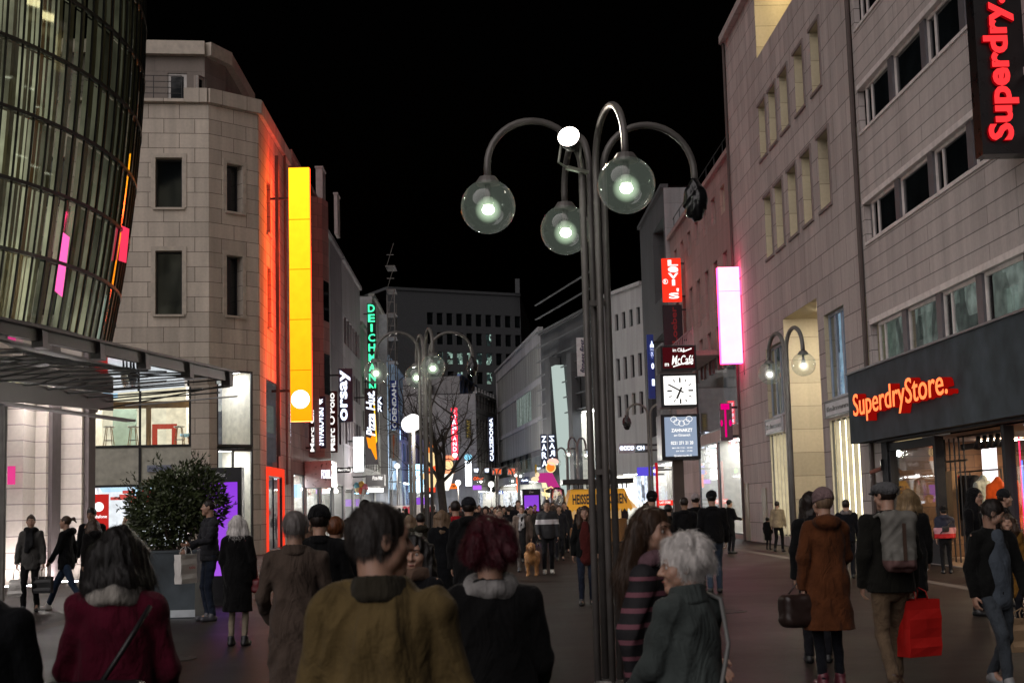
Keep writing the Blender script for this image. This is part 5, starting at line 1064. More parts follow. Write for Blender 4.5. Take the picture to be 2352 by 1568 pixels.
psign('orange red lit letters over a grey canopy, left one', (1130, 1074, 1153, 1090), 146, paint('sign grey', (.25, .22, .22), .6), [('H&M', (.08, .1, .92, .9), OR, 'h', dict(shear=.2))]); psign('orange red lit letters over a grey canopy, right one', (1166, 1074, 1188, 1090), 140, paint('sign grey', (.25, .22, .22), .6), [('H&M', (.08, .1, .92, .9), OR, 'h', dict(shear=.2))])
psign('thin red neon script above a grey fascia', (1086, 1093, 1112, 1103), 157, BLK, [('Oliver', (.05, .1, .95, .9), OR, 'h', dict(shear=.3))])
psign('orange lit box sign with a round white end near the bare tree', (1031, 1110, 1051, 1122), 140, emis('orange box', (1, .2, .02), 1.3, False), [('WEMPE', (.1, .2, .9, .8), paint('dark red letters', (.3, .02, .01), .5, bmp=0), 'h')])
psign('violet and red lit box low at the far shops', (1086, 1114, 1106, 1124), 155, emis('violet red', (.5, .12, .9), 1.2, False))
psign('small white lit disc sign at the far blue house', (1143, 1126, 1156, 1134), 143, BLUE, [('o2', (.2, .1, .8, .9), LWHITE, 'h')])
psign('red neon corner sign at the grey panel house', (1186, 1092, 1192, 1130), 132, OR); psign('navy square sign with white script at the grey panel house', (1195, 1094, 1215, 1112), 131, NAVY, [('Apollo', (.1, .3, .9, .7), LWHITE, 'h', dict(shear=.2))])

# further lamps of the street's row, seen as small bright balls down the street
# ------------------------------------------------------------------ right side of the street
XR = 11.1
# --- nearest: shop building with ribbed tiles and three window bands (runs past the right edge of the picture)
YS0, YS1 = 40.9, 19.0
FU = Fac((XR, YS0), (XR, YS1)); SB = empty('tiled_building', (XR+2, 32, 0), 'right hand building with ribbed tiles, window bands and a slate shop fascia', 'building')
def bandz(px, py): return FU.uz(px, py)[1]
bands = [(bandz(2005, 555), bandz(2010, 437)), (bandz(1999, 290), bandz(1988, 178)), (bandz(2025, 870), bandz(2028, 720)), (bandz(1985, 48), bandz(1985, -70))]
fz0, fz1 = FU.uz(2163, 983, .55)[1], FU.uz(2150, 788, .55)[1]
bays = []
sp0 = FU.uz(2018, 870)[0]; bw = FU.uz(2086, 830)[0]-sp0
nb = int((FU.L-sp0)/bw)
holes = [(.35+.0, sp0+nb*bw-.3, z0, z1, .18) for z0, z1 in [(min(b), max(b)) for b in bands]]
uS = FU.uz(2048, 1200)[0]; zS = FU.uz(2050, 1013)[1]
shopz = (uS, FU.L-.3, .02, zS)
m = wall_mesh(FU, 0, 21.5, holes+[shopz+(.02,)]); m.build('wall', TILE_S, SB)
DP = paint('slate spandrel', (.1, .095, .105), .5)
pw = paint('pale window frame', (.66, .6, .58), .5)
for bi, (z0, z1) in enumerate([(min(b), max(b)) for b in bands]):
    m = MB(); m.fbox(FU, .35, sp0+nb*bw-.3, z1-.16, z1-.003, -.17, .05); m.fbox(FU, .35, sp0+nb*bw-.3, z0+.003, z0+.09, -.17, .04); m.build('band_rail', pw, SB)
    k = 0
    lo = .36
    for i in range(-1, nb):
        ua = max(lo, sp0+i*bw-.0); ub = sp0+(i+1)*bw-.42
        if ub-ua < .5: continue
        lit = (bi == 2)
        gl_ = None
        wn = win(FU, (ua, ub, z0+.095, z1-.165), SB, .14, mull=(.24,) if (i % 2 == 0) else (), frame=pw, fw=.085, glassm=DG, lit=goods('misty green blind', [(.17, .2, .18), (.24, .29, .26), (.09, .11, .1), (.3, .35, .32)], .62, (1.1, 2.2), .45) if lit else (goods('teal dark blind', [(.02, .08, .06), (.03, .1, .08)], .5, (1, 3), .6) if bi == 1 and i == 4 else None))
        m = MB(); m.fbox(FU, ub+.01, min(ub+.41, FU.L), z0+.095, z1-.165, -.17, -.02); m.build('spandrel', DP, SB)
m = MB(); m.tube([FU.pt(.03, 0, .1), FU.pt(.03, 21.5, .1)], .07, 8); m.build('drainpipe', paint('brown drainpipe', (.07, .05, .045), .5), SB)
# slate fascia across the shop front
SLATE = paint('slate fascia', (.05, .06, .07), .8, var=.35, scale=1.2, spec=.12)
m = MB(); m.fbox(FU, -.45, FU.L, fz0, fz1, .002, .55); m.build('fascia', SLATE, SB)
m = MB(); m.fbox(FU, -.46, FU.L, fz1+.001, fz1+.05, .0, .6); m.build('fascia_cap', paint('fascia cap', (.16, .17, .18), .4), SB)
NEO = emis('orange red letter face', (1, .19, .055), 2.0); NEOS = emis('red letter flank', (.5, .006, .004), .5, False)
ts = empty('fascia_sign', FU.pt(3, fz0, .6), 'glowing orange red raised letters on the slate shop fascia', 'sign')
ua, za = FU.uz(1962, 965, .8); ub, zb = FU.uz(2175, 862, .8); zlo = FU.uz(1995, 965, .8)[1]; zhi = FU.uz(2070, 872, .8)[1]
m = MB(); letters(m, 'SuperdryStore.', FU.pt(ua, zlo, .56), FU.d*(ub-ua), _Z*(zhi-zlo), FU.n, .004, .24, 0); m.build('letter_flank', NEOS, ts)
m = MB(); letters(m, 'SuperdryStore.', FU.pt(ua, zlo, .803), FU.d*(ub-ua), _Z*(zhi-zlo), FU.n, .004, .01, 0); m.build('letter_face', NEO, ts)
# shop front: piers, lintel, glazing, room behind
m = MB(); m.fbox(FU, uS-.25, uS+.0, 0, zS, -.3, .02); m.fbox(FU, uS-.6, uS-.25, .0, zS+.0, -.02, .012); m.fbox(FU, uS, FU.L-.3, zS-.02, fz0-.003, .0, .3); m.build('shop_lintel', paint('dark steel front', (.035, .036, .04), .75, spec=.15), SB)
SUO = emis('warm spot panel', (1, .76, .5), 70); BRWN = masonry('raw timber wall', (.17, .085, .04), 2.2, .35, .01, var=.3, stain=.5)
x_d = FU.uz(2152, 1150)[0]; x_e = FU.uz(2312, 1150)[0]
D_ = 6.0; P = FU.pt
m = MB(); m.cur = 0
a, b = uS, FU.L-.3
m.quad(P(a, 0, -D_), P(b, 0, -D_), P(b, zS, -D_), P(a, zS, -D_), ((a, 0), (b, 0), (b, zS), (a, zS))); m.quad(P(a, 0, -.3), P(a, 0, -D_), P(a, zS, -D_), P(a, zS, -.3), ((0, 0), (D_, 0), (D_, zS), (0, zS))); m.quad(P(b, 0, -D_), P(b, 0, -.3), P(b, zS, -.3), P(b, zS, -D_), ((0, 0), (D_, 0), (D_, zS), (0, zS)))
m.cur = 1; m.quad(P(a, .02, -.02), P(b, .02, -.02), P(b, .02, -D_), P(a, .02, -D_)); m.cur = 2; m.quad(P(a, zS-.05, -.02), P(a, zS-.05, -D_), P(b, zS-.05, -D_), P(b, zS-.05, -.02)); sr = m.build('shop_interior', [BRWN, paint('shop floor', (.2, .14, .1), .4), paint('shop ceiling', (.1, .06, .04), .8)], SB)
for k in range(5): u = a+1.5+k*(b-a-2)/5; m = MB(); m.quad(P(u, zS-.1, -2), P(u+.8, zS-.1, -2), P(u+.8, zS-.1, -3.0), P(u, zS-.1, -3.0)); m.build('ceiling_light', SUO, sr)
m = MB(); m.quad(P(uS+.05, .6, -.12), P(x_d-.06, .6, -.12), P(x_d-.06, zS-.2, -.12), P(uS+.05, zS-.2, -.12)); m.build('pane', GLS, SB)
m = MB(); m.quad(P(x_e+.1, .25, -.12), P(FU.L-.4, .25, -.12), P(FU.L-.4, zS-.2, -.12), P(x_e+.1, zS-.2, -.12)); m.build('pane', GLS, SB)
FRB = paint('dark steel front', (.035, .036, .04), .75, spec=.15)
for q in (x_d, x_e): MB().fbox(FU, q-.09, q+.1, .02, zS-.03, -.22, -.0).build('door_post', FRB, SB)
m = MB(); m.fbox(FU, uS+.02, uS+.12, .02, zS-.03, -.2, -.02); m.fbox(FU, uS+.121, x_d-.11, .02, .6, -.22, -.01); m.fbox(FU, uS+.121, x_d-.11, zS-.25, zS-.04, -.2, -.02); m.build('shop_frame', FRB, SB)
m = MB(); m.fbox(FU, x_d-.75, x_d-.15, .62, zS-.9, -.6, -.45); m.build('timber_post', wood, SB)
m = MB(); m.fbox(FU, uS+.9, x_d-.8, .62, zS-1.5, -1.6, -1.5); m.build('partition', paint('dark partition', (.04, .04, .045), .7), SB)
m = MB(); m.fbox(FU, uS+.3, uS+1.2, 1.2, 3.0, -2.6, -2.5); m.build('display_light', emis('white display wall', (1, .93, .96), 1.6), SB)
# rail lights, neon, rods and clothes in the shop
def inn(px, py, n): return FU.uz(px, py, n)
m = MB()
for k in range(6): u, _ = inn(2163+k*11, 1100, -.5); m.tube([P(u, .05, -.5), P(u, zS-.1, -.5)], .02, 6)
u0_, z_ = inn(2156, 1062, -.5); u1_, _ = inn(2222, 1062, -.5); m.tube([P(u0_, z_, -.5), P(u1_, z_, -.5)], .025, 6); m.build('rod_screen', BLACKM, SB)
u0_, z_ = inn(2200, 1004, -.7); u1_, _ = inn(2312, 1004, -.7)
sb_ = empty('light_track', P((u0_+u1_)/2, z_, -.7), 'black track of spotlights above the shop entrance', 'lamp'); MB().tube([P(u0_, z_, -.7), P(u1_, z_, -.7)], .03, 6).build('rail', BLACKM, sb_)
for k in range(5):
    u, _ = inn(2246+k*15, 1010, -.7); c = P(u, z_-.2, -.7); m = MB(); m.lathe(c, [(.0, .16), (.05, .16), (.06, .02), (.12, -.14), (.1, -.14), (0, -.1)], 12, ax=Vector((0, -.3, 1))); m.build('spot_head', BLACKM, sb_, True)
    MB().lathe(c-Vector((0, -.03, .1)), [(0, 0), (.085, 0)], 12, ax=Vector((0, -.3, 1))).build('spot_lens', emis('spot lens', (1, .8, .55), 30), sb_)
u0_, z0_ = inn(2206, 1034, -1.0); u1_, z1_ = inn(2300, 1008, -1.0); m = MB(); m.fbox(FU, u0_, u1_, z0_, z1_, -1.05, -1.0); bd = m.build('board', paint('chalk board', (.05, .045, .05), .7), SB); m = MB(); letters(m, 'S', P(u0_+(u1_-u0_)*.42, z0_+.04, -.995), FU.d*.5, _Z*(z1_-z0_-.08), FU.n, .02, .01); m.build('lettering', WHITEW, bd)
nt_ = empty('neon_tubes', P(x_e+.2, 1, -.3), 'red and blue neon tubes along the door frame of the right shop', 'neon'); MB().tube([P(x_e+.14, .4, -.3), P(x_e+.14, zS-.3, -.3)], .018, 6).build('tube', emis('pink red neon', (1, .03, .12), 2), nt_); MB().tube([P(x_e+.22, .4, -.3), P(x_e+.22, 2.4, -.3)], .018, 6).build('tube', emis('blue neon', (.1, .2, 1), 2.4), nt_)
m = MB(); letters(m, 'SALE', P(x_e+.4, 3.1, -.35), FU.d*1.0, _Z*.35, FU.n, 0, .02); m.build('lettering', emis('pale blue neon', (.4, .6, 1), 1.8), nt_)
jk = [('silver grey', (.6, .64, .66)), ('black', (.03, .03, .034)), ('red', (.4, .02, .03)), ('orange', (.85, .13, .02)), ('pale green', (.45, .5, .46)), ('charcoal', (.04, .04, .045))]
jprims = [(('c', (0, 0, -.15), (0, 0, -.62), .16, .17, .6), .05), (('c', (-.14, 0, -.13), (.14, 0, -.13), .06, .06), .04), (('c', (-.18, 0, -.13), (-.27, .02, -.62), .07, .055), .03), (('c', (.18, 0, -.13), (.27, .02, -.62), .07, .055), .03), (('c', (0, -.01, -.1), (0, -.03, -.03), .085, .075), .03)]
jf = Field((-.4, -.25, -.85), (.4, .25, .1), .022)
for p_, k_ in jprims: jf.add(p_, k_)
jf.disp(lambda x, y, z: .012*(1-np.abs(np.sin(z*36)))**2+fold(3, .006, 1)(x, y, z)); jco, jF = jf.mesh()
def jacket_on(label, u, z, n, ci, rz, grp=None):
    p = P(u, z, n); o = npmesh('jacket', jco, jF, cloth('shop '+jk[ci][0], jk[ci][1]), None); o.location = p; o.rotation_euler = (0, 0, rz); o.scale = (1.25, 1.25, 1.4); tag(o, label, 'jacket', grp)
ra, rz_ = inn(2164, 1094, -.9); rb_, _ = inn(2300, 1094, -.9)
rk = empty('clothes_rail', P((ra+rb_)/2, 0, -.9), 'long black clothes rail inside the right shop', 'rail'); MB().tube([P(ra, rz_+.08, -.9), P(rb_, rz_+.08, -.9)], .02, 8).build('bar', BLACKM, rk)
for f in (0, .5, 1): MB().tube([P(ra+(rb_-ra)*f, .05, -.9), P(ra+(rb_-ra)*f, rz_+.08, -.9)], .02, 8).build('post', BLACKM, rk)
def jk_at(label, px, ci, n=-.85, py=1096, rz=PI/2, grp=None):
    u, z = inn(px, py, n); jacket_on(label, u, z, n, ci, rz, grp); o = SC.objects[-1] if False else None
jk_at('silver grey padded jacket facing the street by the rod screen', 2174, 0, -.8, rz=.5); jk_at('red jacket on the rail behind the rod screen', 2196, 2, -.9, rz=.9)
for k in range(7): jk_at('black jacket hanging in the dense row on the shop rail', 2206+k*5.5, 1, -.9, rz=PI/2-.25+.1*(k % 3), grp='black jackets on the shop rail')
jk_at('pale green fur collared jacket near the neon tubes', 2256, 4, -.8, rz=.6); jk_at('left orange padded jacket beside the neon tubes', 2290, 3, -.7, 1100, .4); jk_at('right orange padded jacket at the picture edge', 2328, 3, -.6, 1104, .4)
m = MB(); m.fbox(FU, -.55, -.45, 3.1, 3.18, .012, .25); m.build('camera_arm', BLACKM, SB) if False else None
cmv = empty('security_camera', FU.pt(uS-.5, fz0-.75, .02), 'small security camera on the pale pier below the fascia', 'camera'); MB().fbox(FU, uS-.46, uS-.4, fz0-.8, fz0-.5, .02, .1).build('bracket', BLACKM, cmv); MB().tube([FU.pt(uS-.43, fz0-.75, .08), FU.pt(uS-.75, fz0-.85, .3)], .06, 8).build('body', paint('camera red brown', (.2, .08, .06), .4), cmv)
# vertical sign across the facade
YV = 28.0
tv, q_ = psign('big black vertical sign with glowing red letters at the top right', (2244, -80, 2400, 353), YV, paint('sign gloss black', (.006, .006, .007), .3, bmp=0), th=.45, wall=XR)
x0, x1, Y_, z0, z1 = q_; RN = emis('red neon letters', (1, .035, .04), 1.35)
a = at(2280, 325, YV-.12); b = at(2352, 325, YV-.12); zt_ = at(2318, -4, YV).z
m = MB(); letters(m, 'Superdry.', Vector((at(2342, 325, YV).x, YV-.01, at(2310, 325, YV).z)), _Z*(zt_-at(2310, 325, YV).z), Vector((-(at(2342, 200, YV).x-at(2268, 200, YV).x), 0, 0)), NEG, .035, .1); m.build('letter_flank', emis('dark red flank', (.45, .0, .004), .5, False), tv)
m = MB(); letters(m, 'Superdry.', Vector((at(2342, 325, YV).x, YV-.113, at(2310, 325, YV).z)), _Z*(zt_-at(2310, 325, YV).z), Vector((-(at(2342, 200, YV).x-at(2268, 200, YV).x), 0, 0)), NEG, .035, .01); m.build('letter_face', RN, tv)
# --- stone shop building with deep lit windows
FG = Fac((XR, 62.0), (XR, 41.0)); GG = empty('slab_building', (XR+3, 52, 0), 'large grey slab clad building with deep lit window slots and a tall portal', 'building')
zG = FG.uz(1692, 48)[1]
def rr_(x0, y0, x1, y1): return FG.rect(x0, y0, x1, y1)
def slot(xl, yb, xr, yt): # left foot and right top of the opening as seen
    u0, z0 = FG.uz(xl, yb); u1, z1 = FG.uz(xr, yt); return (u0, u1, z0, z1)
row1 = []; z0a, z1a = FG.uz(1858, 372)[1]-.0, FG.uz(1856, 255)[1]
z0 = FG.uz(1753, 362)[1]; z1 = FG.uz(1750, 235)[1]; lefts = [1744, 1768, 1795, 1831, 1870]; rights = [1761, 1786, 1815, 1853, 1893]
zz0 = FG.uz(1757, 600)[1]; zz1 = FG.uz(1757, 455)[1]
l2 = [1757, 1782, 1813, 1847, 1886]; r2 = [1774, 1801, 1834, 1869, 1913]
for a, b in zip(lefts, rights): row1.append((FG.uz(a, 300)[0], FG.uz(b, 300)[0], z0, z1))
for a, b in zip(l2, r2): row1.append((FG.uz(a, 500)[0], FG.uz(b, 500)[0], zz0, zz1))
zb = FG.uz(1750, 115)[1]; lg = (FG.uz(1736, 90)[0], FG.uz(1870, 20)[0], zb, zb+3.0)
por = (FG.uz(1806, 900)[0], FG.uz(1886, 900)[0], .02, FG.uz(1806, 728)[1])
ltw = (FG.uz(1763, 900)[0], FG.uz(1800, 900)[0], FG.uz(1765, 962)[1], FG.uz(1760, 802)[1]); rtw = (FG.uz(1898, 850)[0], FG.uz(1945, 850)[0], FG.uz(1900, 920)[1], FG.uz(1900, 720)[1])
lsh = (ltw[0], ltw[1], .35, FG.uz(1765, 1000)[1]); rsh = (rtw[0]+.05, FG.uz(1968, 900)[0], .35, FG.uz(1908, 965)[1])
hl = [h+(1.0,) for h in row1]+[lg+(2.4,), por+(3.2,), ltw+(.5,), rtw+(.5,), lsh+(.5,), rsh+(.5,)]
wall_mesh(FG, 0, zG, hl, reveal=False).build('wall', STONE_G, GG)
for h in hl:
    a, b, c, d, dp = h; m = MB()
    for (p_, q_) in (((a, c), (b, c)), ((b, c), (b, d)), ((b, d), (a, d)), ((a, d), (a, c))): m.quad(FG.pt(*p_), FG.pt(*q_), FG.pt(*q_, -dp), FG.pt(*p_, -dp), ((0, p_[1]), (0, q_[1]), (dp, q_[1]), (dp, p_[1])))
    m.build('reveal', WARM, GG)
for i, h in enumerate(row1):
    win(FG, h, GG, 1.0, fw=.09, mull=(.5,), glassm=DG, frame=paint('bronze frame', (.08, .075, .07), .4))
    m = MB(); m.fbox(FG, h[0]-.12, h[1]+.12, h[2]-.1, h[2]-.003, -.1, .06); m.fbox(FG, h[1]+.003, h[1]+.12, h[2], h[3]+.12, -.1, .05); m.fbox(FG, h[0]-.12, h[1], h[3]+.003, h[3]+.12, -.1, .05); m.build('window_trim', paint('trim brown', (.2, .16, .15), .6), GG)
    if i not in (9,):
        m = MB(); m.quad(FG.pt(h[0]+.05, h[3]-.02, -.72), FG.pt(h[1]-.05, h[3]-.02, -.72), FG.pt(h[1]-.05, h[3]-.02, -.92), FG.pt(h[0]+.05, h[3]-.02, -.92)); m.build('slot_light', emis('slot light', (1, .97, .84), 4.5), GG)
win(FG, lg, GG, 2.4, fw=.1, mull=(.33, .66)); m = MB(); m.quad(FG.pt(lg[0]+.3, lg[3]-.05, -.6), FG.pt(lg[1]-.3, lg[3]-.05, -.6), FG.pt(lg[1]-.3, lg[3]-.05, -1.8), FG.pt(lg[0]+.3, lg[3]-.05, -1.8)); m.build('loggia_light', emis('loggia light', (1, .8, .45), 7), GG)
m = MB(); m.fbox(FG, por[0], por[1], .02, por[3], -3.25, -3.2); m.build('portal_back', WARM, GG)
c = FG.pt((por[0]+por[1])/2, por[3]-.04, -1.3); m = MB(); m.lathe(c, [(0, 0), (.13, 0), (.15, .02)], 18); m.build('downlight', emis('downlight', (1, .9, .74), 1300), GG)
for h, lit, nm in ((ltw, GOODD, 0), (rtw, GOODB, 1)): win(FG, h, GG, .2, mull=(.33, .66), frame=paint('pale blue frame', (.3, .34, .4), .5), fw=.1, lit=goods('tall window light', [(.5, .75, 1), (.15, .2, .3), (.3, .4, .55), (.08, .1, .14)], .75, (.5, 6), .6) if nm else GOODD)
CURT = emis('lit curtain', (1, .87, .62), 5)
for h in (lsh, rsh):
    win(FG, h, GG, .14, fw=.06, lit=CURT, mull=()); n_ = 5
    for k in range(n_+1):
        u = h[0]+(h[1]-h[0])*k/n_; MB().fbox(FG, u-.035, u+.035, h[2], h[3], -.13, -.01).build('fin', paint('bronze fin', (.3, .27, .22), .5), GG)
for h in (lsh, rsh): MB().fbox(FG, h[0], h[1], .0, h[2]-.003, -.4, .03).build('plinth', STONE_G, GG)
for (r, lab) in ((( 1762, 965, 1801, 1000), 'smaller framed dark letter sign left of the lit portal'), ((1900, 922, 1960, 962), 'larger framed dark letter sign right of the lit portal')):
    u0, z0 = FG.uz(r[0], r[3]); u1, _ = FG.uz(r[2], r[3]); z1 = FG.uz(r[0], r[1])[1]
    t = empty('framed_sign', FG.pt((u0+u1)/2, z0, .05), lab, 'sign'); MB().fbox(FG, u0, u1, z0, z1, .003, .06).build('plate', paint('sign grey blue', (.5, .5, .53), .5), t); m = MB()
    for q in ((u0, u1, z0, z0+.08), (u0, u1, z1-.08, z1), (u0, u0+.08, z0+.08, z1-.08), (u1-.08, u1, z0+.08, z1-.08)): m.fbox(FG, *q, .063, .072)
    m.build('frame', BLACKM, t); m = MB(); letters(m, 'fielmann', FG.pt(u0+.25, z0+.2, .063), FG.d*(u1-u0-.5), _Z*(z1-z0-.4), FG.n, .03, .015); m.build('lettering', BLACKM, t)
m = MB(); m.fbox(FG, -.05, FG.L+.02, zG+.002, zG+.35, -.5, .25); m.build('cornice', STONE_G, GG)
MB().tube([FG.pt(.15, 0, .1), FG.pt(.15, zG, .1)], .06, 8).build('drainpipe', paint('brown drainpipe', (.07, .05, .045), .5), GG)
for px, py0, py1 in ((1708, 1110, 1215), (1755, 1120, 1240)): u, z = FG.uz(px, py0); MB().fbox(FG, max(u-.35, .3), max(u, .6)+.5, .02, z, .003, .05).build('door', paint('service door', (.25, .22, .16), .6), GG)
# --- rose house with the pink light box
XP = 11.25
FPk = Fac((XP, 84.0), (XP, 62.2)); zP = FPk.uz(1697, 322)[1]
w1 = grid(FPk, 7, 0, .8, 20.2, [(FPk.uz(1685, 460)[1], FPk.uz(1685, 390)[1]), (FPk.uz(1680, 690)[1], FPk.uz(1685, 555)[1]), (FPk.uz(1590, 885)[1], FPk.uz(1590, 795)[1])], .42)
rose_l = emis('warm lit window', (.8, .75, .35), .7, False)
tP = house('rose rendered house carrying the long pink light box', FPk, zP, PLAS_P, w1, ground=[(8, 14, .2, 4.6, 2.5, GOODB, SHOPL), (14.4, 20.6, .2, 4.6, 2.5, goods('phone shop', [(.5, .75, .95), (.2, .3, .5), (.75, .85, .5), (.6, .2, .8), (.85, .9, .95), (.06, .07, .09)], .7, (1.0, 1.2), .3), SHOPL), (8, 20.6, 5.1, 8.8, 1.5, goods('first floor dim', [(.2, .2, .19), (.28, .26, .24), (.16, .16, .17)], .5, (2, 4), .6), None)], lits=[None]*6+[rose_l], wkw=dict(mull=(.5,), frame=paint('rose window frame', (.3, .22, .2), .5)))
m = MB(); zz = zP+.25
m.hexa([FPk.pt(0, zz, -.3), FPk.pt(FPk.L, zz, -.3), FPk.pt(FPk.L, zz, -4), FPk.pt(0, zz, -4), FPk.pt(0, zz+2.6, -1.7), FPk.pt(FPk.L, zz+2.6, -1.7), FPk.pt(FPk.L, zz+2.6, -4), FPk.pt(0, zz+2.6, -4)]); m.build('mansard_roof', paint('slate roof', (.05, .055, .06), .6), tP)
m = MB()
for k in range(9): m.tube([FPk.pt(1+k*2.5, zz, -.15), FPk.pt(1+k*2.5, zz+1, -.15)], .025, 5)
m.tube([FPk.pt(.5, zz+.95, -.15), FPk.pt(21.3, zz+.95, -.15)], .025, 5); m.build('roof_railing', BLACKM, tP)
m = MB(); zb = FPk.uz(1590, 850)[1]; a_, b_ = FPk.uz(1600, 860)[0], FPk.uz(1655, 860)[0]; m.fbox(FPk, a_, b_, zb-.15, zb+.1, .003, 1.3); m.build('balcony_slab', PLAS_P, tP); m = MB()
for k in range(13): u = a_+(b_-a_)*k/12; m.tube([FPk.pt(u, zb+.1, 1.25), FPk.pt(u, zb+1.2, 1.25)], .022, 5)
m.tube([FPk.pt(a_, zb+1.2, 1.25), FPk.pt(b_, zb+1.2, 1.25)], .03, 6); m.build('balcony_railing', paint('railing pink grey', (.4, .25, .27), .5), tP)
PNK = emis('pink white light box', (1, .27, .42), 3.6, var=.05, scale=1.5); PKS = emis('pink glow flank', (1, .03, .16), 11)
tpk, q_ = psign('tall glowing pink white light box on the rose house', (1653, 613, 1702, 834), 60.6, PNK, th=.4, wall=XP, sides=PKS)
x0, x1, Y_, z0, z1 = q_; m = MB(); m.box(x0, x1, Y_-.01, Y_-.004, z1-(z1-z0)*.255, z1-(z1-z0)*.25); m.build('joint', emis('joint pink', (.8, .45, .6), .8, False), tpk)
m = MB(); m.box(x1+.05, x1+.3, Y_, Y_+.25, z0-.5, z1-1.2); m.build('mast', paint('mast', (.05, .03, .035)), tpk)
tT, q_ = psign('pink letter T with dots in the shop window of the rose house', (1654, 925, 1682, 1012), 63.5, paint('sign dark pane', (.12, .11, .12), .3, bmp=0), [('T', (.1, .1, .8, .98), emis('magenta letter', (.8, .0, .2), 1.0, False), 'h', dict(bold=.02)), ('.', (.02, .38, .22, .56), emis('magenta letter', (.8, .0, .2), 1.0, False), 'h'), ('.', (.72, .38, .95, .56), emis('magenta letter', (.8, .0, .2), 1.0, False), 'h')], th=.1, wall=XP)
# --- dark clad building with the red and white sign
FL = Fac((11.0, 97.5), (11.0, 84.2)); zL = FL.uz(1556, 372)[1]
tL = house('dark metal clad building with a large recessed window', FL, zL, PLAS_D, [], extra=[(FL.uz(1500, 650)[0]+.8, FL.L-.6, FL.uz(1555, 640)[1], FL.uz(1555, 530)[1]+2.0, 1.2), (1.2, FL.L-.6, 6, FL.uz(1555, 640)[1]-2.2, .3)], ground=[(.8, FL.L-.8, .2, 4.2, 2.5, goods('neon shop', [(.8, .1, .2), (.2, .1, .9), (.9, .6, .2), (.6, .5, .9), (.9, .9, 1), (.05, .02, .05), (.8, .3, .1)], 1.3, (.35, .5), .3), SHOPL)])
a_ = (FL.uz(1500, 650)[0]+.8, FL.L-.6, FL.uz(1555, 640)[1], FL.uz(1555, 530)[1]+2.0); win(FL, a_, tL, 1.15, mull=(.25, .5, .75), glassm=DGG); m = MB(); m.fbox(FL, a_[1]-2.6, a_[1]-.1, a_[2], a_[3]-.1, -1.14, -1.12); m.build('lit_pane', goods('teal pane', [(.06, .2, .15), (.1, .26, .2), (.03, .1, .08)], .7, (1.1, 6), .6), tL); m = MB(); m.fbox(FL, a_[0]+2, a_[1]-.2, a_[3]-.15, a_[3]-.05, -.9, -.6); m.build('strip_light', emis('soffit strip', (.8, 1, .9), 1.6), tL)
b_ = (1.2, FL.L-.6, 6, FL.uz(1555, 640)[1]-2.2); m = MB(); m.quad(FL.pt(b_[0], b_[2], -.28), FL.pt(b_[1], b_[2], -.28), FL.pt(b_[1], b_[3], -.28), FL.pt(b_[0], b_[3], -.28)); m.build('dark_glazing', DG, tL)
REDP = emis('red sign panel', (1, .035, .015), 1.15)
tl_, q_ = psign('red vertical light box with white letters above the black sign', (1522, 593, 1565, 692), 78, REDP, [('LeVI S', (.3, .06, .85, .96), WHITEW, 'stack', dict(gap=.1, bold=.035)), ("'", (.72, .22, .84, .3), WHITEW, 'h'), ('R', (.08, .42, .2, .5), WHITEW, 'h')], th=.3, wall=11.2)
x0, x1, Y_, z0, z1 = q_; m = MB(); cx, cz = x0+.14*(x1-x0), z0+.46*(z1-z0); m.tube([(cx+.13*math.cos(k*PI/10), Y_-.02, cz+.13*math.sin(k*PI/10)) for k in range(21)], .015, 5); m.build('ring', WHITEW, tl_)
psign('black vertical sign with dull red letters under the red light box', (1524, 700, 1568, 792), 78, BLK, [('Loeber', (.42, .05, .7, .95), paint('dull red letters', (.25, .01, .012), .5, bmp=0), 'up')], th=.3, wall=11.2)
psign('tall blue sign with a bright starburst at the white house', (1488, 768, 1503, 915), 86, BLUE, [('*', (.45, .62, 1, .9), LWHITE, 'h', dict(bold=.05)), ('O', (.55, .46, .95, .55), LWHITE, 'h', dict(bold=.05)), ('I', (.55, .2, .95, .3), LWHITE, 'h')], wall=11.0)
# --- white house, then the dark slatted store, then the grey panel house
FW_ = pf(1404, 104, 1492, 97.8); zW = FW_.uz(1450, 662)[1]
rows_ = [(FW_.uz(1465, 745)[1], FW_.uz(1465, 705)[1]), (FW_.uz(1440, 870)[1], FW_.uz(1440, 818)[1]), (FW_.uz(1440, 955)[1], FW_.uz(1440, 905)[1])]
ww = grid(FW_, 5, 0, .2, FW_.L-.1, [r if r[0] < r[1] else (r[1], r[0]) for r in rows_], .5)
tW = house('white rendered house with small square windows', FW_, zW, PLAS_W, ww, ground=[(.2, FW_.L-.2, .2, 3.8, 2, GOODW, SHOPL)], lits=[None, None, None, BLINDG, BLINDG, BLINDY, None, None, None, None, None, None, None, BLINDY])
psign('grey fascia sign with round white lit letters', (1422, 1018, 1458, 1040), 92, paint('fascia grey', (.3, .27, .29), .6), [('ecco', (.04, .3, .96, .75), LWHITE, 'h', dict(bold=.03))], wall=10.5, th=.5); psign('short lit white letter row right of the grey fascia sign', (1460, 1020, 1482, 1036), 90, paint('glass sign', (.1, .14, .16), .3), [('CH', (.1, .2, .9, .8), LWHITE, 'h', dict(bold=.05))], wall=10.8)
psign('violet lit fascia on the right behind the lamp with two dark bags', (1464, 1072, 1510, 1092), 88, emis('violet fascia', (.14, .1, .85), .8, False), [('M', (.7, .2, .95, .85), LWHITE, 'h')], wall=10.9); psign('red frame of a bright shop entrance under the clock column', (1508, 1062, 1513, 1200), 80, emis('red frame', (.55, .012, .02), .8, False), wall=10.8, name='door_frame', cat='frame')
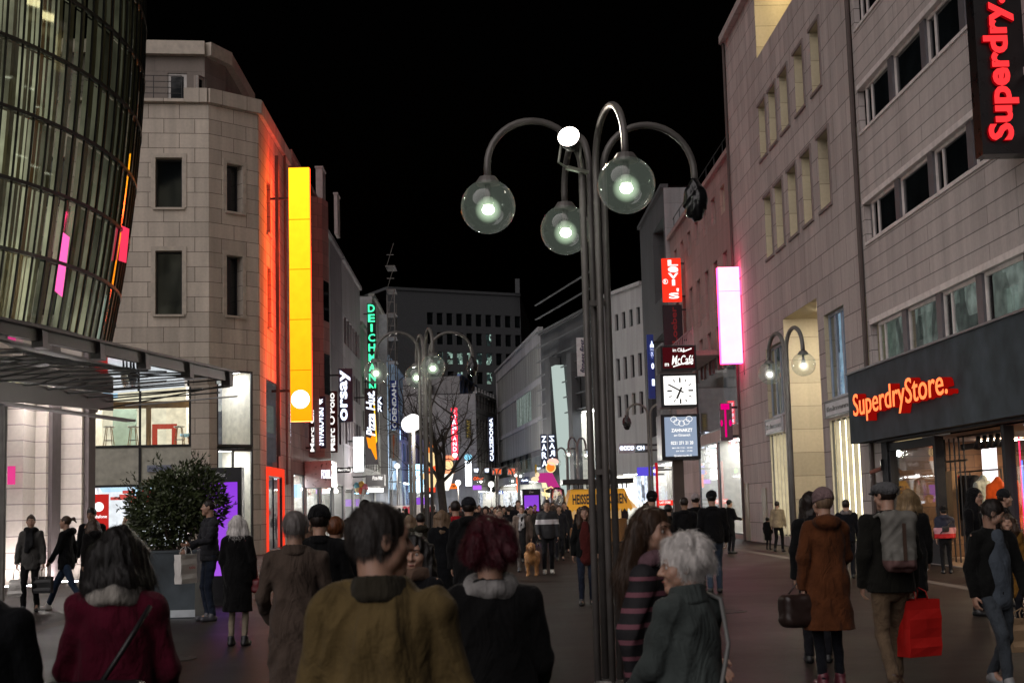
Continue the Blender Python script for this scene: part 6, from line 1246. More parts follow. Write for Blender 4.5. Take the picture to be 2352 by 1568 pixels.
psign('red shop sign with white letters low behind the clock column', (1512, 1148, 1552, 1160), 79, emis('red shop sign', (1, .05, .03), 1.0, False), [('LAST STORE', (.08, .35, .7, .8), WHITEW, 'h')], wall=10.8)
FZ = pf(1252, 124, 1400, 104.5); zZ = FZ.uz(1395, 690)[1]
tZ = house('dark slatted store with a tall pale leaning pylon', FZ, zZ, PLAS_D, [], ground=[(1, FZ.L*.45, .2, 4.4, 2.5, GOODW, SHOPL), (FZ.L*.55, FZ.L-.5, .2, 9, 2.5, goods('store light', [(.75, .9, .85), (.3, .4, .4), (.8, .9, .9), (.1, .12, .13)], .9, (1.2, 2), .4), SHOPL)])
m = MB()
for k in range(9): z = 9+k*1.25; m.fbox(FZ, .2, FZ.L-.1, z, z+.08, .35, .5)
m.build('slat', paint('pale slat', (.1, .105, .11), .5), tZ)
ua, ub = FZ.uz(1288, 900)[0], FZ.uz(1312, 900)[0]; m = MB(); zt_ = FZ.uz(1300, 838)[1]; m.hexa([FZ.pt(ub-.2, 0, .9), FZ.pt(ub+1.6, 0, .9), FZ.pt(ub+1.6, 0, .2), FZ.pt(ub-.2, 0, .2), FZ.pt(ua+.6, zt_, .9), FZ.pt(ua+2.0, zt_, .9), FZ.pt(ua+2.0, zt_, .2), FZ.pt(ua+.6, zt_, .2)]); m.build('pylon', emis('pale lit pylon', (.75, .9, .84), .62), tZ)
m = MB(); m.fbox(FZ, ua-1.2, ua+.5, 0, zt_+.8, .1, 1.0); m.fbox(FZ, ub+1.9, ub+3.2, 0, zt_+.5, .1, .8); m.build('pier', PLAS_D, tZ)
psign('pale vertical banner with dark script on the slatted store', (1325, 775, 1352, 863), 96, paint('banner pale', (.55, .56, .56), .6, bmp=0), [('fitness first', (.25, .08, .75, .95), paint('dark blue script', (.02, .025, .07), .5, bmp=0), 'up', dict(shear=.25))], th=.12, wall=gx(1360, 97), name='banner', cat='banner')
psign('black vertical sign with white capitals, left of a mirrored pair', (1242, 997, 1257, 1075), 116, NAVY, [('ZARA', (.15, .05, .9, .95), LWHITE, 'stack')], th=.2); psign('black vertical sign with mirrored white capitals, right of a pair', (1259, 997, 1276, 1065), 116.6, NAVY, [('ZARA', (.15, .02, .9, .95), LWHITE, 'stack', dict(mirror=True))], th=.2)
psign('small white lit sign on the dark store', (1345, 1030, 1358, 1045), 100, NAVY, [('M', (.2, .2, .8, .8), LWHITE, 'h')]); psign('green pharmacy style sign left of the yellow stall', (1364, 1082, 1384, 1106), 90, paint('dark teal', (.01, .05, .05), .4), [('e', (.3, .5, .7, .95), emis('green sign', (.2, 1, .1), 1.2, False), 'h'), ('bio', (.1, .1, .9, .35), WHITE, 'h')])
FPn = pf(1146, 172, 1251, 130); zN = FPn.uz(1249, 747)[1]
vr = [(FPn.uz(1240, 1045)[1], FPn.uz(1240, 965)[1]), (FPn.uz(1240, 955)[1], FPn.uz(1240, 880)[1]), (FPn.uz(1240, 865)[1], FPn.uz(1240, 785)[1])]
PANEL = masonry('ribbed metal panels', (.2, .2, .185), .5, 30, .03, (.1, .1, .1), var=.25, stain=.3, ribs=.25)
tN = house('grey panel clad house with ribbed window bands and a glass shopfront', FPn, zN, PLAS_G, [], extra=[(.6, FPn.L-.6, min(v), max(v), .1) for v in vr], ground=[(.6, FPn.L*.5, .2, 4.2, 2.5, goods('wool shop', [(.95, .85, .7), (.6, .5, .4), (.9, .9, .85), (.4, .3, .2), (.9, .6, .2)], .9, (1, 1.4), .5), SHOPL), (FPn.L*.52, FPn.L-.6, .2, 4.2, 2.5, GOODW, SHOPL), (.6, FPn.L-.6, 5.0, FPn.uz(1240, 1068)[1]+1.5, 2, goods('first floor glass', [(.3, .42, .42), (.15, .2, .2), (.5, .6, .6), (.35, .3, .2)], .6, (1.2, 2), .4), None)])
for v in vr: m = MB(); a, b = min(v), max(v); m.quad(FPn.pt(.6, a, -.09), FPn.pt(FPn.L-.6, a, -.09), FPn.pt(FPn.L-.6, b, -.09), FPn.pt(.6, b, -.09), ((0, a), (FPn.L, a), (FPn.L, b), (0, b))); m.build('panel_band', PANEL, tN)
v = vr[1]; m = MB(); m.fbox(FPn, FPn.L*.5, FPn.L*.8, min(v)+.05, max(v)-.05, -.085, -.06); m.build('lit_glazing', goods('green curtain', [(.2, .25, .23), (.3, .36, .33), (.12, .14, .13)], .6, (.5, 8), .7), tN)
# ------------------------------------------------------------------ globe lamps
GLOBE, nt, o = newmat('lamp globe'); t = nd(nt, 'ShaderNodeBsdfTransparent'); t.inputs[0].default_value = (.93, .95, .94, 1); gl = nd(nt, 'ShaderNodeBsdfGlossy', Roughness=.02); tl = nd(nt, 'ShaderNodeBsdfTranslucent'); tl.inputs[0].default_value = (.75, .8, .72, 1)
lw = nd(nt, 'ShaderNodeLayerWeight', Blend=.35); a = nd(nt, 'ShaderNodeMath', operation='MULTIPLY_ADD'); a.use_clamp = True; a.inputs[1].default_value = .42; a.inputs[2].default_value = .02; nt.links.new(lw.outputs['Facing'], a.inputs[0])
m1 = nd(nt, 'ShaderNodeMixShader'); m1.inputs[0].default_value = .0; nt.links.new(t.outputs[0], m1.inputs[1]); nt.links.new(tl.outputs[0], m1.inputs[2]); m2 = nd(nt, 'ShaderNodeMixShader'); nt.links.new(a.outputs[0], m2.inputs[0]); nt.links.new(m1.outputs[0], m2.inputs[1]); nt.links.new(gl.outputs[0], m2.inputs[2]); hz = nd(nt, 'ShaderNodeEmission', Strength=.028); hz.inputs[0].default_value = (.85, 1, .82, 1); ads = nd(nt, 'ShaderNodeAddShader'); nt.links.new(m2.outputs[0], ads.inputs[0]); nt.links.new(hz.outputs[0], ads.inputs[1]); nt.links.new(ads.outputs[0], o.inputs[0]); GLOBE.cycles.emission_sampling = 'NONE'  # faint haze of scattered bulb light painted in as emission
def frosted(name, col, st):  # clear shell with a painted bulb halo that fades to its rim
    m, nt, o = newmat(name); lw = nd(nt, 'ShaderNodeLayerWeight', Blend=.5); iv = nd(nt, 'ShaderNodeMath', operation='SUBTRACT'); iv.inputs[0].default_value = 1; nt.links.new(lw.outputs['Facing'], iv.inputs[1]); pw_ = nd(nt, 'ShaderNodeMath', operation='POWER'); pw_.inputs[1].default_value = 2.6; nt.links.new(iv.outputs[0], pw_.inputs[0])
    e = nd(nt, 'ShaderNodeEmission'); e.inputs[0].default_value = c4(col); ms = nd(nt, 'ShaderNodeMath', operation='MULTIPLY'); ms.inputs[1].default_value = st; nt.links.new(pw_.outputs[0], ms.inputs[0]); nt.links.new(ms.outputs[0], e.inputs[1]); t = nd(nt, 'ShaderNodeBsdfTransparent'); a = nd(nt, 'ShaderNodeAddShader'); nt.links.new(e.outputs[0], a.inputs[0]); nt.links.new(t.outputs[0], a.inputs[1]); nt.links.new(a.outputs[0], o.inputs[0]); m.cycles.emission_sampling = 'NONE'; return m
FROST = frosted('painted bulb halo', (.75, 1, .68), .45); HALOW = frosted('painted bulb halo white', (1, .95, .85), .5)  # FROST is the green bulb halo painted as emission, not frosted glass
BULB = emis('lamp bulb', (.93, 1, .78), 14, False); BULBW = emis('white lamp bulb', (1, .97, .92), 16, False); OPAL = emis('opal globe', (1, .96, .9), 2.2, False, var=.2, scale=2)
OLDG = paint('lamp socket', (.35, .38, .33), .5)
LIGHTS = []
def plight(name, p, e, col=(.95, 1, .86), r=.06, parent=None):
    l = bpy.data.lights.new(name, 'POINT'); l.energy = e; l.color = col; l.shadow_soft_size = r; o = bpy.data.objects.new(name, l); COL.objects.link(o); o.location = Vector(p)-(wloc(parent) if parent else Vector((0, 0, 0))); o.parent = parent; return o
def globe(t, c, r, bulb=BULB, power=0, lit=True):
    c = Vector(c); m = MB(); m.ball(c, r, 32, 20); g = m.build('globe', GLOBE, t, True)
    m = MB(); m.lathe(c+_Z*r*.93, [(0, .05), (r*.3, .045), (r*.42, .0), (r*.44, -.03), (r*.1, -.03)], 16); m.tube([c+_Z*r*.95, c+_Z*r*.28], r*.11, 8); m.build('cap', POLE, g)
    m = MB(); m.lathe(c+_Z*.0, [(0, r*.34), (r*.17, r*.34), (r*.18, r*.05), (0, r*.05)], 12); m.build('socket', OLDG, g)
    m = MB(); m.ball(c-_Z*r*.12, r*.2, 16, 10, sx=1.12, sz=.9); m.build('bulb', bulb if lit else OLDG, g, True)
    if lit: MB().ball(c-_Z*r*.12, r*.5, 20, 14).build('bulb_halo', FROST if bulb is BULB else HALOW, g, True)  # sphere added round the bulb to paint its halo
    if power: plight('lamp_light', c-_Z*r*.12, power, r=r*.2, parent=t)
def arm(base, d, R_, z0, ze, z_top_pole, rad=.042, n=18):
    """pole foot at base, rises straight, then half circle of radius R_ towards d, then straight down to ze"""
    d = Vector((d[0], d[1], 0)).normalized(); b = Vector(base); pts = [Vector((b.x, b.y, z0)), Vector((b.x, b.y, z_top_pole*.5)), Vector((b.x, b.y, z_top_pole))]
    for k in range(1, n+1):
        a = PI*k/n; pts.append(b*1 + d*(R_-R_*math.cos(a)) + _Z*(z_top_pole+R_*math.sin(a)-b.z))
    e = pts[-1]; pts.append(Vector((e.x, e.y, ze))); return pts
def wrapped(t, c, r, seed):
    c = Vector(c); pr = [(('e', (0, 0, 0), (r, r*.95, r*1.35)), .05), (('e', (0, 0, -r*1.0), (r*.6, r*.6, r*.7)), .08), (('e', (0, 0, r*1.25), (r*.45, r*.45, r*.5)), .06)]
    f = fold(seed, r*.11, 1, (20, 20, 10)); o, co, F = sdf('plastic_wrap', pr, r*.07, paint('black plastic wrap', (.01, .01, .011), .22, bmp=.3), t, disp=f); o.location = c-wloc(t); return o
def cluster(label, px, py, Y, gz, Rr=.45, gr=.25, rot=12, lit=(1, 1, 1, 0), power=(0, 0, 0), clock=0, rad=.032, rough=None):
    """four bent poles round one foot: left, front, back and a bagged one on the right"""
    c = at(px, py, Y); t = empty('street_lamp', (c.x, c.y, 0), label, 'street lamp'); a = R(rot)
    dirs = [(-math.cos(a), -math.sin(a)), (math.sin(a), -math.cos(a)), (-math.sin(a), math.cos(a)), (math.cos(a), math.sin(a))]
    for i, d in enumerate(dirs):
        off = Vector((d[0], d[1], 0))*.105; b = Vector((c.x, c.y, 0))+off; ztp = gz+gr+.12
        pts = arm(b, d, Rr, 0, gz+gr*.95, ztp); MB().tube(pts, rad, 12).build('pole', POLE, t, True); e = pts[-1]
        if i == 3: wrapped(t, (e.x, e.y, gz+gr*.45), gr*.48, 5)
        else: globe(t, (e.x, e.y, gz), gr, power=power[i])
    for z in (gz*.45, gz*.8):
        m = MB()
        for d in dirs: m.bar((c.x, c.y, z), (c.x+d[0]*.09, c.y+d[1]*.09, z), .03, .05)
        m.build('clamp', POLE, t)
    MB().lathe((c.x, c.y, 0), [(0, .14), (.13, .14), (.17, .02), (.17, 0)], 20).build('foot', POLE, t)
    return t, c
l1, c1 = cluster('nearest globe lamp cluster of four bent poles, one arm bagged in black', 1371, 700, 13.1, 4.43, power=(60, 60, 60))
l2, c2 = cluster('second globe lamp cluster, behind the man in the tan jacket', 976, 900, 29.4, 4.5, power=(420, 420, 420))
# floodlight on the near lamp
fc = at(1306, 314, 12.9); fl = empty('floodlight', fc, 'bright round floodlight clamped to the nearest lamp cluster', 'floodlight'); ax = (CAM+Vector((-2.2, 2, 6.2))-fc).normalized()
m = MB(); m.lathe(fc-ax*.16, [(0, -.04), (.055, -.03), (.075, .0), (.105, .13), (.112, .16), (.1, .165)], 24, ax=ax); m.build('housing', BLACKM, fl, True)
m = MB(); m.lathe(fc, [(.0, .0), (.1, .0)], 24, ax=ax); m.build('lens', emis('flood lens', (1, .9, .78), 18), fl)
q0 = at(1302, 385, 12.95); q1 = Vector((c1.x-.05, c1.y-.05, q0.z-.03)); m = MB(); m.bar(q0, q1, .05, .03); m.tube([fc-ax*.1+Vector((-.09, 0, -.02)), fc+Vector((-.1, 0, -.24)), q0+Vector((0, 0, .0))], .012, 6); m.tube([fc-ax*.1+Vector((.09, 0, -.02)), fc+Vector((.1, 0, -.2)), q0+Vector((.14, 0, .0))], .012, 6); m.build('bracket', paint('bracket galvanised', (.35, .36, .3), .4, .5), fl)
sl_ = bpy.data.lights.new('flood_light', 'SPOT'); sl_.energy = 500; sl_.spot_size = R(120); sl_.spot_blend = .6; sl_.shadow_soft_size = .1; sl_.color = (1, .87, .72); so_ = bpy.data.objects.new('flood_light', sl_); COL.objects.link(so_); so_.parent = fl; so_.location = ax*.02; so_.rotation_euler = ax.to_track_quat('-Z', 'Y').to_euler()
def twin(label, pts, gz, lit=True, r=.25, power=0, bag=False, Rr=.45, rad=.045, opal=False, grp=None):
    (px, py, Y), dang = pts; c = at(px, py, Y); t = empty('street_lamp', (c.x, c.y, 0), label, 'street lamp', grp); a = R(dang)
    for s in (1, -1):
        d = (s*math.cos(a), s*math.sin(a)); b = Vector((c.x+d[0]*.06, c.y+d[1]*.06, 0)); p_ = arm(b, d, Rr, 0, gz+r*.95, gz+r+.12); MB().tube(p_, rad, 10).build('pole', POLE, t, True); e = p_[-1]
        if bag: wrapped(t, (e.x, e.y, gz+r*.35), r*.62, 8+s)
        else: globe(t, (e.x, e.y, gz), r, BULBW, power)
    return t
twin('twin globe lamp standing before the lit stone portal on the right', ((1808, 900, 30.4), -80), at(1838, 836, 29.4).z, power=420)
twin('small twin lamp with both globes bagged in black behind the clock column', ((1491, 980, 60), 10), at(1490, 975, 60).z, bag=True, r=.3)
def post(label, px, py, Y, r=.28, n=1, power=0, mat=None, grp=None):
    c = at(px, py, Y); t = empty('street_lamp', (c.x, c.y, 0), label, 'street lamp', grp); MB().tube([(c.x, c.y, 0), (c.x, c.y, c.z-r*.9)], .05, 8).build('pole', POLE, t)
    MB().ball(c, r, 24, 14).build('globe', mat or OPAL, t, True)
    if power: plight('lamp_light', c-Vector((0, r+.15, 0)), power, (1, .95, .88), .2, t)
    return t
post('opal white ball lamp on a straight post, front one left of the second cluster', 949, 970, 37, .22, power=500)
post('opal white ball lamp just behind the front opal lamp', 941, 974, 41, .24)
twin('far twin globe lamp before the pale leaning pylon', ((1326, 1040, 70), 60), at(1326, 1043, 70).z, r=.24, power=900); twin('far twin globe lamp beside the mirrored letter signs', ((1303, 1063, 78), 50), at(1303, 1063, 78).z, r=.24, power=700); twin('far twin globe lamp under the left orange red letters', ((1141, 1100, 84), 15), at(1141, 1104, 84).z, r=.24, power=1100); twin('far twin globe lamp at the grey panel house', ((1190, 1090, 88), 80), at(1190, 1091, 88).z, r=.26, power=1100)
post('tiny bright ball lamp far left of the bare tree', 984, 1135, 95, .2, power=700); post('tiny bright ball lamp at the blue shop house', 912, 1070, 100, .2, power=900); post('tiny bright ball lamp right of the second lamp cluster', 1016, 1063, 90, .16)
post('tiny bright ball lamp before the red neon column at the end', 1052, 1108, 128, .26, power=2200); post('tiny bright ball lamp before the white capitals at the end', 1128, 1112, 122, .26, power=2200); post('tiny bright ball lamp left of the violet screen far away', 1012, 1120, 135, .26, power=1800)  # ball lamps added along the row to light the far facades
# unseen lamps continuing the row, added beyond the frame to light the facades
t = twin('twin globe lamp on the left by the canopy, out of frame', ((-260, 900, 24), 85), 4.5, power=700); t = twin('twin globe lamp on the right past the frame edge', ((2560, 900, 21), 85), 4.5, power=500)  # both lamps added, unseen, to light the facades
# ------------------------------------------------------------------ clock and advert column
YC = 45.5; cc = at(1558, 1000, YC); CK = empty('clock_column', (cc.x, cc.y, 0), 'square advertising column with a lit clock and a grey dentist panel', 'clock column')
def cube_(x0, y0, x1, y1, nm):
    a, b = at(x0, y1, YC), at(x1, y0, YC); m = MB(); w_ = b.x-a.x; m.box(a.x, b.x, YC, YC+w_, a.z, b.z); o_ = m.build(nm, BLK, CK); return a.x, b.x, a.z, b.z, o_
MB().box(cc.x-.17, cc.x+.17, YC+.3, YC+.65, 0, at(1558, 1050, YC).z).build('pillar', paint('brown steel column', (.035, .022, .018), .5), CK)
def panel(x0, y0, x1, y1, mat, par, nm='panel'):
    a, b = at(x0, y1, YC), at(x1, y0, YC); m = MB(); m.quad((a.x, YC-.012, a.z), (b.x, YC-.012, a.z), (b.x, YC-.012, b.z), (a.x, YC-.012, b.z)); m.build(nm, mat, par); return a, b
def ptxt(s, x0, y0, x1, y1, mat, par, **kw):
    a, b = at(x0, y1, YC), at(x1, y0, YC); m = MB(); kw.setdefault('bold', .012); letters(m, s, (a.x, YC-.02, a.z), (b.x-a.x, 0, 0), (0, 0, b.z-a.z), NEG, ext=.005, **kw); m.build('lettering', mat, par)
x0, x1, z0, z1, k1 = cube_(1519, 792, 1598, 851, 'top_box'); panel(1523, 796, 1594, 846, emis('maroon panel', (.055, .004, .006), 1, False), k1)
ptxt('im C&A', 1545, 799, 1573, 808, WHITEW, k1); ptxt('McCafé', 1543, 815, 1592, 838, WHITEW, k1, shear=.25); ptxt('m', 1527, 834, 1536, 841, WHITEW, k1)
m = MB(); a, b = at(1546, 842, YC), at(1590, 832, YC); m.tube([a+Vector((0, -.02, 0)), mix(a, b, .5)+Vector((0, -.02, .03)), b+Vector((0, -.02, 0))], .018, 5); a, b = at(1568, 808, YC), at(1588, 800, YC); m.tube([a+Vector((0, -.02, 0)), b+Vector((0, -.02, 0))], .02, 5); m.build('flourish', WHITEW, k1)
x0, x1, z0, z1, k2 = cube_(1519, 857, 1601, 935, 'clock_box'); panel(1526, 862, 1597, 930, emis('clock face', (1, .97, .93), 1.5), k2, 'clock_face'); ce = at(1562, 897, YC)+Vector((0, -.02, 0)); s_ = .0142
hm_ = MB(); PXM = 3292/YC
for k in range(12):
    a = k*PI/6; r0, r1 = ((26, 33) if k % 3 else (22, 33)); d = Vector((math.sin(a), 0, math.cos(a))); hm_.bar(ce+d*(r0-3)/PXM, ce+d*(r1-3)/PXM, .05 if k % 3 == 0 else .03, .05 if k % 3 == 0 else .03)
hm_.build('hour_mark', BLACKM, k2)
for ang, ln, wd, nm in ((-61, 31, .045, 'minute_hand'), (205, 20, .06, 'hour_hand')):
    d = Vector((math.sin(R(ang)), 0, math.cos(R(ang)))); m = MB(); m.bar(ce-d*.12+Vector((0, -.01, 0)), ce+d*ln/PXM+Vector((0, -.01, 0)), wd, wd); m.build(nm, BLACKM, k2)
x0, x1, z0, z1, k3 = cube_(1521, 950, 1606, 1056, 'advert_box'); panel(1529, 956, 1599, 1048, emis('grey blue advert', (.26, .32, .43), 1.15), k3)
for s, r in (('ZAHNARZT', (1542, 986, 1590, 995)), ('am Gürzenich', (1548, 998, 1585, 1005)), ('0221 271 21 20', (1541, 1015, 1592, 1024)), ('MO-FR 7:30 - 20:00', (1544, 1029, 1590, 1033)), ('SA 9:00 - 17:00', (1553, 1036, 1590, 1040)), ('Quatermarkt 5', (1548, 1046, 1588, 1052))):
    ptxt(s, r[0], r[1]-3, r[2], r[3]-3, WHITEW, k3, bold=.02 if r[3]-r[1] > 7 else .008)
fm = MB(); fcx = at(1565, 963, YC)
for k in range(5):
    a = R(200+k*35); q_ = fcx+Vector((.26*math.cos(a), -.02, .2*math.sin(a)+.08)); fm.tube([q_+Vector((.1*math.cos(u), 0, .085*math.sin(u))) for u in [i*PI/6 for i in range(13)]], .008, 5)
fm.build('flower_outline', WHITEW, k3)
a = at(1521, 950, YC)
for (pa, pb, mt, par) in ((958, 1050, goods('side advert', [(.95, .9, .8), (.9, .4, .15), (.95, .93, .9), (.8, .75, .6)], 1.1, (.6, .5), .7), k3), (864, 930, emis('clock side', (.55, .75, .65), 1.0), k2), (800, 846, emis('maroon panel', (.055, .004, .006), 1, False), k1)):
    zt_, zb_ = at(1521, pa, YC).z, at(1521, pb, YC).z; xx = {k3: at(1521, 1000, YC).x, k2: at(1519, 897, YC).x, k1: at(1519, 820, YC).x}[par]; m = MB(); m.quad((xx-.012, YC+1.05, zb_), (xx-.012, YC+.08, zb_), (xx-.012, YC+.08, zt_), (xx-.012, YC+1.05, zt_), ((0, 0), (1, 0), (1, 1), (0, 1))); m.build('side_panel', mt, par)
# ------------------------------------------------------------------ chestnut stall
YK = 64; ka, kb = gx(1298, YK, 1140), gx(1450, YK, 1140); kz1, kz0 = at(1375, 1122, YK).z, at(1375, 1168, YK).z; zr_ = at(1375, 1104, YK).z
KS = empty('chestnut_stall', ((ka+kb)/2, YK, 0), 'small yellow chestnut stall with black lettering and a dark flat roof', 'stall'); YELP, nt, o = newmat('yellow awning'); p = nd(nt, 'ShaderNodeBsdfPrincipled'); setb(p, Roughness=.6); p.inputs['Base Color'].default_value = (.75, .38, .02, 1); p.inputs['Emission Color'].default_value = (.9, .42, .02, 1); p.inputs['Emission Strength'].default_value = .12; nt.links.new(p.outputs[0], o.inputs[0])
m = MB(); m.hexa([(ka, YK-.5, kz0), (kb, YK-.5, kz0), (kb+.5, YK+2.4, kz0), (ka-.1, YK+2.4, kz0), (ka+.25, YK, kz1), (kb-.3, YK, kz1), (kb-.3, YK+2, kz1), (ka+.25, YK+2, kz1)]); m.build('awning', YELP, KS)
m = MB()
for i in range(16): x = ka+(kb-ka)*(i+.5)/16; w_ = (kb-ka)/34; m.poly([(x-w_, YK-.505, kz0), (x, YK-.505, kz0-.13), (x+w_, YK-.505, kz0)])
m.build('scalloped_edge', YELP, KS)
sy = lambda z: YK-.5+.5*(z-kz0)/(kz1-kz0)
for s, a_, b_ in (('HEISSE', 1314, 1352), ('MARONEN', 1368, 1438)):
    xa, xb = gx(a_, YK, 1145), gx(b_, YK, 1145); za, zb = kz0+.22, kz1-.22; m = MB(); letters(m, s, (xa, sy(za)-.02, za), (xb-xa, 0, 0), (0, sy(zb)-sy(za), zb-za), Vector((0, -1, .4)), .025, .01, .05); m.build('lettering', paint('stall black', (.01, .01, .01), .5, bmp=0), KS)
m = MB(); m.box(ka-.1, kb+.1, YK-.2, YK+2.3, zr_-.12, zr_+.1); m.build('roof', BLACKM, KS)
m = MB()
for i in range(14): x = ka+.2+(kb-ka-.4)*i/13; m.box(x-.03, x+.03, YK-.1, YK-.05, kz1+.01, zr_-.12)
m.build('roof_grille', BLACKM, KS); m = MB(); m.box(ka+.2, kb-.2, YK+.3, YK+2, .05, 1.05); m.build('counter', paint('stall body', (.25, .12, .03), .6), KS); m = MB(); m.box(ka+.3, kb-.3, YK+1.9, YK+2.0, 1.06, kz0); m.build('back_wall', emis('warm stall light', (1, .6, .25), .5), KS)
MB().lathe((ka-.35, YK-.2, kz0-.1), [(.05, 0), (.32, .1), (.36, .5), (.3, 1.0), (.1, 1.1)], 16).build('plastic_bag_bundle', glass('clear bags', (.8, .78, .76), .25, .2), KS, True)
psign('bright white light tube leaning by the chestnut stall', (1288, 1172, 1296, 1222), 63, emis('white tube', (.8, .88, 1), 2.2), name='light_tube', cat='lamp')
# advertising screens
def kiosk(label, r, Y, col, st, brand=True, base=0):
    a, b = at(r[0], r[3], Y), at(r[2], r[1], Y); t = empty('advertising_screen', ((a.x+b.x)/2, Y, 0), label, 'screen'); w_ = b.x-a.x; m = MB(); m.box(a.x, b.x, Y, Y+.3, .1, b.z); m.build('case', BLK, t); MB().box(a.x+w_*.3, b.x-w_*.3, Y+.05, Y+.25, 0, .1).build('foot', BLACKM, t)
    cm_, nt, o = newmat('violet screen %.1f' % Y); e = nd(nt, 'ShaderNodeEmission', Strength=st); tc = nd(nt, 'ShaderNodeTexCoord'); sp = nd(nt, 'ShaderNodeSeparateXYZ'); nt.links.new(tc.outputs['UV'], sp.inputs[0]); rp = nd(nt, 'ShaderNodeValToRGB'); rp.color_ramp.elements[0].color = c4(col); rp.color_ramp.elements[1].color = c4((col[0]*.75, col[1]*.5, col[2]*1.0)); nt.links.new(sp.outputs[1], rp.inputs[0]); nt.links.new(rp.outputs[0], e.inputs[0]); nt.links.new(e.outputs[0], o.inputs[0])
    m = MB(); m.quad((a.x+w_*.1, Y-.01, .55), (b.x-w_*.1, Y-.01, .55), (b.x-w_*.1, Y-.01, b.z-.28), (a.x+w_*.1, Y-.01, b.z-.28)); m.build('screen', cm_, t)
    if brand: m = MB(); letters(m, 'JCDecaux', (a.x+w_*.38, Y-.015, b.z-.2), (w_*.24, 0, 0), (0, 0, .11), NEG, .01, .004, .2); m.build('lettering', paint('screen letters', (.6, .6, .6), .5, bmp=0), t)
    return t, a, b
kiosk('large violet advertising screen behind the bush on the left', (458, 1072, 555, 1300), 27.5, (.40, .1, .80), .95)
tk_, a, b = kiosk('violet advertising screen standing far down the street', (1201, 1122, 1241, 1190), 66, (.36, .11, .72), .95); m = MB(); letters(m, 'congstar', (a.x+.2, 65.98, 1.55), ((b.x-a.x)*.5, 0, 0), (0, 0, .14), NEG, .01, .004); m.build('lettering', WHITE, tk_)
# ------------------------------------------------------------------ luminous street figures (plain stand-ins)
YF = 72
def lobj(nm, t, pts, mat, Y, th=.18):
    m = MB(); P_ = [at(x, y, Y) for x, y in pts]; n = len(P_); f = [(p.x, Y, p.z) for p in P_]; b = [(p.x, Y+th, p.z) for p in P_]; m.poly(f); m.poly(list(reversed(b)))
    for i in range(n): m.quad(f[i], f[(i+1) % n], b[(i+1) % n], b[i])
    return m.build(nm, mat, t)
def ell(cx, cy, rx, ry, n=20, rot=0): return [(cx+rx*math.cos(2*PI*k/n)*math.cos(rot)-ry*math.sin(2*PI*k/n)*math.sin(rot), cy+rx*math.cos(2*PI*k/n)*math.sin(rot)+ry*math.sin(2*PI*k/n)*math.cos(rot)) for k in range(n)]
E_ = lambda n, c, s=1.1: emis('figure '+n, c, s)
ft = empty('luminous_figure', (at(1262, 1130, YF).x, YF, 0), 'hanging luminous figure in a magenta coat and white cap', 'light figure')
MAG, ORF, CAPW, SKN, KBL, YLN = E_('magenta', (.55, .035, .25), .9), E_('orange', (1, .25, .03)), E_('cap', (1, .55, .45), 1.3), E_('cream', (1, .75, .45)), paint('figure black', (.006, .006, .008), .5, bmp=0), emis('figure outline yellow', (1, .75, .3), 1.2, False)
lobj('coat', ft, [(1240, 1086), (1268, 1084), (1276, 1100), (1284, 1115), (1294, 1127), (1280, 1130), (1262, 1120), (1255, 1108), (1237, 1107), (1228, 1104), (1229, 1094)], MAG, YF); lobj('head', ft, ell(1265, 1073, 10.5, 11), ORF, YF-.05); lobj('cap', ft, ell(1270, 1060, 13, 8), CAPW, YF-.1); lobj('hand', ft, ell(1229, 1100, 9, 6), SKN, YF-.06); lobj('raised_hand', ft, ell(1234, 1090, 5, 6), SKN, YF-.06); lobj('vest', ft, [(1244, 1108), (1254, 1108), (1258, 1120), (1246, 1120)], E_('ivory', (1, .8, .5), 1.2), YF-.06); lobj('bottle', ft, [(1229, 1066), (1233, 1066), (1233, 1090), (1229, 1090)], E_('amber', (.25, .16, .02), .9), YF-.06)
lobj('trousers', ft, [(1250, 1122), (1275, 1122), (1282, 1136), (1274, 1146), (1262, 1138), (1256, 1146), (1246, 1134)], KBL, YF); lobj('banner', ft, [(1243, 1128), (1262, 1132), (1287, 1127), (1289, 1136), (1262, 1141), (1246, 1138)], E_('banner', (1, .85, .5), 1.1), YF-.08); lobj('shoe', ft, ell(1258, 1151, 7, 3, rot=-.5), KBL, YF); lobj('shoe', ft, ell(1272, 1150, 7, 3, rot=-.5), KBL, YF)
m = MB()
for pl in ([(1250, 1122), (1256, 1146), (1262, 1138), (1274, 1146), (1282, 1136), (1275, 1122)], [(1252, 1124), (1266, 1117), (1274, 1124)]): m.tube([at(x, y, YF-.12) for x, y in pl], .03, 5)
for pl in (ell(1265, 1073, 10.5, 11)+[(1275.5, 1073)],): m.tube([at(x, y, YF-.1) for x, y in pl], .025, 5)
m.build('outline', YLN, ft); MB().tube([at(1266, 1056, YF), at(1266, 1000, YF)], .012, 5).build('hanger', BLACKM, ft)
f2 = empty('luminous_figure', (at(1000, 1080, YF).x, YF+4, 0), 'luminous cream and orange figure behind the second lamp cluster poles', 'light figure'); CRM = E_('pale cream', (1, .72, .35), 1.25)
lobj('body', f2, [(978, 1040), (1000, 1032), (1008, 1060), (1004, 1100), (996, 1122), (980, 1122), (974, 1080)], CRM, YF+4); lobj('scarf', f2, [(976, 1078), (1006, 1066), (1006, 1078), (976, 1092)], E_('scarf red', (1, .12, .03), 1.1), YF+3.9); lobj('head', f2, ell(988, 1026, 12, 14), ORF, YF+3.9); lobj('boot', f2, [(976, 1120), (1000, 1118), (1000, 1130), (976, 1130)], E_('boot red', (1, .08, .03), 1.0), YF+3.9); lobj('arm', f2, [(964, 1094), (978, 1082), (978, 1098), (966, 1102)], CRM, YF+3.95)
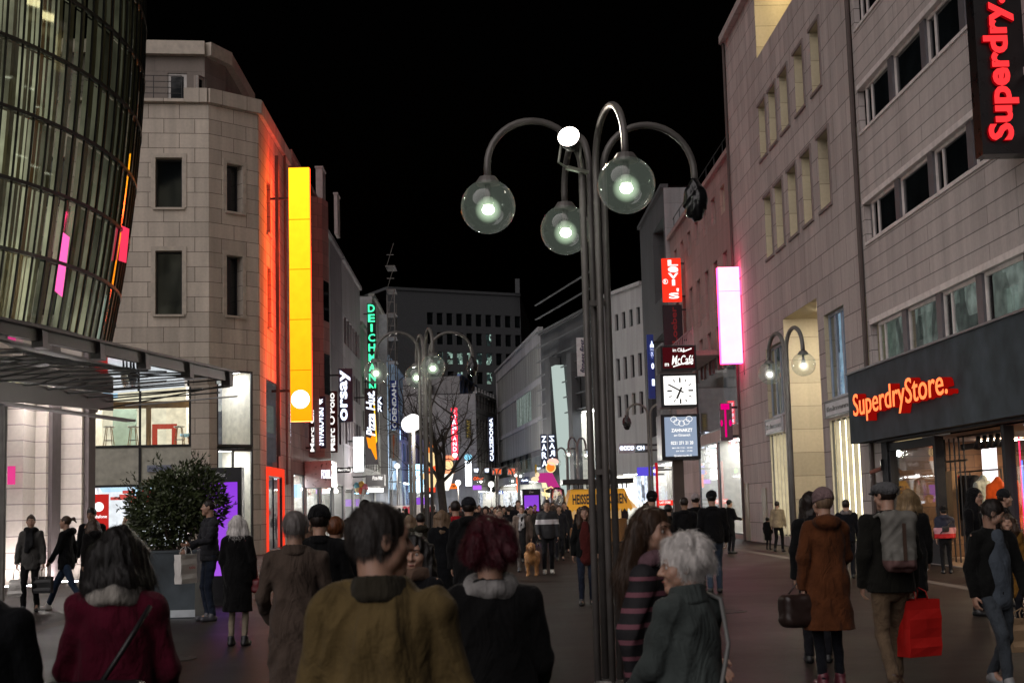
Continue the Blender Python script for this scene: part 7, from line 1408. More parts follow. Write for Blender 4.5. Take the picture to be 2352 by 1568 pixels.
f3 = empty('luminous_figure', (at(1028, 1080, YF).x, YF+6, 0), 'luminous white and orange figure right of the bare tree trunk', 'light figure')
lobj('head', f3, ell(1030, 1066, 12, 13), CRM, YF+6); lobj('cap', f3, ell(1030, 1052, 13, 7), E_('cap orange', (1, .3, .15), 1.4), YF+5.9); lobj('collar', f3, [(1018, 1078), (1042, 1076), (1044, 1086), (1020, 1088)], E_('collar', (1, .4, .2), 1.2), YF+5.9); lobj('body', f3, [(1020, 1088), (1042, 1086), (1036, 1112), (1030, 1126), (1022, 1126)], E_('white body', (1, .95, .85), 1.3), YF+6); m = MB(); m.tube([at(x, y, YF+5.8) for x, y in ell(1030, 1066, 12, 13)+[(1042, 1066)]], .03, 5); m.build('outline', KBL, f3)
pn = empty('hoarding', (at(930, 1170, 98).x, 98, 0), 'low white hoarding with pink heart marks far left', 'hoarding'); m = MB(); a, b = at(895, 1190, 98), at(1000, 1158, 98); m.box(a.x, b.x, 98, 98.1, 0, b.z); m.build('panel', paint('hoarding white', (.55, .52, .5), .6), pn)
for hx in (936, 986): m = MB(); c = at(hx, 1170, 97.9); m.poly([(c.x+.33*math.sin(u)**3, 97.9, c.z+.022*(13*math.cos(u)-5*math.cos(2*u)-2*math.cos(3*u))) for u in [k*PI/12 for k in range(24)]]); m.build('heart', paint('heart red', (.5, .05, .08), .5), pn)
# ------------------------------------------------------------------ planter, bush, bare tree
YP = 24.3; pa, pb = at(318, 1398, YP).x, at(447, 1400, YP).x; pz = at(400, 1268, YP).z
PL = empty('planter', ((pa+pb)/2, YP+.5, 0), 'big square dark metal planter on the left paving', 'planter'); m = MB(); pm = paint('patinated metal', (.055, .07, .08), .42, .4, var=.6, scale=1.6)
m.hexa([(pa, YP, 0), (pb, YP, 0), (pb, YP+1.1, 0), (pa, YP+1.1, 0), (pa-.05, YP-.04, pz), (pb+.02, YP-.04, pz), (pb+.02, YP+1.12, pz), (pa-.05, YP+1.12, pz)]); m.build('box', pm, PL)
m = MB(); m.box(pa-.07, pb+.05, YP-.06, YP+1.14, pz+.002, pz+.035); m.build('rim', pm, PL); m = MB(); m.quad((pa, YP+.02, pz+.04), (pb, YP+.02, pz+.04), (pb, YP+1.08, pz+.04), (pa, YP+1.08, pz+.04)); m.build('soil', paint('soil', (.02, .015, .01), .95), PL)
m = MB(); m.box(pb-.4, pb+.01, YP-.012, YP-.002, .02, .14); m.build('painted_glint', paint('reflected light patch', (.5, .55, .58), .3, .5), PL)  # pale patch painting light reflected at the planter's lower corner
bc = Vector(((pa+pb)/2+.06, YP+.55, pz)); BU = empty('bush', bc, 'dense dark leafy bush growing in the metal planter', 'bush'); rg = random.Random(5); m = MB()
def blob():
    while True:
        d = Vector((rg.gauss(0, 1), rg.gauss(0, 1), rg.gauss(0, 1))).normalized(); r = rg.random()**.42
        x, y, z = d.x*.86*r, d.y*.62*r, d.z*.68*r; 
        if math.sin(x*7+z*5+1.3)+math.sin(z*9-y*6) < -1.25: continue
        return Vector((x, y, .78+z+.12*math.sin(x*4)))
lf = MB()
def leaf(mb, p, L, w, rg, dr):
    ax = (dr+Vector((rg.gauss(0, .6), rg.gauss(0, .6), rg.gauss(0, .5)))).normalized(); s = ax.cross(Vector((rg.gauss(0, 1), rg.gauss(0, 1), rg.gauss(0, 1)))).normalized()*w; b = p+ax*L
    mb.quad(p, p+ax*L*.45+s, b, p+ax*L*.45-s)
for i in range(9500):
    q_ = blob(); leaf(lf, bc+q_, .07+.06*rg.random(), .02, rg, Vector((q_.x, q_.y, q_.z-.6)))
for i in range(26):   # loose shoots that break the outline
    a = rg.uniform(0, 2*PI); e = rg.uniform(-.1, 1.35); d = Vector((math.cos(a)*math.cos(e)*.86, math.sin(a)*math.cos(e)*.6, math.sin(e)*.72)); s_ = bc+Vector((0, 0, .78))+d*.9; dd = (d+_Z*.25).normalized()
    for k in range(14): leaf(lf, s_+dd*.022*k+Vector((rg.gauss(0, .012),)*3), .08, .013, rg, dd)
LEAF, nt, o = newmat('bush leaf'); p = nd(nt, 'ShaderNodeBsdfPrincipled'); setb(p, Roughness=.42); c, f, s_ = noisecol(nt, (.045, .06, .022), .5, 5); nt.links.new(c, p.inputs['Base Color']); nt.links.new(p.outputs[0], o.inputs[0])
lf.build('foliage', LEAF, BU); m = MB()
for i in range(11): a = rg.uniform(0, 2*PI); r = rg.uniform(.2, .5); m.tube([bc+Vector((.1*math.cos(a), .1*math.sin(a), .02)), bc+Vector((r*.6*math.cos(a), r*.4*math.sin(a), .4)), bc+Vector((r*math.cos(a), r*.8*math.sin(a), .95+.3*rg.random()))], [.022, .015, .006], 6)
m.build('stem', paint('bark', (.07, .05, .035), .9), BU)
tb_ = at(1014, 1180, 46); TR = empty('bare_tree', (tb_.x, 46, 0), 'leafless winter tree behind the second lamp cluster', 'tree'); rg = random.Random(21); tm, bm_ = MB(), MB(); bark = paint('wet bark', (.035, .028, .024), .85, var=.4, scale=12)
tp = [Vector((tb_.x+.08*math.sin(z*1.3), 46, z)) for z in (0, .6, 1.5, 2.5, 3.4)]; tm.tube(tp, [.2, .15, .14, .13, .12], 10)
def branch(p, d, L, r, n):
    pts = [p]; 
    for k in range(4): d = (d+Vector((rg.gauss(0, .16), rg.gauss(0, .16), rg.gauss(.04, .1)))).normalized(); pts.append(pts[-1]+d*L/4)
    bm_.tube(pts, [r, r*.85, r*.7, r*.55, r*.4], 6 if r > .02 else 4, cap=False)
    if n == 0: return
    for k in range(rg.choice((3, 4)) if n > 1 else 4):
        i = rg.choice((1, 2, 3, 4)); nd_ = (d+Vector((rg.gauss(0, .6), rg.gauss(0, .6), rg.gauss(.05, .45)))).normalized(); branch(pts[i], nd_, L*rg.uniform(.55, .8), r*.5, n-1)
for k in range(7): a = k*2*PI/7+.3; branch(tp[3+(k % 2)], Vector((math.cos(a)*.75, math.sin(a)*.75, .85)).normalized(), 1.9, .06, 3)
tm.build('trunk', bark, TR, True); bm_.build('crown', bark, TR)
# ------------------------------------------------------------------ people, nearest first
BL = (.005, .005, .006); JEAN = (.024, .034, .06); DK = (.018, .018, .021)
stripes = banded('pink black stripes', [(i*.075+.5+(.022 if j else 0), (.16, .055, .075) if not j else (.006, .005, .007)) for i in range(12) for j in (0, 1)][:24], lo=.5, hi=1.5)
tan = cloth('tan jacket', (.17, .118, .045), var=.25)
I1 = person('broad man in a tan jacket seen from behind, short brown hair, front centre', 870, 1156, 4.65, heading=-4, hair=('cropped', 'saltdark'), jacket=dict(mat=tan, hem=.72, collar=1.5, diag=.9, fs=(11, 9, 4), cmat=cloth('dark corduroy', (.04, .034, .022))), bulk=1.16, skin='fair', head=(-62, -3, 0), nstr=7000, swing=((4, 9, 14), (2, 10, 12)), fold_amp=.02)
I2 = person('woman with dark red curly hair and black coat, back to the camera, front centre', 1125, 1208, 6.15, heading=-2, hair=('curly', 'red'), jacket=dict(col=(0.0032, 0.0032, 0.0036), hem=.55, scarf=(.32, .31, .3), tails=False), bulk=1.22, female=True, head=(-8, -6, 0), nstr=7500, swing=((6, 12, 50), (4, 11, 30)))
I3 = person('elderly woman with short white hair and grey green coat looking left', 1572, 1243, 6.4, heading=38, hair=('curly', 'white'), jacket=dict(col=(0.075, 0.092, 0.088), hem=.6, collar=2.6), bulk=1.2, female=True, face=True, head=(54, -4, 0), nstr=7500, swing=((14, 8, 30), (12, 8, 40)), fold_amp=.013)
I4 = person('young woman with long brown hair and pink striped sleeve behind the nearest lamp poles', 1484, 1150, 7.2, heading=-108, hair=('longwavy', 'brown'), jacket=dict(mat=stripes, hem=.8, scarf=(.18, .1, .12), tails=False), female=True, face=True, head=(-16, -2, 0), stride=.45, nstr=3500, swing=((-12, 8, 14), (22, 8, 20)))
I5 = person('woman in a crimson coat with long dark hair and white scarf, front left', 268, 1214, 6.0, heading=6, hair=('bob', 'black'), jacket=dict(col=(0.125, 0.005, 0.024), hem=.45, flare=1.15, scarf=(.5, .47, .42), tails=False), female=True, bulk=1.12, head=(25, -18, 0), nstr=2200, swing=((8, 9, 42), (6, 9, 36)))
person('dark clothed person cut off by the lower left picture edge', -60, 1240, 5.6, heading=0, hair=('short', 'dark'), jacket=dict(col=(0.0036, 0.0045, 0.0063), hem=.7), bulk=1.2)
# bags of the nearest people
def tubeobj(name, label, cat, pts, r, mat, n=8):
    m = MB(); m.tube(pts, r, n); return m.build(name, mat, None, True, label=label, cat=cat)
def body_bag(label, c, half, mat, rz=0, strap=None, name='shoulder_bag', res=.012, extra=(), cat='bag'):
    t = empty(name, c, label, cat, None, R(rz)); o, co, F = sdf('bag_body', [(('b', (0, 0, 0), half, None, min(half)*.6), .02)]+list(extra), res, mat, t, disp=fold(4, .006, 1, (14, 14, 12)))
    if strap: m = MB(); m.tube([Vector(p)-Vector(c) for p in strap], .011, 6); s = m.build('strap', mat, t, True, local=True); s.rotation_euler = (0, 0, -R(rz))
    return t
BAGB = paint('black leather bag', (.012, .012, .013), .4); BAGW = paint('white plastic bag', (.6, .58, .55), .4, bmp=.4); BAGR = paint('red paper bag', (.5, .015, .012), .45); BAGP = paint('brown paper bag', (.38, .25, .14), .8); BAGK = paint('black paper bag', (.012, .012, .013), .6)
W = I5['world']; A5 = I5['A']
body_bag('black shoulder bag on the back of the woman in crimson', W(A5(-.05, -.25, .98)), (.2, .07, .14), BAGB, 6, [W(A5(.16, -.12, 1.42)), W(A5(.06, -.2, 1.25)), W(A5(-.05, -.24, 1.08))])
body_bag('woven basket carried low by the woman in crimson', W(A5(.02, -.3, .72)), (.17, .11, .1), paint('wicker', (.03, .025, .02), .8, bmp=1), 6, [W(A5(-.17, -.3, .8))]+[W(A5(-.17+.34*k/8, -.3, .8+.16*math.sin(PI*k/8))) for k in range(1, 9)], name='basket', cat='basket')
W = I3['world']; A3 = I3['A']
body_bag('grey handbag on a long strap on the back of the white haired woman', W(A3(-.1, -.27, .78)), (.13, .06, .11), paint('grey leather bag', (.12, .12, .115), .5), 38, [W(A3(.1, .02, 1.5)), W(A3(.11, -.13, 1.46)), W(A3(.04, -.235, 1.25)), W(A3(-.04, -.25, 1.05)), W(A3(-.1, -.26, .88))])
# middle ground, left
person('grey haired man in a long brown grey coat, back to the camera', 677, 1176, 10.4, heading=2, hair=('short', 'grey'), jacket=dict(col=(0.105, 0.075, 0.058), hem=.5, collar=1.2, flare=1.05), bulk=1.12, head=(-6, -4, 0), nstr=1800, swing=((4, 10, 46), (2, 10, 44)), fold_amp=.014)
person('dark man with black knitted cap in the group behind the brown grey coat', 733, 1166, 12.6, heading=0, hair=('beanie', (.008, .008, .009), 'dark'), jacket=dict(col=(0.0036, 0.0036, 0.0045), hem=.6), bulk=1.15)
person('person with reddish short hair in black coat right of the knitted cap', 770, 1187, 13.5, heading=-4, hair=('short', 'ginger'), jacket=dict(col=(0.004, 0.004, 0.0045), hem=.5), female=True)
person('bald greying man half hidden left of the knitted cap man', 697, 1184, 13.2, heading=-20, hair=('cropped', 'grey'), jacket=dict(col=(0.0045, 0.0045, 0.0049), hem=.6), head=(-20, 0, 0))
person('dark figure squeezed at the tan jacket man left shoulder', 803, 1190, 14.5, heading=0, hair=('short', 'dark'), jacket=dict(col=(0.0036, 0.0036, 0.0045), hem=.6))
person('tall dark haired person beside the shop awning above the tan jacket man', 838, 1148, 21, heading=10, hair=('short', 'black'), jacket=dict(col=(0.0045, 0.0045, 0.0049), hem=.6))
I6 = person('young woman with dark hair and hand at her face beside the tan jacket man', 958, 1226, 8.6, heading=140, hair=('long', 'black'), jacket=dict(col=(0.0054, 0.0054, 0.0072), hem=.8, scarf=(.16, .1, .07), tails=False), female=True, face=True, head=(30, -6, 0), swing=((40, 4, 105), (4, 8, 14)))
I7 = person('white haired woman in a black coat and beige trousers facing away on the left', 545, 1184, 19, heading=-8, hair=('bob', 'white'), jacket=dict(col=(0.0032, 0.0032, 0.004), hem=.46, flare=1.1), legs=((.32, .27, .2), .9), female=True, legs_w=.78, swing=((4, 8, 22), (2, 8, 20)), nstr=900, bulk=1.12)
p_ = I7['world'](I7['hnd'][1]); body_bag('small dark red handbag at the side of the white haired woman in black', p_+Vector((.04, -.06, -.05)), (.07, .1, .09), paint('dark red leather', (.12, .012, .015), .45), -8, [I7['world'](I7['A'](.14, -.08, 1.42)), p_+Vector((.03, -.1, .3)), p_+Vector((.04, -.06, .03))])
I8 = person('tall man in a quilted dark jacket and jeans looking left by the planter', 482, 1147, 23.6, heading=120, hair=('cropped', 'dark'), jacket=dict(col=(0.035, 0.035, 0.042), hem=.86, quilt=.085), legs=(JEAN, 1.), shoes=(.06, .06, .07), face=True, head=(-18, 0, 0), swing=((14, 8, 46), (22, 8, 58)), skin='fair')
bag('white carrier bag held by the man in the quilted jacket', I8['world'](I8['hnd'][-1]), .36, .14, .46, BAGW, 60, logo=lambda m, w, d, h: letters(m, 'sale', (-w*.2, -d/2-.06, h*.5), (w*.4, 0, 0), (0, 0, h*.12), NEG, 0, .004))
I9 = person('woman in grey jacket and dark scarf walking towards the camera with a white bag', 72, 1180, 27, heading=186, hair=('bun', 'brown'), jacket=dict(col=(0.1, 0.095, 0.09), hem=.78, scarf=(.02, .02, .022), tails=True), legs=(BL, .85), shoes=(.015, .012, .01), female=True, face=True, head=(10, 0, 0), swing=((4, 10, 12), (0, 12, 12)), stride=.25)
bag('white plastic bag in the hand of the woman in grey', I9['world'](I9['hnd'][1]), .30, .16, .30, BAGW, 10, handle=.22, sag=.03, flare=.75)
bag('black paper carrier behind the woman in grey', I9['world'](I9['hnd'][-1]), .32, .15, .30, BAGK, -5, handle=.18, hm=paint('white cord', (.6, .58, .55), .6))
person('woman with a pony tail, black jacket and jeans walking left', 153, 1178, 27.4, heading=82, hair=('pony', 'brown'), jacket=dict(col=(0.0036, 0.0036, 0.0045), hem=.78, hood=True), legs=((.035, .06, .11), .9), shoes=(.5, .48, .45), female=True, face=True, stride=.75, swing=((-16, 8, 20), (14, 8, 22)), head=(0, 2, 0))
person('dark haired bearded man in black behind the pony tail woman', 212, 1163, 28.4, heading=172, hair=('short', 'black'), jacket=dict(col=(0.004, 0.004, 0.0045), hem=.74), face=True, head=(0, -12, 0), skin='tan', stride=.3)
person('brown haired person in a dark hooded jacket bending in front of the bearded man', 216, 1192, 26.6, heading=30, hair=('bob', 'brown'), jacket=dict(col=(0.0063, 0.0054, 0.0054), hem=.8, hood=True), female=True, legs=((.05, .06, .08), .9), head=(0, -20, 0))
# two people inside the display window of the corner building
for i, (px, py, hc_, jc, lab) in enumerate(((290, 1184, 'blond', (.5, .48, .36), 'blonde person in a pale fur collar coat inside the left shop display'), (308, 1180, 'black', (.012, .012, .016), 'dark haired person in a black coat inside the left shop display'))):
    u, z = FF.uz(px, py, -1.1+.3*i); q_ = FF.pt(u, 0, -1.1+.3*i); person(lab, 0, 0, 0, loc=(q_.x, q_.y, .47), h=z-.47, heading=200-40*i, hair=('bob', hc_), jacket=dict(col=jc, hem=.7), female=True, face=True, res=.03)
# middle ground, centre
person('long black coat woman with straight blonde hair, back to the camera', 1014, 1172, 21.5, heading=-3, hair=('long', 'ash'), jacket=dict(col=(0.004, 0.0045, 0.0063), hem=.42), female=True, bulk=1.1)
person('man in a bright red jacket beside the big dark cap man', 1046, 1150, 24.5, heading=6, hair=('short', 'dark'), jacket=dict(col=(0.42, 0.012, 0.02), hem=.8), swing=((4, 8, 14), (2, 8, 30)))
person('very broad man in black with knitted cap, back to the camera, centre', 1076, 1146, 19.5, heading=-2, hair=('beanie', (.02, .022, .028), 'dark'), jacket=dict(col=(0.0036, 0.004, 0.0049), hem=.66, hood=True), bulk=1.3)
person('dark haired person with an olive fur trimmed hood left of the second lamp', 966, 1178, 25, heading=4, hair=('short', 'black'), jacket=dict(col=(0.03, 0.026, 0.016), hem=.75, hood=True, scarf=(.12, .09, .04), tails=False))
person('pale haired person left of the olive hood', 941, 1182, 27, heading=-10, hair=('bob', 'ash'), jacket=dict(col=(0.0054, 0.0054, 0.0063), hem=.7), female=True)
I10 = person('woman with blonde hair and coral scarf walking towards the camera', 1147, 1166, 34, heading=184, hair=('bun', 'ash'), jacket=dict(col=(0.0063, 0.0054, 0.0063), hem=.7, scarf=(.4, .16, .12)), female=True, face=True, stride=.35)
I11 = person('man with glasses, striped scarf and open beige coat facing the camera', 1198, 1158, 38, heading=176, hair=('short', 'brown'), jacket=dict(col=(0.16, 0.12, 0.1), hem=.5, scarf=(.4, .39, .4), shirt=(.012, .012, .014)), legs=((.16, .14, .13), 1), face=True, shoes=(.03, .03, .035), stride=.2)
glasses(I11)
dogm = person('man in a black track jacket with a white chest band walking the dog', 1255, 1146, 36.4, heading=182, hair=('short', 'dark'), jacket=dict(mat=banded('track jacket', [(0, (.010, .010, .013)), (1.24, (.55, .53, .55)), (1.355, (.010, .010, .013))], lo=0, hi=2), hem=.84), legs=((.008, .008, .011), 1.1), shoes=(.35, .34, .32), face=True, swing=((8, 10, 30), (0, 10, 12)), bulk=1.12, stride=.2)
glasses(dogm)
I12 = person('young woman in open black leather jacket, burgundy sweater and jeans facing the camera', 1342, 1160, 24.8, heading=176, hair=('long', 'brown'), jacket=dict(col=(0.004, 0.0049, 0.0049), hem=.82, shirt=(.10, .016, .014)), legs=((.018, .025, .045), .88), shoes=(.012, .012, .012), female=True, face=True, swing=((-4, 12, 16), (6, 10, 20)), stride=.15)
person('dark clothed person with white cap band passing behind the track jacket man', 1275, 1164, 47, heading=10, hair=('short', 'dark'), jacket=dict(col=(0.004, 0.0045, 0.0054), hem=.7, hood=True, scarf=(.06, .04, .03), tails=False), stride=.4)
person('tall fair man behind the striped scarf man', 1190, 1148, 44, heading=180, hair=('short', 'brown'), jacket=dict(col=(0.0063, 0.0063, 0.0081), hem=.7), face=True, bulk=1.1)
person('dark figure by the stall light tube', 1288, 1166, 52, heading=-20, hair=('short', 'dark'), jacket=dict(col=(0.0054, 0.0063, 0.009), hem=.7))
# middle ground, right
person('man in a black jacket and blue jeans walking away right of the clock column', 1634, 1126, 27, heading=-2, hair=('beanie', (.01, .01, .011), 'black'), jacket=dict(col=(0.0036, 0.0036, 0.0045), hem=.88), legs=((.06, .085, .13), 1.05), stride=.3, bulk=1.1)
person('person with a white baseball cap in the dark group under the clock', 1597, 1134, 29, heading=8, hair=('ballcap', (.5, .42, .42), 'dark'), jacket=dict(col=(0.004, 0.004, 0.0045), hem=.75))
person('short haired man left of the white baseball cap', 1571, 1141, 28.5, heading=-6, hair=('cropped', 'dark'), jacket=dict(col=(0.004, 0.004, 0.0045), hem=.75), skin='tan')
person('man with black cap behind the brown haired young woman', 1497, 1130, 26, heading=0, hair=('beanie', (.008, .008, .009), 'black'), jacket=dict(col=(0.004, 0.004, 0.0045), hem=.75))
person('short dark haired person low under the red shop sign', 1534, 1158, 30, heading=6, hair=('short', 'black'), jacket=dict(col=(0.0063, 0.0063, 0.0054), hem=.75))
person('slim black silhouette with a phone by the bright phone shop', 1674, 1147, 47, heading=-60, hair=('short', 'black'), jacket=dict(col=(0.0036, 0.0036, 0.004), hem=.6), swing=((20, 4, 60), (20, 4, 60)))
person('man in a beige jacket by the lit curtain windows', 1784, 1149, 47.5, heading=-30, hair=('short', 'dark'), jacket=dict(col=(0.42, 0.33, 0.22), hem=.84, collar=.8), legs=(BL, .9), stride=.25)
person('dark figure crouching low beside the beige jacket man', 1762, 1187, 50, heading=-40, hair=('short', 'black'), jacket=dict(col=(0.0045, 0.0045, 0.0049), hem=.5), bulk=1.2)
IO = person('woman in a rust orange coat with dusty pink cap walking away on the right', 1889, 1124, 13.2, heading=3, hair=('beanie', (.30, .2, .2), 'ash'), jacket=dict(col=(0.13, 0.04, 0.012), hem=.52, flare=1.22, hood=True), legs=((.007, .008, .012), .85), shoes=(.10, .02, .03), female=True, legs_w=.85, head=(16, -3, 0), swing=((16, 8, 40), (-12, 12, 26)), bulk=1.16, stride=.12, fold_amp=.012)
p_ = IO['world'](IO['hnd'][-1]); body_bag('dark leather bag on the arm of the woman in rust orange', p_+Vector((-.06, -.02, -.14)), (.17, .11, .15), paint('dark brown leather', (.022, .012, .010), .4), 15, [p_+Vector((-.16, -.02, -.02)), p_+Vector((-.06, -.02, .10)), p_+Vector((.05, -.02, -.02))])
person('dark haired woman close at the left of the rust orange coat', 1862, 1130, 15.2, heading=-6, hair=('long', 'dark'), jacket=dict(col=(0.0054, 0.0054, 0.0059), hem=.7), female=True, head=(-30, 0, 0), face=True)
IH = person('man in a grey flat cap, olive jacket and tan trousers carrying a backpack', 2032, 1096, 12.9, heading=4, hair=('flatcap', (.16, .16, .165), 'dark'), jacket=dict(col=(0.0099, 0.0095, 0.0067), hem=.84, collar=1.2), legs=((.17, .115, .07), 1.05), shoes=(.05, .025, .015), head=(32, -6, 0), swing=((6, 9, 14), (-10, 10, 30)), bulk=1.16, stride=.45, fold_amp=.012)
WH, AH = IH['world'], IH['A']
bp = empty('backpack', WH(AH(0, -.25, .98)), 'faded grey canvas backpack on the back of the flat cap man', 'backpack', None, R(4)); bpm = banded('faded canvas', [(-1, (.11, .055, .05)), (.10, (.13, .125, .11))], lo=-1, hi=2)
sdf('pack', [(('b', (0, 0, .22), (.15, .085, .23), None, .07), .02), (('c', (-.09, -.02, .46), (.09, -.02, .46), .075, .075), .05), (('b', (-.0, -.1, .12), (.11, .04, .09), None, .04), .03)], .011, bpm, bp, disp=fold(14, .010, 1, (13, 13, 10)))
m = MB(); m.bar((0, -.145, .1), (0, -.15, .42), .03, .012); m.build('buckle_strap', paint('brown strap', (.05, .025, .015), .6), bp, local=True)
for s in (1, -1): m = MB(); m.tube([(s*.1, .07, .45), (s*.12, .12, .5), (s*.15, .24, .46), (s*.15, .32, .2)], .02, 6); m.build('shoulder_strap', bpm, bp, True, local=True)
bag('large shiny red carrier bag held by the flat cap man', WH(IH['hnd'][1])+Vector((.03, 0, .04)), .36, .17, .50, BAGR, 24, handle=.12, sag=.02)
IB = person('bearded man in an open dark jacket and blue shirt looking down to the right', 2272, 1138, 12.8, heading=196, hair=('short', 'dark'), jacket=dict(col=(0.0054, 0.0059, 0.0054), hem=.86, shirt=(.085, .105, .13)), legs=((.06, .072, .085), .95), shoes=(.2, .2, .2), face=True, head=(62, -22, 0), swing=((-8, 9, 18), (6, 10, 16)), stride=.5, skin='fair', nstr=1500)
sdf('beard', [(('c', IB['H'](0, .03, -.045), IB['H'](0, .066, -.095), .058, .037), .02), (('e', IB['H'](0, .098, -.043), (.022, .008, .006), IB['M']), .01)], .008, hairm('hair dark', HAIR['dark']), IB['root'], subs=[(('e', IB['H'](0, .1, .01), (.09, .09, .05), IB['M']), .01), (('e', IB['H'](0, .115, -.062), (.02, .03, .009), IB['M']), .005)])
person('blonde woman in a black coat right of the flat cap man', 2086, 1124, 17.5, heading=-10, hair=('bob', 'blond'), jacket=dict(col=(0.004, 0.004, 0.0049), hem=.55), female=True, nstr=900)
IC = person('child in a navy, pink and red block jacket looking into the right shop', 2167, 1163, 31.6, heading=-6, hair=('beanie', (.012, .01, .012), 'black'), jacket=dict(mat=banded('block jacket', [(0, (.5, .012, .014)), (.86, (.55, .26, .29)), (1.0, (.010, .012, .03))], lo=0, hi=2), hem=.92, hood=True), bulk=1.35, legs=((.01, .01, .013), 1.1))
body_bag('small black sling bag across the back of the block jacket child', IC['world'](IC['A'](-.02, -.22, 1.17)), (.075, .03, .06), BAGB, -6, [IC['world'](IC['A'](.16, -.13, 1.36)), IC['world'](IC['A'](-.02, -.2, 1.2)), IC['world'](IC['A'](-.16, -.18, 1.05))])
IG = person('person in a black hooded coat with glasses before the shop rail', 2236, 1122, 20.5, heading=-140, hair=('hood', (.008, .008, .009), 'dark'), jacket=dict(col=(0.0036, 0.0036, 0.004), hem=.6), face=True, head=(0, -2, 0)); glasses(IG)
person('man with dark knitted cap looking right at the shop entrance', 2303, 1126, 22, heading=-110, hair=('beanie', (.02, .02, .022), 'dark'), jacket=dict(col=(0.009, 0.0054, 0.0063), hem=.7), face=True)
person('person in a mustard coat partly hidden behind the bearded man', 2312, 1180, 18, heading=160, hair=('bob', 'brown'), jacket=dict(col=(0.25, 0.12, 0.02), hem=.5), female=True)
person('navy coated man with patterned collar walking away near the lit curtain', 1942, 1143, 30.6, heading=-12, hair=('short', 'dark'), jacket=dict(col=(0.0054, 0.0063, 0.0108), hem=.84, scarf=(.25, .22, .22), tails=False), legs=((.02, .022, .03), .95), stride=.5)
IE = person('dark coated person cut off by the right picture edge', 2398, 1165, 14.5, heading=184, hair=('bob', 'blond'), jacket=dict(col=(0.0045, 0.0045, 0.0049), hem=.55), swing=((4, 12, 20), (4, 10, 14)), female=True)
bag('brown paper carrier bag at the right picture edge', Vector((at(2348, 1420, 13.6).x, 13.6, at(2348, 1395, 13.6).z)), .3, .14, .3, BAGP, 12, handle=.1)
# the dog: a golden retriever walking towards the camera
pd = at(1222, 1326, 36.2); DG_ = empty('dog', (pd.x, 35.9, 0), 'golden long haired dog on a lead beside the track jacket man', 'dog', None, R(176)); s_ = 1.06
dp = [(('c', (0, .22, .47), (0, -.32, .50), .135, .115), .06), (('c', (0, .27, .50), (0, .36, .66), .105, .085), .06), (('c', (0, .30, .42), (0, .24, .36), .10, .08), .05),
      (('e', (0, .44, .74), (.083, .095, .08)), .04), (('c', (0, .49, .715), (0, .60, .69), .052, .04), .03), (('c', (0, .36, .70), (0, .42, .72), .075, .07), .05)]
for s in (1, -1):
    dp += [(('c', (s*.105, .24, .46), (s*.10, .22, .27), .06, .042), .04), (('c', (s*.10, .22, .27), (s*.10, .25, .05), .036, .03), .02), (('c', (s*.10, .25, .04), (s*.10, .30, .025), .036, .03), .02),
           (('c', (s*.10, -.30, .50), (s*.115, -.22, .32), .095, .06), .05), (('c', (s*.115, -.22, .32), (s*.11, -.38, .18), .05, .034), .03), (('c', (s*.11, -.38, .18), (s*.11, -.35, .04), .032, .03), .02), (('c', (s*.11, -.35, .035), (s*.11, -.28, .025), .034, .028), .02),
           (('e', (s*.088, .42, .70), (.022, .045, .075)), .02)]
dp += [(('c', (0, -.4, .52), (0, -.58, .42), .04, .05), .04), (('c', (0, -.58, .42), (0, -.68, .30), .055, .03), .04)]
FUR, nt, o = newmat('golden fur'); p = nd(nt, 'ShaderNodeBsdfPrincipled'); setb(p, Roughness=.85, **{'Sheen Weight': .3}); c, f, ss = noisecol(nt, (.42, .20, .065), .35, 22, stretch=(1, 1, .35)); nt.links.new(c, p.inputs['Base Color']); bump(nt, f, p, .8, .02); nt.links.new(p.outputs[0], o.inputs[0])
rd = random.Random(3); o_, co, F = sdf('body', dp, .012, FUR, DG_, disp=lambda x, y, z: .006*np.sin(x*70+3*np.sin(z*20))*np.sin(z*45+y*30)); strands(co, F, FUR, DG_, np.array((0, 0, .55)), 2600, .06, .004, 5, up=.01, drop=1., name='coat_hair')
MB().ball((0, .635, .70), .018, 10, 8).build('nose', paint('dog nose', (.01, .008, .008), .3), DG_, True, local=True)
for s in (1, -1): MB().ball((s*.036, .515, .762), .011, 8, 6).build('eye', paint('dog eye', (.008, .005, .004), .2), DG_, True, local=True)
MB().tube([(.085*math.cos(a), .36+.07*math.sin(a), .60+.05*math.sin(a)) for a in [k*PI/8 for k in range(17)]], .014, 6).build('collar', paint('red collar', (.4, .02, .02), .5), DG_, True, local=True)
m = MB(); a = dogm['world'](dogm['hnd'][1]); b = DG_.location+Vector((0, -.3, .66)); m.tube([a, mix(a, b, .5)-_Z*.06, b], .009, 5); m.build('dog_lead', paint('dark lead', (.02, .02, .02), .6), None, True, label='thin dark lead from the hand of the track jacket man to the dog', cat='lead')
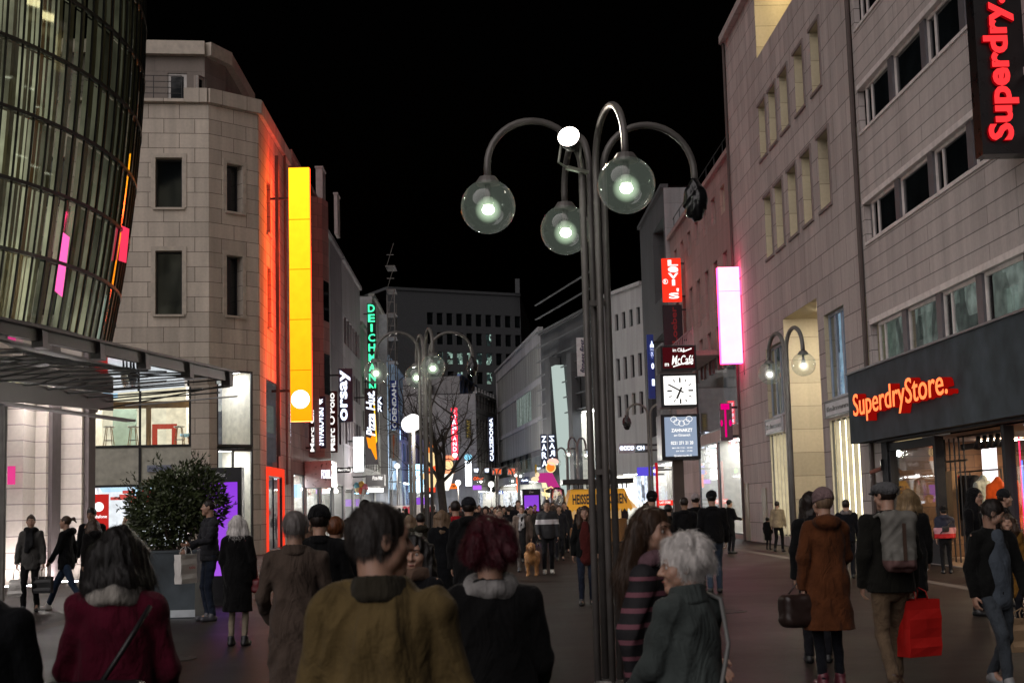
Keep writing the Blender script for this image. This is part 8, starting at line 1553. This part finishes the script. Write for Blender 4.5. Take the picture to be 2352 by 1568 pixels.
# ------------------------------------------------------------------ far crowd: eight figures built once, then copied
protos = []
specs = [(0, ('short', 'dark'), (.012, .012, .015)), (180, ('short', 'brown'), (.02, .02, .026)), (180, ('bob', 'dark'), (.03, .022, .022)), (5, ('long', 'brown'), (.015, .014, .016)), (178, ('short', 'dark'), (.05, .045, .04)), (0, ('beanie', (.02, .02, .02), 'dark'), (.012, .014, .022)), (184, ('bun', 'brown'), (.06, .02, .02)), (-4, ('hood', (.02, .018, .014), 'dark'), (.02, .018, .014))]
rg = random.Random(31); used = []
def crowd_x(Y): return rg.uniform(at(1085, 1180, Y).x, at(1300, 1180, Y).x) if rg.random() < .72 else rg.uniform(at(900, 1180, Y).x, at(1690, 1180, Y).x)
LABC = 'small distant figure in dark winter clothes in the crowd down the street'; GRC = 'distant crowd in dark winter clothes'
k = 0
spots = []
while len(spots) < 140:
    Y = rg.uniform(44, 112); x = crowd_x(Y)
    if abs(x) > 9.2 or any((x-a)**2+(Y-b)**2 < 1.0 for a, b in spots) or (abs(x-KS.location.x) < 2.6 and 62 < Y < 68) or (abs(x-CK.location.x) < .9 and abs(Y-46) < 1.5): continue
    spots.append((x, Y))
spots.sort(key=lambda s: s[1])
for i, (x, Y) in enumerate(spots):
    j = i % 8
    if i < 8:
        hd, hr, jc = specs[j]; I = person(LABC, 0, 0, 0, loc=(x, Y, 0), h=1.74+.0*j, heading=hd, hair=hr, jacket=dict(col=jc, hem=.7), res=.026, group=GRC, stride=.3, seed=j); protos.append(I['root'])
    else:
        o = copy_tree(protos[j]); o.location = (x, Y, 0); s = rg.uniform(.93, 1.07); o.scale = (s, s, s); o.rotation_euler = (0, 0, protos[j].rotation_euler.z+R(rg.uniform(-14, 14)))
# ------------------------------------------------------------------ night light
w = bpy.data.worlds.new('World'); SC.world = w; w.use_nodes = True; nt = w.node_tree; bg = nt.nodes['Background']
sky = nt.nodes.new('ShaderNodeTexSky'); sky.sky_type = 'NISHITA'; sky.sun_disc = False; sky.sun_elevation = R(-4); sky.sun_rotation = R(200); nt.links.new(sky.outputs[0], bg.inputs[0]); bg.inputs[1].default_value = .02
sl = bpy.data.lights.new('sky_glow', 'SUN'); sl.energy = 1.62; sl.angle = R(70); sl.color = (1, .92, .91); so = bpy.data.objects.new('sky_glow', sl); COL.objects.link(so); so.rotation_euler = (R(55), 0, R(-33))
SC.cycles.use_denoising = True
try: SC.cycles.denoiser = 'OPENIMAGEDENOISE'
except Exception: pass
SC.cycles.max_bounces = 6; SC.cycles.transparent_max_bounces = 12; SC.cycles.diffuse_bounces = 2; SC.cycles.glossy_bounces = 3
SC.cycles.sample_clamp_indirect = 4; SC.cycles.caustics_reflective = False; SC.cycles.caustics_refractive = False
